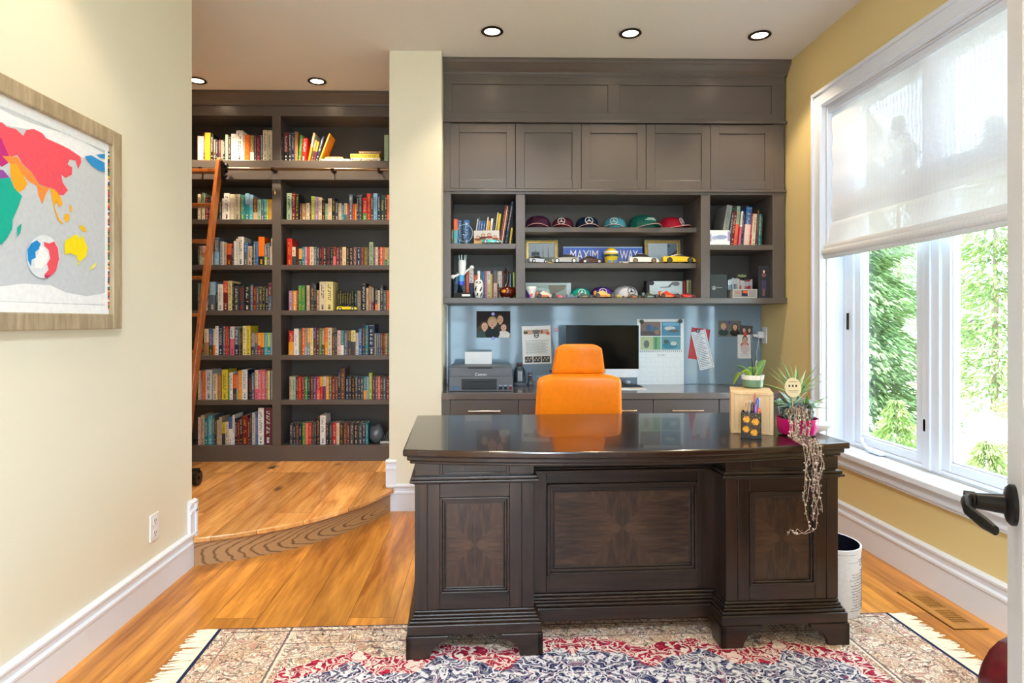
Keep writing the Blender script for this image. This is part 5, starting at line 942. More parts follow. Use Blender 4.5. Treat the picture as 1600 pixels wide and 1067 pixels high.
# framed pictures and the street sign
def framed(px0, px1, pyt, shelf, Y, label, shapes, base=(200, 210, 216)):
    a, b = at(px0, pyt, Y), at(px1, pyt, Y); w = b.x-a.x; h = a.z-SHL[shelf]; t = thing('framed_picture', label, 'picture frame', ((a.x+b.x)/2, Y, SHL[shelf]+.001), 0, 'gold picture frames on the middle cabinet shelf')
    R = Matrix.Rotation(-.1, 4, 'X'); f = .026; m = MB()
    for (x0, x1, z0, z1) in ((-w/2, w/2, 0, f), (-w/2, w/2, h-f, h), (-w/2, -w/2+f, f, h-f), (w/2-f, w/2, f, h-f)): m.box(x0, x1, 0, .014, z0, z1)
    m.xf(R).build('frame', MATS['gilded_wood'], t, bevel=.003)
    m = MB(); g = f*.62
    for (x0, x1, z0, z1) in ((-w/2+g, w/2-g, g, g+.004), (-w/2+g, w/2-g, h-g-.004, h-g), (-w/2+g, -w/2+g+.004, g, h-g), (w/2-g-.004, w/2-g, g, h-g)): m.box(x0, x1, -.002, .004, z0, z1)
    m.xf(R).build('inner_bead', M_brass, t)
    m = card(w-2*f, h-2*f, base, shapes, .002); m.xf(R @ Matrix.Translation((0, .008, h/2))).build('picture', VM, t, flip=False)
    MB().box(-.02, .02, .0, .004, 0, h*.7).xf(Matrix.Translation((0, .016+h*.2, 0)) @ Matrix.Rotation(.177, 4, 'X')).build('easel_back', M_blackp, t)
mat('gilded_wood', (176, 158, 106), .35, metal=.5, var=.2, scale=60)
tree = [(rect(0, 1, 0, 1), (196, 210, 222)), (rect(0, 1, 0, .25), (150, 156, 140)), (rect(.1, .42, .2, .55), (120, 132, 140)), (rect(.14, .38, .34, .5), (90, 104, 120))]
rn = random.Random(2)
for cx, s in ((.75, 1), (.25, .7), (.55, .8)):
    tree.append(([(cx-.015, .1), (cx+.015, .1), (cx+.008, .6), (cx-.008, .6)], (110, 100, 84)))
    for k in range(9): q = rn.uniform(.3, PI-.3); l = rn.uniform(.15, .4)*s; z = .35+k*.05; tree.append(([(cx-.004, z), (cx+.004, z), (cx+math.cos(q)*l*.6, z+abs(math.sin(q))*l)], (132, 122, 100)))
framed(821, 872.5, 374, s2, YU+.27, 'gold-framed winter tree picture at the left of the middle shelf', tree)
framed(1008, 1064, 374, s2, YU+.27, 'gold-framed harbour picture at the right of the middle shelf', [(rect(0, 1, 0, 1), (206, 218, 228)), (rect(.66, 1, 0, 1), (112, 132, 150)), (rect(.66, 1, 0, .25), (60, 62, 66)), ([(.68, .2), (.98, .65), (1, .65), (1, .2)], (78, 76, 84)), (rect(.7, .76, .78, .92), (60, 76, 96)), (rect(.66, .67, 0, 1), (230, 230, 230))]+[(rect(.02+i*.04, .025+i*.04, .02, .98), (184, 198, 212)) for i in range(16)])
a, b = at(880, 385.5, YU+.2), at(1003.5, 385.5, YU+.2); sw = b.x-a.x; sh_ = a.z-SHL[s2]
t = thing('street_sign', 'blue street sign with white capital letters behind the model cars', 'sign', ((a.x+b.x)/2, YU+.2, SHL[s2]+.001))
MB().box(-sw/2, sw/2, 0, .003, 0, sh_, (14, 84, 200)).box(-sw/2, sw/2, -.0006, .001, sh_*.93, sh_, (150, 180, 220)).build('plate', VG, t, bevel=.001)
textmesh('MAXIM', .1, 'lettering', M_whitep, t, (-sw*.235, -.001, sh_*.5), sx=.66); textmesh('WAY', .1, 'lettering', M_whitep, t, (sw*.33, -.001, sh_*.5), sx=.56)
# mini helmet
p = at(955, 411, YC+.06); t = thing('racing_helmet', 'small yellow racing helmet with green and white bands on the middle shelf', 'helmet', (p.x, YC+.07, SHL[s2]+.001)); Y3_ = (238, 208, 40)
MB().ball((0, 0, .06), .052, 24, 16, Y3_, (1, 1.15, 1.05)).lathe([(.038, 0), (.046, .012), (.046, .03), (.03, .04)], seg=24, col=Y3_).build('shell', VG, t, smooth=True)
MB().lathe([(.0525, .0), (.0525, .013)], (0, 0, .075), 28, (238, 238, 236), sy=1.14).build('white_band', VG, t, smooth=True); MB().lathe([(.0545, 0), (.0545, .015)], (0, 0, .05), 28, (40, 66, 44), sy=1.14).build('visor', VG, t, smooth=True)
MB().lathe([(.03, 0), (.032, .004), (.02, .012)], (0, 0, .101), 20, (230, 190, 30)).build('top_patch', VG, t, smooth=True)
m = MB()
for s in (-1, 1): m.box(s*.02-.011, s*.02+.011, -.0535, -.045, .003, .022, (60, 110, 180)) 
m.build('blue_marks', VG, t)
# boxes and cup on the bottom cabinet shelf
def xr(px, Y): return at(px, 466, Y).x
def boxed(x0, x1, yt, dep, Y, lab, base, shapes, zs=None, name='display_box', cat='box', left=None):
    zs = SHL['B'] if zs is None else zs; a, b = at(x0, yt, Y), at(x1, yt, Y); w = b.x-a.x; h = a.z-zs; t = thing(name, lab, cat, ((a.x+b.x)/2, Y, zs+.001))
    MB().box(-w/2, w/2, 0, dep, 0, h, left or base).build('box', VM, t, bevel=.001)
    card(w, h, base, shapes, .0008).build('printed_front', VM, t, loc=(0, -.001, h/2), flip=False); return t
boxed(821, 892, 442, .09, YU+.2, 'long grey-white model car box with a faded car photo at the left, bottom shelf', (190, 206, 208), [(rect(0, .9, 0, .88), (168, 184, 180)), (ell(.35, .4, .25, .28), (196, 214, 214)), (ell(.3, .32, .13, .2), (126, 152, 158)), ([(.55, .2), (.86, .6), (.9, .85), (.5, .85)], (136, 132, 120)), (rect(.91, 1, 0, 1), (214, 226, 232))], left=(150, 156, 156))
boxed(1010, 1071, 438.5, .07, YU+.17, 'silver picture box with a winter car photo behind the red cars, bottom shelf', (40, 42, 46), [(rect(.08, .92, .1, .97), (206, 218, 222)), (ell(.13, .86, .07, .13), (50, 54, 62)), ([(.35, .6), (.6, .62), (.7, .9), (.66, .92), (.55, .68), (.34, .64)], (110, 112, 122)), (ell(.75, .82, .1, .12), (120, 124, 130)), (rect(.08, .92, .1, .25), (170, 180, 180)), (rect(.95, 1, 0, 1), (150, 40, 44))])
boxed(1073, 1080, 438, .08, YU+.18, 'narrow gold-edged box standing right of the silver picture box, bottom shelf', (150, 134, 92), [(rect(0, .3, 0, 1), (206, 180, 150)), (rect(.4, .9, .1, .9), (104, 108, 78))])
t = thing('paper_cup', 'white and purple cup with a lid at the left of the bottom shelf', 'cup', (xr(829.5, YU+.06), YU+.065, SHL['B']+.001))
MB().lathe([(.028, 0), (.037, .066)], seg=24, col=(240, 240, 242)).build('cup', VM, t, smooth=True); MB().lathe([(.039, .064), (.04, .072), (.037, .08), (0, .08)], seg=24, col=(244, 244, 244)).build('lid', VM, t, smooth=True)
m = MB()
for k in range(8):
    q = PI*1.02+k*.16; z1 = .062*(1-k/8)**.7+.004; r0 = .0285; r1 = .0285+.009*z1/.066; q2 = q+.16
    m.add([(r0*math.cos(q), r0*math.sin(q), .001), (r0*math.cos(q2), r0*math.sin(q2), .001), (r1*1.01*math.cos(q2), r1*1.01*math.sin(q2), z1), (r1*1.01*math.cos(q), r1*1.01*math.sin(q), z1)], [(0, 1, 2, 3)], (92, 56, 150))
m.build('purple_swoosh', VM, t); MB().box(-.006, .01, -.034, -.033, .008, .03, (206, 90, 110)).build('logo', VM, t)
# statuette, spotted vase, glass animal
p = xr(722, YU+.06); t = thing('glass_statuette', 'blue and white glass figure with raised arms and a crown on a black plinth', 'statuette', (p, YU+.06, SHL['B']+.001))
b = MB().box(-.058, .075, -.035, .035, 0, .035, (22, 24, 28)); b.build('plinth', VM, t, bevel=.002); MB().box(-.0, .058, -.037, -.035, .01, .026, (240, 240, 242)).build('plaque', VM, t)
B1, B2, B3 = (232, 242, 250), (70, 170, 232), (40, 70, 214)
m = MB(); m.tube([(.016, 0, .034), (.002, 0, .07), (-.006, 0, .095)], [.008, .010, .022], 12, (30, 60, 90)); m.tube([(-.006, 0, .09), (-.006, 0, .115)], [.024, .021], 12, B3); m.tube([(-.006, 0, .114), (-.004, 0, .16)], [.021, .02], 12, B2)
m.tube([(-.004, 0, .16), (0, 0, .2), (.002, 0, .24), (.003, 0, .262)], [.02, .026, .029, .027], 12, B1)
m.build('body', VG, t, smooth=True)
m = MB(); m.tube([(.01, 0, .17), (.035, -.006, .19), (.06, -.008, .205)], [.01, .008, .009], 8, B1); m.ball((.068, -.008, .212), .016, 12, 8, B1); m.build('arm', VG, t, smooth=True)
m = MB(); m.tube([(-.018, 0, .165), (-.035, -.006, .158), (-.055, -.008, .15)], [.01, .008, .009], 8, B1); m.ball((-.064, -.008, .146), .016, 12, 8, B1); m.build('arm', VG, t, smooth=True)
m = MB()
for k in range(7): q = 2*PI*k/7; m.tube([(.003+.022*math.cos(q), .022*math.sin(q), .258), (.003+.028*math.cos(q), .028*math.sin(q), .3)], [.004, .0015], 6, (200, 232, 244))
m.build('crown', VG, t, smooth=True)
p = xr(748, YU+.05); t = thing('spotted_vase', 'white ceramic bottle with black cow spots on the lower left shelf', 'vase', (p, YU+.05, SHL['B']+.001))
pr_ = [(.02, 0), (.026, .006), (.031, .04), (.033, .075), (.031, .1), (.024, .122), (.01, .13), (.009, .165), (.011, .172), (.011, .185), (0, .186)]
MB().lathe(pr_, seg=28, col=(238, 238, 234)).build('body', VG, t, smooth=True)
m = MB()
rn = random.Random(5)
def onv(q, z):
    for (r0, z0), (r1, z1) in zip(pr_, pr_[1:]):
        if z0 <= z <= z1 and z1 > z0: r = r0+(r1-r0)*(z-z0)/(z1-z0); return (r*1.012*math.cos(q), r*1.012*math.sin(q), z)
    return (0, 0, z)
for q0, z0, rr, rz_ in ((-2.3, .065, .32, .017), (-1.05, .06, .3, .016), (-1.9, .022, .25, .012), (-.9, .022, .35, .014), (.4, .06, .4, .018), (1.6, .07, .4, .018), (2.6, .04, .4, .018), (-2.0, .108, .2, .008), (-1.2, .105, .16, .007)):
    n = 12; c = [onv(q0+rr*math.cos(a)*(1+.2*math.sin(2*a)), z0+rz_*math.sin(a+.5)) for a in [2*PI*k/n for k in range(n)]]
    m.add([onv(q0, z0)]+c, [(0, 1+k, 1+(k+1) % n) for k in range(n)], (20, 20, 24))
m.build('spots', VG, t, flip=False)
MB().ball((-.009, -.0295, .112), .003, 8, 6, (30, 30, 30)).ball((.007, -.0295, .112), .003, 8, 6, (30, 30, 30)).tube([(-.008, -.031, .1), (0, -.033, .097), (.008, -.031, .1)], .0012, 5, (60, 60, 60)).build('face_marks', VG, t)
p = xr(791, YU+.06); t = thing('glass_animal', 'dark red and amber glass animal with a long curved neck', 'ornament', (p, YU+.07, SHL['B']+.001))
m = MB().tube([(-.05, 0, .045), (-.035, 0, .045), (-.005, 0, .04), (.03, 0, .045), (.048, 0, .06), (.052, 0, .075)], [.012, .032, .043, .042, .03, .012], 20, (88, 14, 8)); m.box(-.018, .022, -.022, .022, 0, .01, (70, 12, 8)); m.build('body', VG, t, smooth=True)
MB().tube([(-.01, 0, .07), (.005, 0, .1), (.014, 0, .14), (.012, 0, .175), (-.002, 0, .19), (-.012, 0, .17)], [.014, .01, .009, .011, .012, .008], 12, (52, 12, 10)).build('neck', VG, t, smooth=True)
MB().tube([(0, 0, .19), (-.006, 0, .22)], [.006, .001], 8, (52, 12, 10)).build('crest', VG, t, smooth=True)
MB().ball((-.012, -.034, .045), .018, 14, 10, (236, 150, 20), (1.1, .5, .8)).ball((.012, -.04, .05), .009, 10, 8, (230, 110, 20), (1, .4, 1)).build('amber_patch', VG, t, smooth=True)
MB().tube([(-.04, -.01, .07), (-.056, -.012, .065), (-.054, -.012, .05)], [.006, .005, .004], 8, (88, 14, 8)).build('handle', VG, t, smooth=True)
# lower right cell
zb_ = SHL['B']
t = boxed(1109.7, 1136, 429, .04, YU+.03, 'flat charcoal box with a small white round emblem, lower right shelf', (52, 60, 62), []); m = MB(); emblem(m, (-.034, -.0018, .07), .012, (1, 0, 0), (0, 0, 1), (0, -1, 0)); 
for k in range(5): m.box(-.014+k*.008, -.009+k*.008, -.0022, -.0012, .071, .0745, (190, 196, 198))
m.build('emblem', VM, t)
t = boxed(1145, 1183, 452, .09, YU+.02, 'low grey framed case with an orange car picture, lower right shelf', (196, 190, 182), [(rect(.03, .97, .08, .92), (150, 142, 138)), (rect(.36, .64, .2, .86), (24, 26, 44)), ([(.38, .6), (.62, .5), (.6, .8), (.45, .84)], (226, 90, 40)), (rect(.62, .64, .2, .86), (226, 226, 226)), (rect(.1, .3, .5, .7), (176, 110, 96))], name='collector_case')
G4 = 'disc cases on the lower right shelf'; cs = ['dg', 'bk', 'dg', 'lg', 'sl', 'gr', 'lg', 'wh', 'co', 'lp', 'wh', 'sg', 'pk', 'pk', 'rd', 'pk', 'lp']
nm = dict(dg='dark grey', bk='black', lg='light grey', sl='slate', gr='grey', wh='white', co='coral', lp='pale pink', sg='sage', pk='pink', rd='red')
Kk = 125/1600; w_ = (at(1100+970*Kk, 430, YU+.2).x-at(1100+480*Kk, 430, YU+.2).x)/len(cs)
for i, c in enumerate(cs):
    x = at(1100+480*Kk, 430, YU+.2).x+i*w_; h = .142+.012*math.sin(i*.4)
    o = MB().box(0, w_-.0008, 0, .13, 0, h, PAL[c][0]).box(.001, w_-.0018, -.0004, .001, h*.7, h*.95, (225, 225, 225)).box(.001, w_-.0018, -.0004, .001, h*.3, h*.6, tuple(min(255, int(v*.8+30)) for v in PAL[c][0])).build('disc_case', VG, loc=(x, YU+.2, zb_+.001)); tag(o, f'{nm[c]} disc case, {ORD[i+1]} from left in the row, lower right shelf', 'disc case', G4)
t = thing('green_trinket', 'round pale green trinket lying on top of the disc cases', 'ornament', (at(1159, 430, YU+.24).x, YU+.24, zb_+.158)); m = MB()
for k in range(14): q = k*.9; m.ball((.03*math.cos(q)*(k/14)**.5, .02*math.sin(q), .008+.004*(k % 3)), .009, 8, 6, (150+(k*13) % 60, 186, 130))
m.build('body', VG, t, smooth=True)
t = thing('dark_photo_box', 'tall dark framed picture of a performer at the far right of the lower shelf', 'picture', (at(1193.5, 430, YU+.045).x, YU+.045, zb_+.001), -.3)
sh = [(rect(0, 1, 0, 1), (30, 26, 30)), (rect(.04, .96, .02, .98), (20, 18, 22))]+face(.5, .82, .1, (60, 40, 34), (120, 76, 62), .5, long=True)+[(rect(.3, .7, .25, .55), (56, 38, 76)), (rect(.38, .6, .06, .28), (110, 74, 62))]
card(.072, .225, (18, 18, 20), sh, .012).build('picture', VM, t, loc=(0, 0, .1135), flip=False)

# items at the end of the library bottom shelf
zb6 = ZS[6]; q = at(582, 690, YS+.06)
t = tag(MB().ball((0, 0, .075), .078, 20, 14, (84, 98, 112), (.76, .75, .98)).build('wrapped_bundle', VG, loc=(at(435+1400*.1094, 690, YS+.09).x, YS+.09, zb6+.0), smooth=True), 'lumpy blue-grey wrapped bundle right of the last books, bottom library shelf', 'bundle')
rn = random.Random(8)
for v in t.data.vertices: v.co *= 1+.06*math.sin(v.co.x*90+v.co.z*40)+.03*rn.random(); v.co.z = max(v.co.z, .001)
t = thing('metal_desk_set', 'silver and glass object at the right end of the bottom library shelf', 'ornament', (at(435+1530*.1094, 690, YS+.08).x+.01, YS+.09, zb6+.001))
MB().box(-.05, .05, -.04, .05, 0, .022, (196, 206, 216)).build('base', VX, t, bevel=.004); m = MB()
for k in range(6): m.tube([(-.045+k*.018, -.02, .02), (-.03+k*.016, .01, .06+.012*k), (-.02+k*.014, .03, .03)], .004, 6, (70+k*20, 90+k*18, 100+k*18))
m.build('arches', VX, t, smooth=True)

# ------------------------------------------------------------------ orange office chair behind the desk, turned to the computer
cy = 3.46; cx = at(902, 600, cy).x
ch = thing('office_chair', 'high-backed orange leather office chair behind the dark desk', 'chair', (cx, cy, .001))
def cushion(w0, w1, z0, z1, yc, th, bulge, nz=12, nx=14, pw=.32, lean_=0):
    m = MB()
    def fn(side):
        def g(u, v):
            w = (w0+(w1-w0)*v)/2; e = 1-(abs(2*u-1))**5; f = 1-(abs(2*v-1))**6
            cr = 1-.05*(max(0, abs(2*v-1)-.86)/.14)**2; z = z0+(z1-z0)*v
            zz = z-.018*(max(0, abs(2*u-1)-.6)/.4)**2*(1 if v > .5 else -.3)*(abs(2*v-1))
            return ((2*u-1)*w*cr, yc+side*th/2*max(0, e*f)**pw+bulge*(2*u-1)**2+lean_*(v-.5), zz)
        return g
    m.grid(nx*2, nz*2, fn(-1)); m.grid(nx*2, nz*2, fn(1)); return m
zz = lambda py: at(902, py, cy).z
W0 = at(968.5, 645, cy).x-at(835.5, 645, cy).x; W1 = at(963, 600, cy).x-at(843, 600, cy).x
z_top = zz(583.5)
cushion(W0+.02, W1+.03, .53, z_top, 0, .075, -.05, lean_=-.05).build('backrest', M_orange, ch, smooth=60)
HW = at(944, 570, cy).x-at(861.5, 570, cy).x
cushion(HW, HW-.045, zz(584.5), zz(537.5), -.01, .065, -.04, lean_=-.02).build('headrest', M_orange, ch, smooth=60)
MB().box(-.09, .09, .03, .045, .4, .8).build('back_bracket', M_blackp, ch, bevel=.004)
for s in (-1, 1): MB().cyl((s*(HW/2-.004), .0, zz(580)), (s*(HW/2+.008), .0, zz(580)), .008).cyl((s*.05, .02, z_top-.05), (s*.05, .02, z_top+.06), .006).build('headrest_bracket', M_blackm, ch, smooth=True)
m = MB()
def seatf(u, v):
    x = (2*u-1)*.25; y = (2*v-1)*.24+.24; return (x, y, .0)
MB().tube([(0, .02, .47), (0, .06, .475), (0, .42, .475), (0, .48, .455)], [.2, .25, .25, .2], 24, flat=.2, up=(0, 0, 1)).build('seat', M_orange, ch, smooth=True)
for s in (-1, 1): MB().tube([(s*.24, .1, .44), (s*.29, .12, .5), (s*.29, .14, .66), (s*.28, .3, .67), (s*.28, .36, .66)], [.014]*5, 10).build('armrest', M_blackp, ch, smooth=True)
MB().cyl((0, .24, .12), (0, .24, .3), .028).cyl((0, .24, .28), (0, .24, .42), .018).box(-.1, .1, .14, .34, .405, .43).build('gas_lift', M_blackm, ch, smooth=True)
for k in range(5):
    q = PI/2+.3+k*2*PI/5; ex, ey = .28*math.cos(q), .24+.28*math.sin(q)
    f = MB().tube([(0, .24, .13), (ex, ey, .075)], [.03, .018], 10).build('foot', M_blackm, ch, smooth=True)
    MB().cyl((ex-.02*math.sin(q), ey+.02*math.cos(q), .028), (ex+.02*math.sin(q), ey-.02*math.cos(q), .028), .027).cyl((ex, ey, .03), (ex, ey, .08), .007).build('caster', M_blackp, f, smooth=True)

# ------------------------------------------------------------------ executive desk
ZRUG = .009
pL, pR = onZ(634.4, 1031.5, ZRUG), onZ(1328, 1007.6, ZRUG); WD = (pR-pL).length; th = math.atan2(pR.y-pL.y, pR.x-pL.x)
dk = thing('executive_desk', 'large dark walnut desk with a bowed front and panelled pedestals on the rug', 'desk', (pL.x, pL.y, ZRUG+.0005), th)
H = .780-ZRUG; D = .80; PW = .505
def desk_panel_mat():
    m, nt, p = newmat('quartered_walnut_veneer'); tc = N(nt, 'ShaderNodeTexCoord'); sp = N(nt, 'ShaderNodeSeparateXYZ'); L(nt, tc.outputs['Object'], sp.inputs[0])
    ax = N(nt, 'ShaderNodeMath', operation='ABSOLUTE'); az = N(nt, 'ShaderNodeMath', operation='ABSOLUTE'); L(nt, sp.outputs['X'], ax.inputs[0]); L(nt, sp.outputs['Z'], az.inputs[0])
    mx = N(nt, 'ShaderNodeMath', operation='SMOOTH_MAX'); mx.inputs[2].default_value = .0
    a2 = N(nt, 'ShaderNodeMath', operation='MULTIPLY'); a2.inputs[1].default_value = 1.0; L(nt, ax.outputs[0], a2.inputs[0])
    # the grain runs to the centre in four wedges
    cmp_ = N(nt, 'ShaderNodeMath', operation='GREATER_THAN'); L(nt, a2.outputs[0], cmp_.inputs[0]); L(nt, az.outputs[0], cmp_.inputs[1])
    c1 = N(nt, 'ShaderNodeCombineXYZ'); c2 = N(nt, 'ShaderNodeCombineXYZ')
    def mul(s, k): q = N(nt, 'ShaderNodeMath', operation='MULTIPLY'); q.inputs[1].default_value = k; L(nt, s, q.inputs[0]); return q.outputs[0]
    L(nt, mul(ax.outputs[0], 22), c1.inputs[0]); L(nt, mul(az.outputs[0], 3), c1.inputs[1]); L(nt, mul(az.outputs[0], 22), c2.inputs[0]); L(nt, mul(ax.outputs[0], 3), c2.inputs[1]); c2.inputs[2].default_value = 5
    mix = N(nt, 'ShaderNodeMix', data_type='VECTOR'); L(nt, cmp_.outputs[0], mix.inputs['Factor']); L(nt, c1.outputs[0], mix.inputs[4]); L(nt, c2.outputs[0], mix.inputs[5])
    no = N(nt, 'ShaderNodeTexNoise'); no.inputs['Scale'].default_value = 2.2; no.inputs['Detail'].default_value = 6; no.inputs['Distortion'].default_value = .8; L(nt, mix.outputs[1], no.inputs['Vector'])
    r = N(nt, 'ShaderNodeValToRGB'); e = r.color_ramp.elements; e[0].position = .3; e[0].color = lin((28, 17, 12)); e[1].position = .7; e[1].color = lin((78, 53, 37)); L(nt, no.outputs['Fac'], r.inputs[0]); L(nt, r.outputs[0], p.inputs['Base Color']); p.inputs['Roughness'].default_value = .33; p.inputs['Coat Weight'].default_value = .2; return m
M_ven = desk_panel_mat()
def dfront(m, u0, u1, vf, z0, z1, t=.02): m.box(u0, u1, vf, vf+t, z0, z1)
def pedestal(u0, side):
    u1 = u0+PW; i = .034
    b = MB(); b.box(u0+i, u1-i, i, D-i, .165, H-.055); body = b.build('pedestal', M_desk, dk, bevel=.002)
    f = MB()                                                  # stiles and rails
    zl_, zh = .168, .640; a, c = u0+i-.004, u1-i+.004
    for (p, q) in ((a, a+.045), (c-.045, c), (a+.047, a+.092), (c-.092, c-.047)): MB().box(p, q, i-.007, i+.002, zl_, zh).build('stile', M_desk, body, bevel=.0015)
    for (r, s) in ((zl_, .225), (.585, zh)): MB().box(a+.0925, c-.0925, i-.007, i+.002, r, s).build('crossrail', M_deskh, body, bevel=.0015)
    f = MB(); pa, pb, za, zb = a+.092, c-.092, .225, .585
    for k, (o, t, w) in enumerate(((0, .013, .010), (.010, .009, .009), (.019, .005, .006))):
        for (p, q, r, s) in ((pa+o, pa+o+w, za+o, zb-o), (pb-o-w, pb-o, za+o, zb-o), (pa+o, pb-o, za+o, za+o+w), (pa+o, pb-o, zb-o-w, zb-o)): f.box(p, q, i-t, i+.002, r, s)
    f.build('panel_molding', M_deskh, body, bevel=.002)
    cxp, czp = (pa+pb)/2, (za+zb)/2
    MB().box(pa+.02-cxp, pb-.02-cxp, i-.003, i+.001, za+.02-czp, zb-.02-czp).build('veneer_panel', M_ven, body, loc=(cxp, 0, czp))
    f = MB(); f.box(u0+.012, u1-.012, .010, D-.010, .642, .652); f.box(u0+.018, u1-.018, .016, D-.016, .652, .664); f.box(u0+.024, u1-.024, .022, D-.022, .636, .642); f.build('waist_molding', M_deskh, dk, bevel=.004)
    f = MB(); za, zb = .668, H-.062; f.box(a, a+.092, i-.006, i+.002, za, zb+.008); f.box(c-.092, c, i-.006, i+.002, za, zb+.008)
    for (p, q, r, s) in ((a+.096, a+.103, za+.003, zb), (c-.103, c-.096, za+.003, zb), (a+.103, c-.103, za+.003, za+.009), (a+.103, c-.103, zb-.006, zb)): f.box(p, q, i-.009, i+.002, r, s)
    f.build('drawer_panel', M_deskh, dk, bevel=.0015)
    f = MB()
    for (z0, z1, o) in ((.082, .122, .004), (.122, .134, .010), (.134, .143, .017), (.143, .154, .021), (.154, .166, .027)): f.box(u0+o, u1-o, o, D-o, z0, z1)
    f.build('base_molding', M_deskh, dk, bevel=.004)
    for (a_, d1, v0, d2) in ((u0, 1, 0, 1), (u1, -1, 0, 1), (u0, 1, D, -1), (u1, -1, D, -1)):   # bracket feet
        P = [(0, 0), (0, .083), (.155, .083), (.155, .066), (.13, .06), (.105, .045), (.09, .02), (.085, 0)]
        f = MB().prism(P, (0, .022), lambda x, z, q: (a_+d1*x, v0+d2*q, z)); f.prism(P, (0, .022), lambda x, z, q: (a_+d1*q, v0+d2*x, z)); f.build('foot', M_deskh, dk, bevel=.003)
pedestal(0, -1); pedestal(WD-PW, 1)
vc = .15; ua, ub = PW-.036, WD-PW+.036
b = MB(); b.box(ua, ub, vc, vc+.03, .165, H-.055); cp = b.build('modesty_panel', M_desk, dk)
f = MB()
for (p, q) in ((ua, ua+.07), (ub-.07, ub)): MB().box(p, q, vc-.007, vc+.002, .168, .64).build('stile', M_desk, cp, bevel=.0015)
for (r, s) in ((.168, .235), (.60, .64)): MB().box(ua+.0705, ub-.0705, vc-.007, vc+.002, r, s).build('crossrail', M_deskh, cp, bevel=.0015)
pa, pb, za, zb = ua+.072, ub-.072, .237, .598; f = MB()
for (o, t, w) in ((0, .016, .013), (.013, .011, .012), (.025, .006, .008)):
    for (p, q, r, s) in ((pa+o, pa+o+w, za+o, zb-o), (pb-o-w, pb-o, za+o, zb-o), (pa+o, pb-o, za+o, za+o+w), (pa+o, pb-o, zb-o-w, zb-o)): f.box(p, q, vc-t, vc+.002, r, s)
f.build('panel_molding', M_deskh, cp, bevel=.002); MB().box(pa+.026-(pa+pb)/2, pb-.026-(pa+pb)/2, vc-.003, vc+.001, za+.026-(za+zb)/2, zb-.026-(za+zb)/2).build('veneer_panel', M_ven, cp, loc=((pa+pb)/2, 0, (za+zb)/2))
f = MB(); f.box(ua-.01, ub+.01, vc-.022, vc+.03, .642, .655); f.box(ua-.01, ub+.01, vc-.016, vc+.03, .655, .664); f.build('waist_molding', M_deskh, dk, bevel=.004)
f = MB(); za, zb = .668, H-.062; f.box(ua, ua+.07, vc-.006, vc, za, zb); f.box(ub-.07, ub, vc-.006, vc, za, zb)
for (p, q, r, s) in ((ua+.074, ua+.082, za+.003, zb), (ub-.082, ub-.074, za+.003, zb), (ua+.074, ub-.074, za+.003, za+.01), (ua+.074, ub-.074, zb-.007, zb)): f.box(p, q, vc-.009, vc, r, s)
f.build('drawer_panel', M_deskh, dk, bevel=.0015)
f = MB()
for (z0, z1, o) in ((.07, .122, .0), (.122, .134, .008), (.134, .143, .017), (.143, .154, .021), (.154, .166, .027)): f.box(ua-.02, ub+.02, vc-.04+o, vc+.03, z0, z1)
f.build('base_molding', M_deskh, dk, bevel=.004)
# top with bowed front, three stepped layers
def topoly(o, n=32):
    P = []
    u0, u1 = -.012+o, WD+.022-o
    for k in range(n+1): u = u0+(u1-u0)*k/n; q = (u-WD/2)/(WD/2); P.append((u, -.002+.03*u/WD-.095*(1-min(1, q*q))+o))
    P += [(u1, D+.02-o), (u0, D+.02-o)]; return P
for nm_, z0, z1, o, m_, bv in (('desktop', H-.026, H, 0, M_deskt, .006), ('top_molding', H-.044, H-.026, .014, M_deskh, .004), ('top_molding', H-.057, H-.044, .024, M_deskh, .004)):
    MB().prism(topoly(o), (z0, z1), lambda a, b, h: (a, b, h)).build(nm_, m_, dk, bevel=bv)
# ================================================================== THINGS ON THE DESK
ZK = .780+.001
p0, p1 = onZ(1146, 679, ZK), onZ(1206, 679, ZK); wb = p1.x-p0.x; hb_ = at(1175, 613, p0.y).z-ZK
t = thing('pine_box', 'pale pine box standing on end at the right of the desk', 'box', ((p0.x+p1.x)/2, p0.y+.005, ZK), -.36); wb *= 1.03
m = MB(); dp = .21; m.box(-wb/2, -wb/2+.014, 0, dp, 0, hb_-.012); m.box(wb/2-.014, wb/2, 0, dp, 0, hb_-.012); m.box(-wb/2, wb/2, 0, dp, hb_-.012, hb_); m.box(-wb/2+.014, wb/2-.014, 0, dp, 0, .01); m.build('frame', M_pine, t, bevel=.0015)
MB().box(-wb/2+.014, wb/2-.014, .004, dp-.004, .01, hb_-.012).build('panel', M_pine, t)
ztp = ZK+hb_+.001
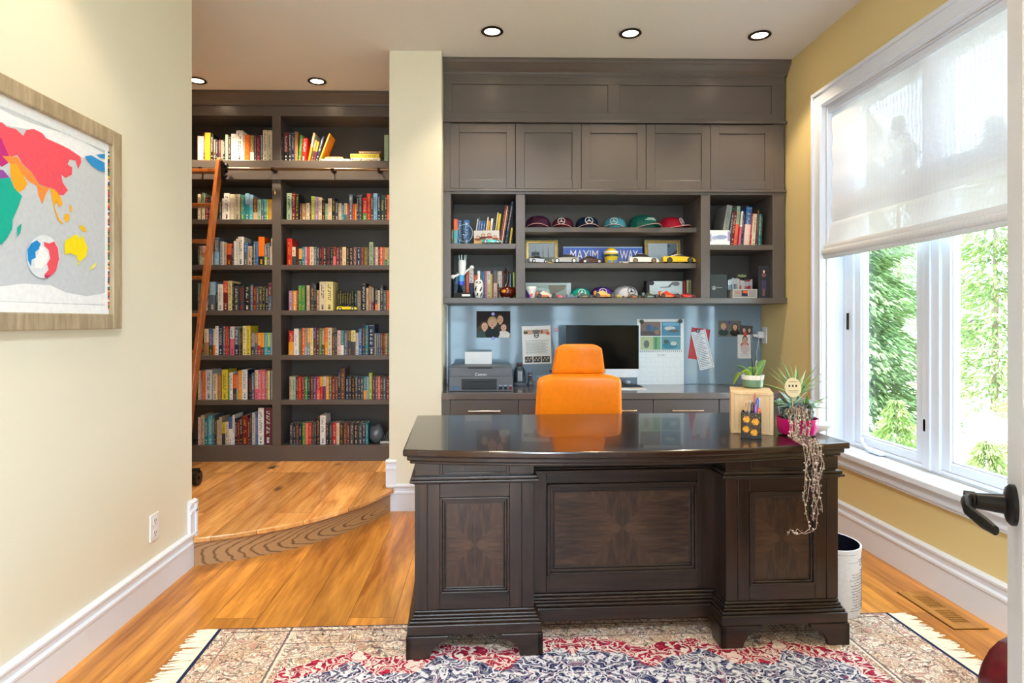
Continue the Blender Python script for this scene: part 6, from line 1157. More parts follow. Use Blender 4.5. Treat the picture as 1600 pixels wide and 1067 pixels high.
# orchid
oc = onZ(1178, 607, ztp); oc.y += .04; oc.x += .012
t = thing('potted_orchid', 'orchid without blooms in a fluted green and white pot on the pine box', 'potted plant', (oc.x, oc.y, ztp))
MB().lathe([(.034, 0), (.042, .006), (.044, .034), (.044, .036), (0, .036)], seg=28, col=(104, 140, 116)).lathe([(.042, .036), (.045, .056), (.041, .056), (.036, .04)], seg=28, col=(240, 240, 236)).build('pot', VG, t, smooth=True)
m = MB()
for k in range(28): q = 2*PI*k/28; m.cyl((.0435*math.cos(q), .0435*math.sin(q), .037), (.0462*math.cos(q), .0462*math.sin(q), .057), .0022, seg=5, col=(244, 244, 240))
m.build('fluted_rim', VG, t)
def leaf(m, base, tip, w, bend=.02, col=(96, 142, 70), n=8, cup=.15, tw=0):
    b, e = Vector(base), Vector(tip); d = e-b; s = Vector((-d.y, d.x, 0)); s = s.normalized() if s.length > 1e-4 else Vector((1, 0, 0)); s = (s*math.cos(tw)+Vector((0, 0, 1))*math.sin(tw)); nn = d.cross(s).normalized()
    vs = []
    for k in range(n+1):
        f = k/n; c = b+d*f+Vector((0, 0, 1))*bend*math.sin(PI*f); ww = w*math.sin(PI*(.12+.88*f)**.8)**.7 if f < 1 else .0005
        for j in (-1, 0, 1): vs.append(c+s*ww*j*.5+nn*(abs(j)*cup*ww))
    m.add(vs, [(k*3+j, k*3+j+1, k*3+j+4, k*3+j+3) for k in range(n) for j in range(2)], col); return m
for b_, e_, w, bd, c, tw in (((-.01, 0, .045), (-.095, -.02, .012), .05, .04, (138, 176, 44), .3), ((.01, 0, .045), (.055, -.005, .12), .062, .0, (96, 146, 70), 1.2), ((-.01, .0, .05), (-.075, .01, .095), .045, .01, (110, 150, 110), .2), ((.01, .01, .05), (.03, .07, .08), .045, .02, (96, 146, 76), 0)):
    leaf(MB(), b_, e_, w, bd, c, tw=tw).build('leaf', VG, t, smooth=True, solid=.002, flip=False)
MB().tube([(.004, .004, .04), (-.006, .0, .16), (-.008, 0, .235)], .0016, 6).build('plant_stake', M_blackm, t)
MB().tube([(.008, 0, .045), (.02, -.004, .075), (.012, -.004, .1), (.016, -.004, .12)], [.0024, .002, .0018, .003], 6, (190, 186, 150)).build('stem', VG, t, smooth=True)
# pencil box
p0, p1 = onZ(1165.5, 686, ZK), onZ(1195, 686, ZK); wp = p1.x-p0.x; hp = at(1180, 645, p0.y).z-ZK
t = thing('pencil_box', 'square black lacquer pen holder with golden flowers on the desk', 'pen holder', ((p0.x+p1.x)/2, p0.y+wp/2, ZK), -.42)
m = MB(); q = wp/2; m.box(-q, q, -q, -q+.004, .004, hp, (22, 20, 18)); m.box(-q, q, q-.004, q, .004, hp, (22, 20, 18)); m.box(-q, -q+.004, -q, q, .004, hp, (22, 20, 18)); m.box(q-.004, q, -q, q, .004, hp, (22, 20, 18)); m.box(-q-.002, q+.002, -q-.002, q+.002, 0, .006, (20, 18, 16)); m.build('box', VG, t, bevel=.001)
m = MB(); y = -q
def fl_(cx, cz, s, y):
    for k in range(6):
        a = k*PI/3; m.add([(cx+s*.5*math.cos(a)+s*.42*math.cos(b), y-.0004-.00003*k, cz+s*.5*math.sin(a)+s*.42*math.sin(b)) for b in [2*PI*j/10 for j in range(10)]], [tuple(range(10))], (236, 170, 24) if k % 2 else (214, 132, 16))
    m.add([(cx+s*.35*math.cos(b), y-.0008, cz+s*.35*math.sin(b)) for b in [2*PI*j/10 for j in range(10)]], [tuple(range(10))], (248, 200, 60))
    m.add([(cx+s*.15*math.cos(b), y-.001, cz+s*.15*math.sin(b)) for b in [2*PI*j/8 for j in range(8)]], [tuple(range(8))], (120, 60, 10))
rn = random.Random(4)
for k in range(40): x, z = rn.uniform(-q*.85, q*.85), rn.uniform(.012, hp-.008); m.box(x, x+.0035, y-.0003, y, z, z+.0035, rn.choice([(150, 110, 40), (90, 90, 40), (130, 60, 20)]))
for cx_, cz_, s in ((-q*.45, hp*.74, .015), (q*.42, hp*.66, .016), (-q*.5, hp*.36, .0145), (q*.3, hp*.25, .015)): fl_(cx_, cz_, s, y)
m.build('gold_flowers', VG, t, flip=False)
gP = 'pens in the lacquer pen holder'
def pen(dx, dy, lean, ln, r, c, c2, lab, name='pen'):
    o = MB().tube([(0, 0, 0), (lean, 0, ln)], r, 8, c).tube([(lean*.72, 0, ln*.72), (lean*1.0, 0, ln*1.0)], r*1.15, 8, c2).tube([(lean, 0, ln), (lean*1.05, 0, ln*1.06)], [r*.9, r*.4], 8, c2).build(name, VG, loc=((p0.x+p1.x)/2+dx, p0.y+wp/2+dy, ZK+.0075), smooth=True); return tag(o, lab, 'pen', gP)
pen(-.008, .01, .008, .135, .004, (236, 238, 242), (206, 214, 226), 'white pen with a pale cap, left half of the pen holder')
pen(.0, -.004, .003, .128, .0045, (40, 44, 50), (30, 34, 40), 'black pen in the middle of the pen holder')
pen(.008, -.012, .006, .12, .005, (130, 70, 176), (150, 90, 196), 'purple pen right of the middle of the pen holder')
pen(.016, .004, .012, .145, .0055, (30, 70, 190), (24, 58, 170), 'thick blue pen, tallest in the pen holder')
pen(.018, .02, .006, .16, .003, (206, 60, 50), (190, 40, 40), 'slim red pen rising behind the blue pen')
pen(.022, -.016, .004, .108, .0055, (236, 96, 50), (240, 110, 60), 'short orange pen at the right front of the pen holder')
pen(.026, .012, .012, .14, .004, (206, 222, 240), (216, 230, 244), 'pale blue pen at the right edge of the pen holder')
sc = thing('scissors', 'scissors with beige handles at the left of the pen holder', 'scissors', ((p0.x+p1.x)/2-.02, p0.y+wp/2-.005, ZK+.0075), .3)
MB().add([(-.004, -.001, 0), (.004, -.001, 0), (.006, -.001, .1), (-.006, -.001, .1), (-.004, .001, 0), (.004, .001, 0), (.006, .001, .1), (-.006, .001, .1)], [(0, 1, 2, 3), (4, 7, 6, 5), (0, 4, 5, 1), (1, 5, 6, 2), (2, 6, 7, 3), (3, 7, 4, 0)], (200, 204, 210)).build('blades', VX, sc)
for s, nm_ in ((-1, 'a'), (1, 'b')): MB().tube([(s*.008+.0075*math.cos(a), 0, .118+.018*math.sin(a)) for a in [2*PI*k/16 for k in range(16)]], .003, 6, (214, 178, 140), closed=True).build('handle', VG, sc, smooth=True)
# magenta dish, glass planter, white pot, saucer
pd = onZ(1237, 684, ZK); pd.y += .075; pd.x = 1.297
t = thing('magenta_dish', 'round magenta glass dish under the clear planter', 'dish', (pd.x, pd.y, ZK))
MB().lathe([(.05, 0), (.07, .006), (.079, .03), (.081, .07), (.078, .07), (.075, .03), (.064, .01), (0, .01)], seg=36).build('dish', mat('magenta_plastic', (226, 24, 128), .15, coat=.6, var=.02), t, smooth=True)
pg = Vector((pd.x, pd.y+.0, 0))
t = thing('aloe_planter', 'clear glass planter with spiky pale green succulents set in the magenta dish', 'potted plant', (pg.x, pg.y, ZK+.0115))
MB().lathe([(.045, 0), (.056, .02), (.07, .085), (.078, .128), (.075, .128), (.067, .085), (.053, .022), (0, .006)], seg=32).build('bowl', M_clear, t, smooth=True)
m = MB(); rn = random.Random(12); m.lathe([(.044, .008), (.052, .024), (.06, .06), (.064, .085), (0, .09)], seg=24, col=(150, 138, 120))
for k in range(160): a = rn.random()*2*PI; z = rn.uniform(.02, .088); r = .05+.2*(z-.02); m.ball((r*math.cos(a), r*math.sin(a), z), rn.uniform(.003, .006), 6, 4, rn.choice([(206, 200, 190), (160, 150, 134), (110, 100, 90), (226, 224, 220), (90, 84, 70)]))
m.build('gravel', VM, t)
def spiky(m, c, n, ln, w, up, rn, col, sp=1.0, flat=.35):
    for k in range(n):
        a = 2*PI*k/n*1.618+rn.random()*.5; l = ln*rn.uniform(.7, 1.1); el = rn.uniform(*up); b = Vector(c); d = Vector((math.cos(a)*math.cos(el)*sp, math.sin(a)*math.cos(el)*sp, math.sin(el)))
        P = [b+d*l*f+Vector((0, 0, -.25*l*f*f*math.cos(el)*.5)) for f in (0, .25, .5, .75, 1)]; cc = rn.choice(col)
        m.tube(P, [w*.9, w, w*.75, w*.4, w*.05], 6, cc, flat=flat)
    return m
rn = random.Random(21)
def sprout(name, c, *a): m = MB(); spiky(m, c, *a); return m.build(name, VG, t, smooth=True)
sprout('aloe_rosette', (-.005, 0, .15), 15, .17, .0085, (.3, 1.35), rn, [(150, 190, 120), (120, 170, 100), (176, 200, 150)])
sprout('aloe_rosette', (-.03, -.02, .11), 15, .10, .010, (.0, .9), rn, [(166, 196, 180), (140, 176, 160), (190, 210, 196)])
sprout('aloe_rosette', (.03, -.02, .1), 12, .11, .010, (.05, .8), rn, [(120, 168, 60), (150, 190, 90), (96, 146, 70)])
sprout('aloe_rosette', (-.05, .02, .1), 10, .09, .013, (.0, .7), rn, [(96, 150, 84), (76, 130, 74)])
sprout('aloe_rosette', (.01, .02, .17), 10, .08, .005, (.1, 1.2), rn, [(150, 150, 156), (130, 150, 130)])
m = MB()
for k in range(4): m.tube([(-.03+.02*k, 0, .08), (-.02+.015*k, 0, .13), (-.005, 0, .155)], .004, 6, (110, 130, 80))
m.build('stems', VG, t, smooth=True)
sc_ = MB().prism([(x*.034, z*.04) for x, z in ell(0, 0, 1, 1, 20)], (0, .0015), lambda a, b, h: (a, h, b), (226, 214, 180)); 
for k in range(3): sc_.box(-.018+.014*k, -.012+.014*k, -.001, 0, .002, .011, (40, 34, 30))
sc_.box(-.022, .022, -.001, .0, -.012, -.0105, (110, 90, 70)).box(-.016, .016, -.001, .0, -.018, -.0168, (110, 90, 70)).box(-.018, .018, -.001, .0, .022, .0236, (110, 90, 70)); sc_.build('plant_tag', VM, t, loc=(-.05, -.066, .19), rot=(-.1, 0, 0)); MB().cyl((-.05, -.064, .08), (-.05, -.063, .165), .0016).build('tag_stake', M_pine, t)
pw_ = onZ(1266, 664, ZK); pw_ = Vector((pd.x+.112, pd.y+.12, ZK))
t = thing('white_pot', 'white ceramic pot of dark soil behind the glass planter', 'plant pot', (pw_.x, pw_.y, ZK+.0125))
MB().lathe([(.045, 0), (.05, .004), (.062, .1), (.063, .108), (.058, .108), (.054, .09), (0, .09)], seg=36).build('pot', M_cer, t, smooth=True); MB().lathe([(.0535, .088), (.05, .096), (0, .097)], seg=24).build('soil', M_soil, t, smooth=True)
t2 = thing('white_saucer', 'shallow white saucer under the white pot', 'saucer', (pw_.x+.012, pw_.y-.004, ZK)); MB().lathe([(.05, 0), (.058, .002), (.078, .02), (.081, .03), (.077, .03), (.07, .012), (0, .012)], seg=36).build('saucer', M_cer, t2, smooth=True)
# string-of-beads plant cascading over the desk edge
def deskpt(u, v, z): q = Vector((u*math.cos(th)-v*math.sin(th), u*math.sin(th)+v*math.cos(th), 0)); return Vector((pL.x+q.x, pL.y+q.y, z))
t = thing('trailing_succulent', 'dry grey and pink trailing plant hanging from the planter over the desk edge', 'hanging plant', (pg.x, pg.y-.08, ZK+.12))
rn = random.Random(33)
front = min(pL.y, pR.y)
XP_ = lambda px, Y: (px-757)/960*Y
for i in range(17):
    pxx = 1240+rn.uniform(-10, 26)+(6 if i > 6 else 0); zend = (.77, .72, .52, .46, .55, .5, .6, .65, .47, .56, .5, .76, .77, .7, .6, .75, .66)[i]
    xe = XP_(pxx, 2.36); ys = pg.y-.07; edge = onZ(pxx, 690, ZK).y
    P = [Vector((pg.x+rn.uniform(-.04, .05), pg.y-.03, ZK+.13)), Vector((XP_(pxx, pg.y-.085)+rn.uniform(-.02, .02), pg.y-.085, ZK+.115)), Vector((XP_(pxx, pg.y-.11)+rn.uniform(-.01, .01), pg.y-.11, ZK+.05)), Vector((XP_(pxx, min(edge, pg.y-.125)), min(edge, pg.y-.125), ZK+.018))]
    ye = deskpt(xe+.30, -.02, 0).y-.035
    P.append(Vector((xe, (P[-1].y+ye)/2, ZK+.016))); P.append(Vector((xe+.003, ye, ZK+.006)))
    z = ZK-.03; x = xe
    while z > zend: x += rn.uniform(-.01, .0108); P.append(Vector((x, ye-rn.uniform(.0, .015), z))); z -= .03
    if i in (3, 8): P += [P[-1]+Vector((-.02, -.005, -.012)), P[-1]+Vector((-.05, -.005, -.02)), P[-1]+Vector((-.075, -.006, .0)), P[-1]+Vector((-.085, -.006, -.02))]
    s = MB().tube(P, .0014, 5, (186, 160, 148))
    for a, b in zip(P, P[1:]):
        n = max(1, int((b-a).length/.012))
        for k in range(n):
            if rn.random() < .15: continue
            c = a.lerp(b, (k+rn.random())/n)+Vector((rn.uniform(-.007, .007), rn.uniform(-.006, .002), rn.uniform(-.004, .006))); s.ball(c, rn.uniform(.002, .0048), 7, 5, rn.choice([(170, 150, 142), (196, 184, 174), (120, 92, 88), (140, 138, 118), (104, 76, 80), (220, 210, 202)]))
    s.build('strand', VM, t, world=True, smooth=True)

# ================================================================== RUG
def rug_mat():
    m, nt, p = newmat('persian_rug_pile'); tc = N(nt, 'ShaderNodeTexCoord'); sp = N(nt, 'ShaderNodeSeparateXYZ'); L(nt, tc.outputs['Object'], sp.inputs[0])
    M = lambda op, a, b=None, c=None, cl=False: (lambda n: ([L(nt, v, n.inputs[i]) if hasattr(v, 'links') else setattr(n.inputs[i], 'default_value', v) for i, v in enumerate((a, b, c)) if v is not None], setattr(n, 'use_clamp', cl), n.outputs[0])[2])(N(nt, 'ShaderNodeMath', operation=op))
    ax = M('ABSOLUTE', sp.outputs['X']); v = M('MULTIPLY', sp.outputs['Y'], -1)              # v: metres from the far edge
    ub = M('SUBTRACT', RW/2, ax)                                                             # metres from the side edge
    cx = N(nt, 'ShaderNodeCombineXYZ'); L(nt, ax, cx.inputs[0]); L(nt, sp.outputs['Y'], cx.inputs[1])
    nz = N(nt, 'ShaderNodeTexNoise'); nz.inputs['Scale'].default_value = 17; L(nt, cx.outputs[0], nz.inputs['Vector'])
    wp = N(nt, 'ShaderNodeVectorMath', operation='MULTIPLY_ADD'); wp.inputs[1].default_value = (.13, .13, 0); L(nt, nz.outputs['Color'], wp.inputs[0]); L(nt, cx.outputs[0], wp.inputs[2])
    def lines(scale, lo, hi):
        a = N(nt, 'ShaderNodeTexVoronoi', feature='DISTANCE_TO_EDGE'); a.inputs['Scale'].default_value = scale; L(nt, wp.outputs[0], a.inputs['Vector']); r = N(nt, 'ShaderNodeMapRange'); r.inputs['From Min'].default_value = lo; r.inputs['From Max'].default_value = hi; r.inputs['To Min'].default_value = 1; r.inputs['To Max'].default_value = 0; L(nt, a.outputs['Distance'], r.inputs['Value']); return r.outputs[0]
    def cells(scale, lo, hi):
        a = N(nt, 'ShaderNodeTexVoronoi'); a.inputs['Scale'].default_value = scale; L(nt, wp.outputs[0], a.inputs['Vector']); r = N(nt, 'ShaderNodeMapRange'); r.inputs['From Min'].default_value = lo; r.inputs['From Max'].default_value = hi; r.inputs['To Min'].default_value = 1; r.inputs['To Max'].default_value = 0; L(nt, a.outputs['Distance'], r.inputs['Value']); return r.outputs[0], a.outputs['Color']
    def rings(scale, k):
        a = N(nt, 'ShaderNodeTexVoronoi'); a.inputs['Scale'].default_value = scale; L(nt, wp.outputs[0], a.inputs['Vector']); s = M('SINE', M('MULTIPLY', a.outputs['Distance'], k)); return M('GREATER_THAN', s, .55)
    def mix(f, a, b):
        n = N(nt, 'ShaderNodeMix', data_type='RGBA'); L(nt, f, n.inputs['Factor'])
        for s, k in ((a, 'A'), (b, 'B')):
            if isinstance(s, tuple): n.inputs[k].default_value = lin(s)
            else: L(nt, s, n.inputs[k])
        return n.outputs['Result']
    l1 = lines(24, .015, .05); l2 = lines(60, .04, .12); rg = rings(9, 30); rg2 = rings(26, 26); dots, dcol = cells(46, .18, .30)
    # border: cream with brown, black and rose scrolls
    big = N(nt, 'ShaderNodeTexNoise'); big.inputs['Scale'].default_value = 7; L(nt, cx.outputs[0], big.inputs['Vector'])
    bord = mix(M('GREATER_THAN', big.outputs['Fac'], .55), (240, 230, 212), (226, 208, 180))
    bord = mix(M('MULTIPLY', l2, .75), bord, (160, 130, 108)); bord = mix(M('MULTIPLY', rg2, .8), bord, (190, 130, 120)); bord = mix(dots, bord, (120, 100, 84)); bord = mix(M('MULTIPLY', l1, .75), bord, (60, 50, 60))
    # field: red ground with white scrolls, then navy with white scrolls
    red = mix(l2, (184, 40, 66), (120, 24, 52)); red = mix(M('MULTIPLY', rg, .9), red, (236, 214, 206)); red = mix(M('MULTIPLY', dots, .4), red, (60, 64, 110)); red = mix(l1, red, (240, 226, 216))
    nav = mix(M('MULTIPLY', l2, .3), (30, 36, 84), (214, 214, 226)); nav = mix(M('MULTIPLY', rg, .9), nav, (228, 226, 232)); nav = mix(M('MULTIPLY', dots, .5), nav, (180, 60, 86)); nav = mix(M('MULTIPLY', l1, .9), nav, (240, 236, 236))
    wob = M('ADD', M('MULTIPLY', M('SINE', M('MULTIPLY', ax, 17)), .03), M('MULTIPLY', M('SINE', M('MULTIPLY', ax, 41)), .012))
    vv = M('ADD', v, wob)
    f_red = M('MULTIPLY', M('GREATER_THAN', M('SUBTRACT', vv, M('MULTIPLY', ax, .10)), .155), M('GREATER_THAN', ub, .33))
    medal = M('LESS_THAN', M('ADD', ax, M('MULTIPLY', v, -1.2)), M('MULTIPLY', 1.0, .02))
    f_nav = M('GREATER_THAN', M('SUBTRACT', M('ADD', v, M('MULTIPLY', wob, 1.6)), M('MULTIPLY', ax, .08)), .265)
    f_nav = M('MULTIPLY', f_nav, M('GREATER_THAN', ub, .40))
    red = mix(f_nav, red, nav)
    out = mix(f_red, bord, red)
    def band(d, a, b): return M('MULTIPLY', M('GREATER_THAN', d, a), M('LESS_THAN', d, b))
    for a, b, c in ((.29, .297, (110, 92, 100)), (.30, .308, (226, 214, 196)), (.07, .075, (130, 110, 100))): out = mix(band(ub, a, b), out, c)
    for a, b, c in ((.03, .036, (90, 70, 64)), (.128, .133, (120, 104, 104))): out = mix(M('MULTIPLY', band(v, a, b), M('GREATER_THAN', ub, a*2)), out, c)
    out = mix(M('LESS_THAN', ub, .014), out, (30, 40, 76)); out = mix(M('LESS_THAN', v, .006), out, (60, 58, 76))
    L(nt, out, p.inputs['Base Color']); p.inputs['Roughness'].default_value = .85; p.inputs['Specular IOR Level'].default_value = .15
    bump(nt, p, nz.outputs['Fac'], .3, .002); return m
rA, rB = onZ(342, 982.5, .008), onZ(1387, 957, .008); RW = (rB-rA).length; ra = math.atan2(rB.y-rA.y, rB.x-rA.x); rc = (rA+rB)/2
rug = thing('persian_rug', 'fringed persian rug with cream border and red and navy field under the desk', 'rug', (rc.x, rc.y, .0005), ra)
MB().box(-RW/2, RW/2, -2.0, 0, 0, .008).build('pile', rug_mat(), rug)
for s in (-1, 1):
    m = MB(); rn = random.Random(9+s)
    for k in range(330):
        y = -2.0+k*2.0/330; l = rn.uniform(.075, .105); dy = rn.uniform(-.02, .02)
        x0 = s*RW/2
        m.add([(x0, y, .006), (x0, y+.007, .006), (x0+s*l*.5, y+.007+dy*.5, .0035+rn.random()*.004), (x0+s*l*.5, y-.001+dy*.5, .003), (x0+s*l, y+.004+dy, .001+rn.random()*.003), (x0+s*l, y+dy, .001)], [(0, 1, 2, 3), (3, 2, 4, 5)])
    m.build('fringe', M_fringe, rug, flip=False)['kind'] = 'stuff'

# ------------------------------------------------------------------ waste basket
tb = Vector((1.505, 2.66)); t = thing('waste_basket', 'tall oval white waste basket with black handwriting pattern beside the desk', 'waste basket', (tb.x, tb.y, .0095))
hh = .285; R1 = .118
MB().lathe([(R1*.97, 0), (R1*.98, .004), (R1, .01), (R1*1.0, hh-.02), (R1*1.015, hh-.018), (R1*1.02, hh), (R1*.965, hh), (R1*.95, .01), (0, .01)], seg=40, col=(232, 231, 232), sy=1.12, cols=[(232, 231, 232)]*3+[(140, 120, 116), (232, 231, 232), (226, 226, 226), (24, 26, 36), (24, 26, 36)]).build('basket', VM, t, smooth=True)
m = MB(); rn = random.Random(14); y_ = lambda q, z, k=1.004: (R1*k*math.cos(q), R1*1.12*k*math.sin(q), z)
for row in range(19):
    z0 = hh-.045-row*.0115; q = -1.45+rn.random()*.2+(0 if row > 4 else .4)
    if row in (3,): continue
    while q < .25:
        l = rn.uniform(.05, .16); n = max(3, int(l/.018))
        P = [y_(q+l*k/n, z0+rn.uniform(-.0022, .0024)) for k in range(n+1)]; m.tube(P, .0008, 3, (50, 48, 58)); q += l+rn.uniform(.02, .05)
m.tube([y_(-1.5+.1*k, hh-.052) for k in range(18)], .0005, 3, (110, 100, 100)); m.tube([y_(-.6+.12*math.cos(a), hh-.035+.008*math.sin(a)) for a in [2*PI*k/12 for k in range(12)]], .0005, 3, (110, 100, 100), closed=True)
m.build('handwriting', VM, t)
# floor vent
A_, B_, C_, D_ = onZ(1401, 929, 0), onZ(1457.5, 928.5, 0), onZ(1554, 987.6, 0), onZ(1499, 987.6, 0)
vx0, vx1, vy0, vy1 = 1.905, 2.045, 2.46, 2.80
t = thing('floor_vent', 'wooden floor register with slots below the window', 'vent', ((vx0+vx1)/2, (vy0+vy1)/2, .0005))
a, b, c, d_ = -.07, .07, -.17, .17; m = MB(); m.box(a, a+.034, c, d_, 0, .004); m.box(b-.034, b, c, d_, 0, .004); m.box(a+.034, b-.034, c, c+.045, 0, .004); m.box(a+.034, b-.034, d_-.045, d_, 0, .004); m.box(a+.034, b-.034, -.012, .012, 0, .004)
n = 16
for k in range(n):
    y = c+.045+(d_-c-.09)*(k+.5)/n
    if abs(y) > .014: m.box(a+.034, b-.034, y-.0032, y+.0032, .0, .0035)
m.build('wooden_grille', woodmat('golden_oak', (176, 116, 44), (214, 156, 78), 1, None, .4, 20, .08), t); MB().box(a+.03, b-.03, c+.04, d_-.04, -.0002, .0006).build('dark_duct', M_blackm, t)
m = MB(); 
for (x0, x1, q0, q1) in ((a-.003, a, c-.003, d_+.003), (b, b+.003, c-.003, d_+.003), (a, b, c-.003, c), (a, b, d_, d_+.003)): m.box(x0, x1, q0, q1, 0, .0015)
m.build('rim_gap', M_blackm, t)

# ------------------------------------------------------------------ framed world map on the left wall
XM = XL+.022
pt, pb_ = onX(189.6, 210.5, XM+.008), onX(189.6, 513.5, XM+.008); yR = pt.y; zT, zB = pt.z, pb_.z; LW = 1.32; yL = yR-LW
t = thing('framed_world_map', 'large framed coloured world map on the left wall', 'picture', (XL+.001, (yL+yR)/2, zB))
m = MB(); fw = .058; x0, x1 = XL+.001, XM+.012
for (p, q, r, s) in ((yR-fw, yR, zB, zT), (yL, yL+fw, zB, zT), (yL+fw, yR-fw, zT-fw, zT), (yL+fw, yR-fw, zB, zB+fw)): m.box(x0, x1, p, q, r, s)
m.build('frame', woodmat('grey_gold_frame', (150, 134, 108), (190, 172, 142), 2, None, .45, 30, .1), t, world=True, bevel=.004)
XP = XL+.016
pts_ = lambda L_, x: [(x, onX(a, b, x).y, onX(a, b, x).z) for a, b in L_]
m = MB(); m.box(XL+.002, XP-.001, yL+.04, yR-.04, zB+.04, zT-.04, (246, 247, 250))
k = 0
def mp(L_, c):
    global k
    k += 1; x = XP-.001+.0002*k; m.add(pts_(L_, x), [tuple(range(len(L_)))], c)
def mpz(L_, c): mp([(z*.4122, 100+w*.4122) for z, w in L_], c)
sea = [(-250, 30), (-20, 148), (398, 328), (398, 915), (-20, 900), (-250, 893)]
mpz(sea, (200, 206, 214))
mpz([(-250, 860), (-20, 845), (90, 832), (190, 838), (250, 866), (330, 880), (398, 868), (398, 912), (-20, 898), (-250, 892)], (240, 243, 247))
mpz([(-20, 160), (60, 200), (120, 225), (240, 262), (320, 296), (398, 340), (398, 372), (300, 352), (180, 290), (110, 248), (40, 236), (-20, 216)], (236, 240, 246))
RDm = (240, 88, 104)
mpz([(-20, 218), (10, 222), (26, 238), (60, 246), (88, 272), (100, 250), (128, 246), (160, 262), (176, 282), (226, 304), (262, 322), (306, 352), (308, 372), (296, 398), (286, 366), (264, 362), (256, 380), (274, 392), (272, 420), (248, 432), (232, 420), (238, 450), (258, 478), (240, 498), (212, 494), (190, 470), (150, 456), (120, 410), (84, 376), (66, 345), (40, 352), (20, 330), (-4, 320), (-20, 312)], RDm)
mpz([(-80, 240), (-20, 270), (6, 282), (20, 318), (36, 352), (30, 376), (6, 390), (-20, 360), (-80, 330)], (196, 46, 130))
mpz([(8, 348), (40, 350), (66, 352), (84, 378), (120, 412), (150, 458), (188, 470), (176, 488), (160, 532), (146, 498), (140, 462), (110, 446), (78, 412), (56, 390), (30, 372)], (246, 146, 70))
mpz([(38, 380), (60, 376), (74, 400), (104, 452), (92, 474), (66, 490), (48, 452), (40, 420)], (248, 172, 40))
mpz([(190, 468), (210, 478), (228, 500), (238, 530), (226, 544), (214, 522), (206, 540), (222, 580), (230, 600), (218, 590), (204, 546), (196, 506)], (246, 176, 40))
mpz([(228, 590), (240, 604), (238, 608), (224, 598)], (246, 176, 40)); mpz([(244, 570), (262, 566), (264, 590), (252, 600), (242, 590)], (246, 190, 40)); mpz([(300, 610), (318, 614), (330, 634), (316, 636), (304, 624)], (248, 200, 40)); mpz([(266, 530), (276, 548), (270, 566), (264, 548)], (248, 190, 60))
mpz([(244, 690), (248, 668), (270, 656), (282, 646), (296, 650), (302, 666), (312, 646), (320, 668), (332, 696), (328, 726), (308, 748), (294, 744), (290, 726), (268, 718), (246, 722)], (250, 226, 20)); mpz([(292, 752), (302, 750), (298, 764)], (250, 226, 20)); mpz([(350, 762), (368, 752), (360, 770), (336, 786)], (240, 230, 120))
mpz([(322, 350), (346, 346), (374, 362), (396, 374), (398, 410), (376, 404), (352, 388), (332, 366)], (50, 150, 222)); mpz([(364, 344), (398, 340), (398, 360), (380, 356)], (50, 150, 222))
mpz([(-80, 390), (-20, 396), (12, 402), (36, 430), (-10, 436), (-80, 432)], (150, 80, 170))
mpz([(-80, 432), (-10, 436), (38, 430), (52, 468), (84, 500), (70, 540), (48, 590), (46, 626), (24, 664), (6, 684), (-20, 680), (-60, 560)], (20, 178, 156)); mpz([(66, 620), (82, 604), (78, 638), (66, 656)], (20, 178, 156))
mpz([(c[0], c[1]) for c in ell(164, 730, 62, 82, 28)], (226, 232, 240))
mpz([(118, 680), (140, 668), (154, 680), (150, 700), (134, 712), (136, 734), (120, 742), (118, 768), (106, 744), (104, 704)], (30, 140, 216)); mpz([(166, 674), (188, 680), (206, 672), (220, 700), (224, 740), (212, 784), (190, 806), (170, 812), (168, 798), (184, 780), (178, 758), (190, 736), (184, 704), (168, 690)], RDm); mpz([(150, 690), (168, 696), (184, 724), (176, 756), (156, 776), (134, 772), (130, 740), (146, 722)], (246, 248, 250)); mpz([(168, 800), (190, 800), (178, 813)], (190, 50, 120))
q1, q2 = onX(164, 235, XP), onX(164, 477, XP); qL = onX(-103, 150, XP).y
def mpp(L_, c):
    global k
    k += 1; x = XP-.001+.0002*k; a0, a1 = yL+.09, qL+.005; m.add([(x, a0+(a1-a0)*u, q2.z+(q1.z-q2.z)*v) for u, v in L_], [tuple(range(len(L_)))], c)
mpp([(0, 0), (1, 0), (1, 1), (0, 1)], (200, 206, 214))
mpp([(0, 0), (1, 0), (1, .09), (.6, .05), (.3, .1), (0, .07)], (240, 243, 247))
mpp([(.0, .84), (.12, .9), (.3, .92), (.45, .88), (.55, .78), (.47, .7), (.42, .62), (.38, .56), (.3, .58), (.27, .5), (.33, .46), (.36, .43), (.26, .5), (.2, .58), (.14, .66), (.1, .76), (.0, .8)], (40, 146, 220))
mpp([(.56, .98), (.7, .98), (.74, .9), (.64, .8), (.58, .86)], (60, 160, 226))
mpp([(.37, .43), (.45, .44), (.56, .36), (.52, .26), (.46, .18), (.43, .08), (.39, .1), (.4, .25), (.34, .34)], (120, 190, 60))
m.build('map_print', VM, t, world=True, flip=False)
rn = random.Random(6); s = MB(); z = zB+fw+.02  # reflection of the library book spines, painted as small coloured blocks
while z < zT-fw-.03: s.box(XP, XP+.0025, yR-fw-.008, yR-fw-.002, z, z+.006, rn.choice([(200, 40, 40), (240, 200, 60), (40, 60, 120), (240, 240, 240), (40, 120, 60), (30, 30, 34), (230, 120, 40)])); z += .0075
s.build('book_reflection_strip', VM, t, world=True)

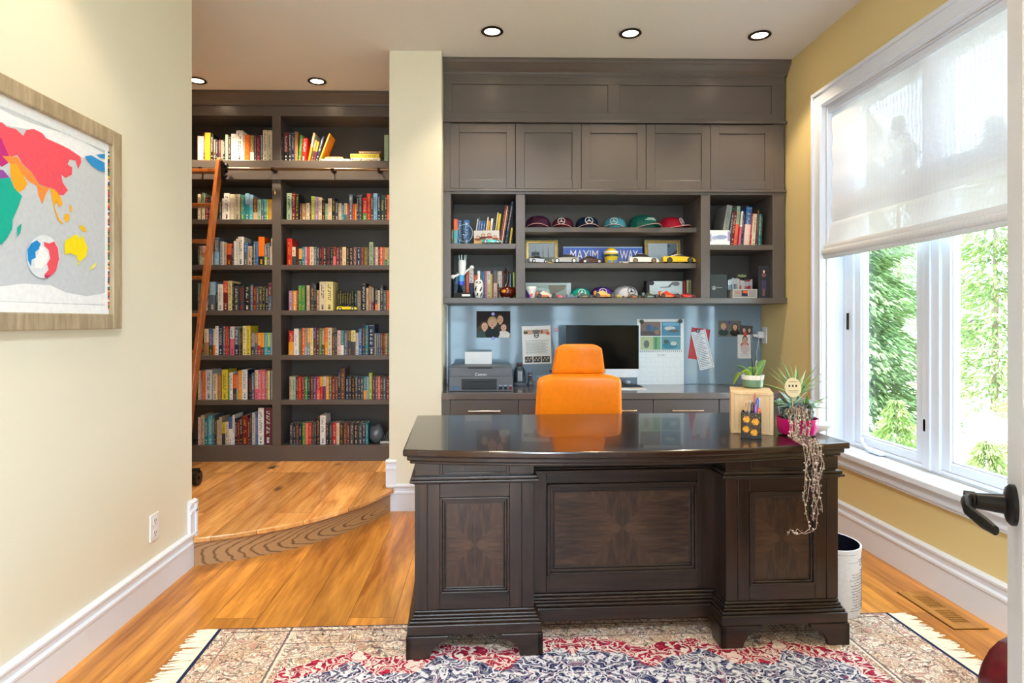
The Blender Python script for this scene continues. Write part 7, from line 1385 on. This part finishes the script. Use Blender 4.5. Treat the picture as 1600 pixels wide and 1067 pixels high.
# ------------------------------------------------------------------ dark red leather armchair half behind the door
t = thing('leather_armchair', 'dark red leather armchair corner at the lower right, mostly behind the open door', 'armchair', (1.45, .95, .0095))
def roll(x, lab):
    P = [(-.5, 0), (-.5, .38)]+[(math.cos(a), .51/.09-1+1+math.sin(a)) for a in []]
    pr = [(x-.075, .06), (x-.075, .42)]+[(x+.092*math.cos(a), .50+.095*math.sin(a)) for a in [PI*1.15-k*PI*1.3/14 for k in range(15)]]+[(x+.075, .42), (x+.075, .06)]
    m = MB(); n = len(pr); vs = []
    for (y, k) in ((.6, 1), (1.25, 1), (1.285, .97), (1.305, .85)): cz = .34; vs += [(x+(a-x)*k, y, cz+(b-cz)*k) for a, b in pr]
    m.add(vs, [(r*n+i, r*n+(i+1) % n, r*n+n+(i+1) % n, r*n+n+i) for r in range(3) for i in range(n)]+[tuple(range(n))[::-1], tuple(3*n+i for i in range(n))]); m.build('arm', M_maroon, t, world=True, smooth=50)
roll(1.14, 0); roll(1.86, 0)
MB().box(1.19, 1.78, .62, 1.24, .25, .44).build('seat_cushion', M_maroon, t, world=True, bevel=.04, bseg=4, smooth=True); MB().box(1.18, 1.79, .45, .64, .1, .85).build('backrest', M_maroon, t, world=True, bevel=.06, bseg=4, smooth=True); MB().box(1.05, 1.92, .5, 1.22, .06, .25).build('base', M_maroon, t, world=True, bevel=.01)
for x in (1.08, 1.88):
    for y in (.55, 1.17): MB().cyl((x, y, .001), (x, y, .065), .018, .026).build('leg', M_deskh, t, world=True)

# ------------------------------------------------------------------ the books beyond 300: the narrowest ones become one object
allb = [o for o in COL.objects if o.get('category') == 'book']
def area(o): d = o.dimensions; return (max(v.co.x for v in o.data.vertices))*(max(v.co.z for v in o.data.vertices))
allb.sort(key=area); extra = [o for o in allb if 'library' in o['group'] or 'bay' in o['group']][:max(0, len(allb)-298)]
if extra:
    bpy.context.view_layer.update()
    vs, fs, cs = [], [], []
    for o in extra:
        n = len(vs); mw = o.matrix_basis; me = o.data; ca = me.color_attributes['Col'].data
        vs += [mw @ v.co for v in me.vertices]
        for p in me.polygons:
            fs.append([n+i for i in p.vertices]); c = tuple(ca[p.loop_start].color); cs += list(c)*p.loop_total
        bpy.data.objects.remove(o)
    me = bpy.data.meshes.new('slim_books'); me.from_pydata(vs, [], fs); me.color_attributes.new('Col', 'FLOAT_COLOR', 'CORNER').data.foreach_set('color', cs); me.materials.append(M_book)
    o = bpy.data.objects.new('slim_books', me); COL.objects.link(o); tag(o, 'the slimmest books scattered between the others on all library bookcase shelves', 'books', None, 'stuff')
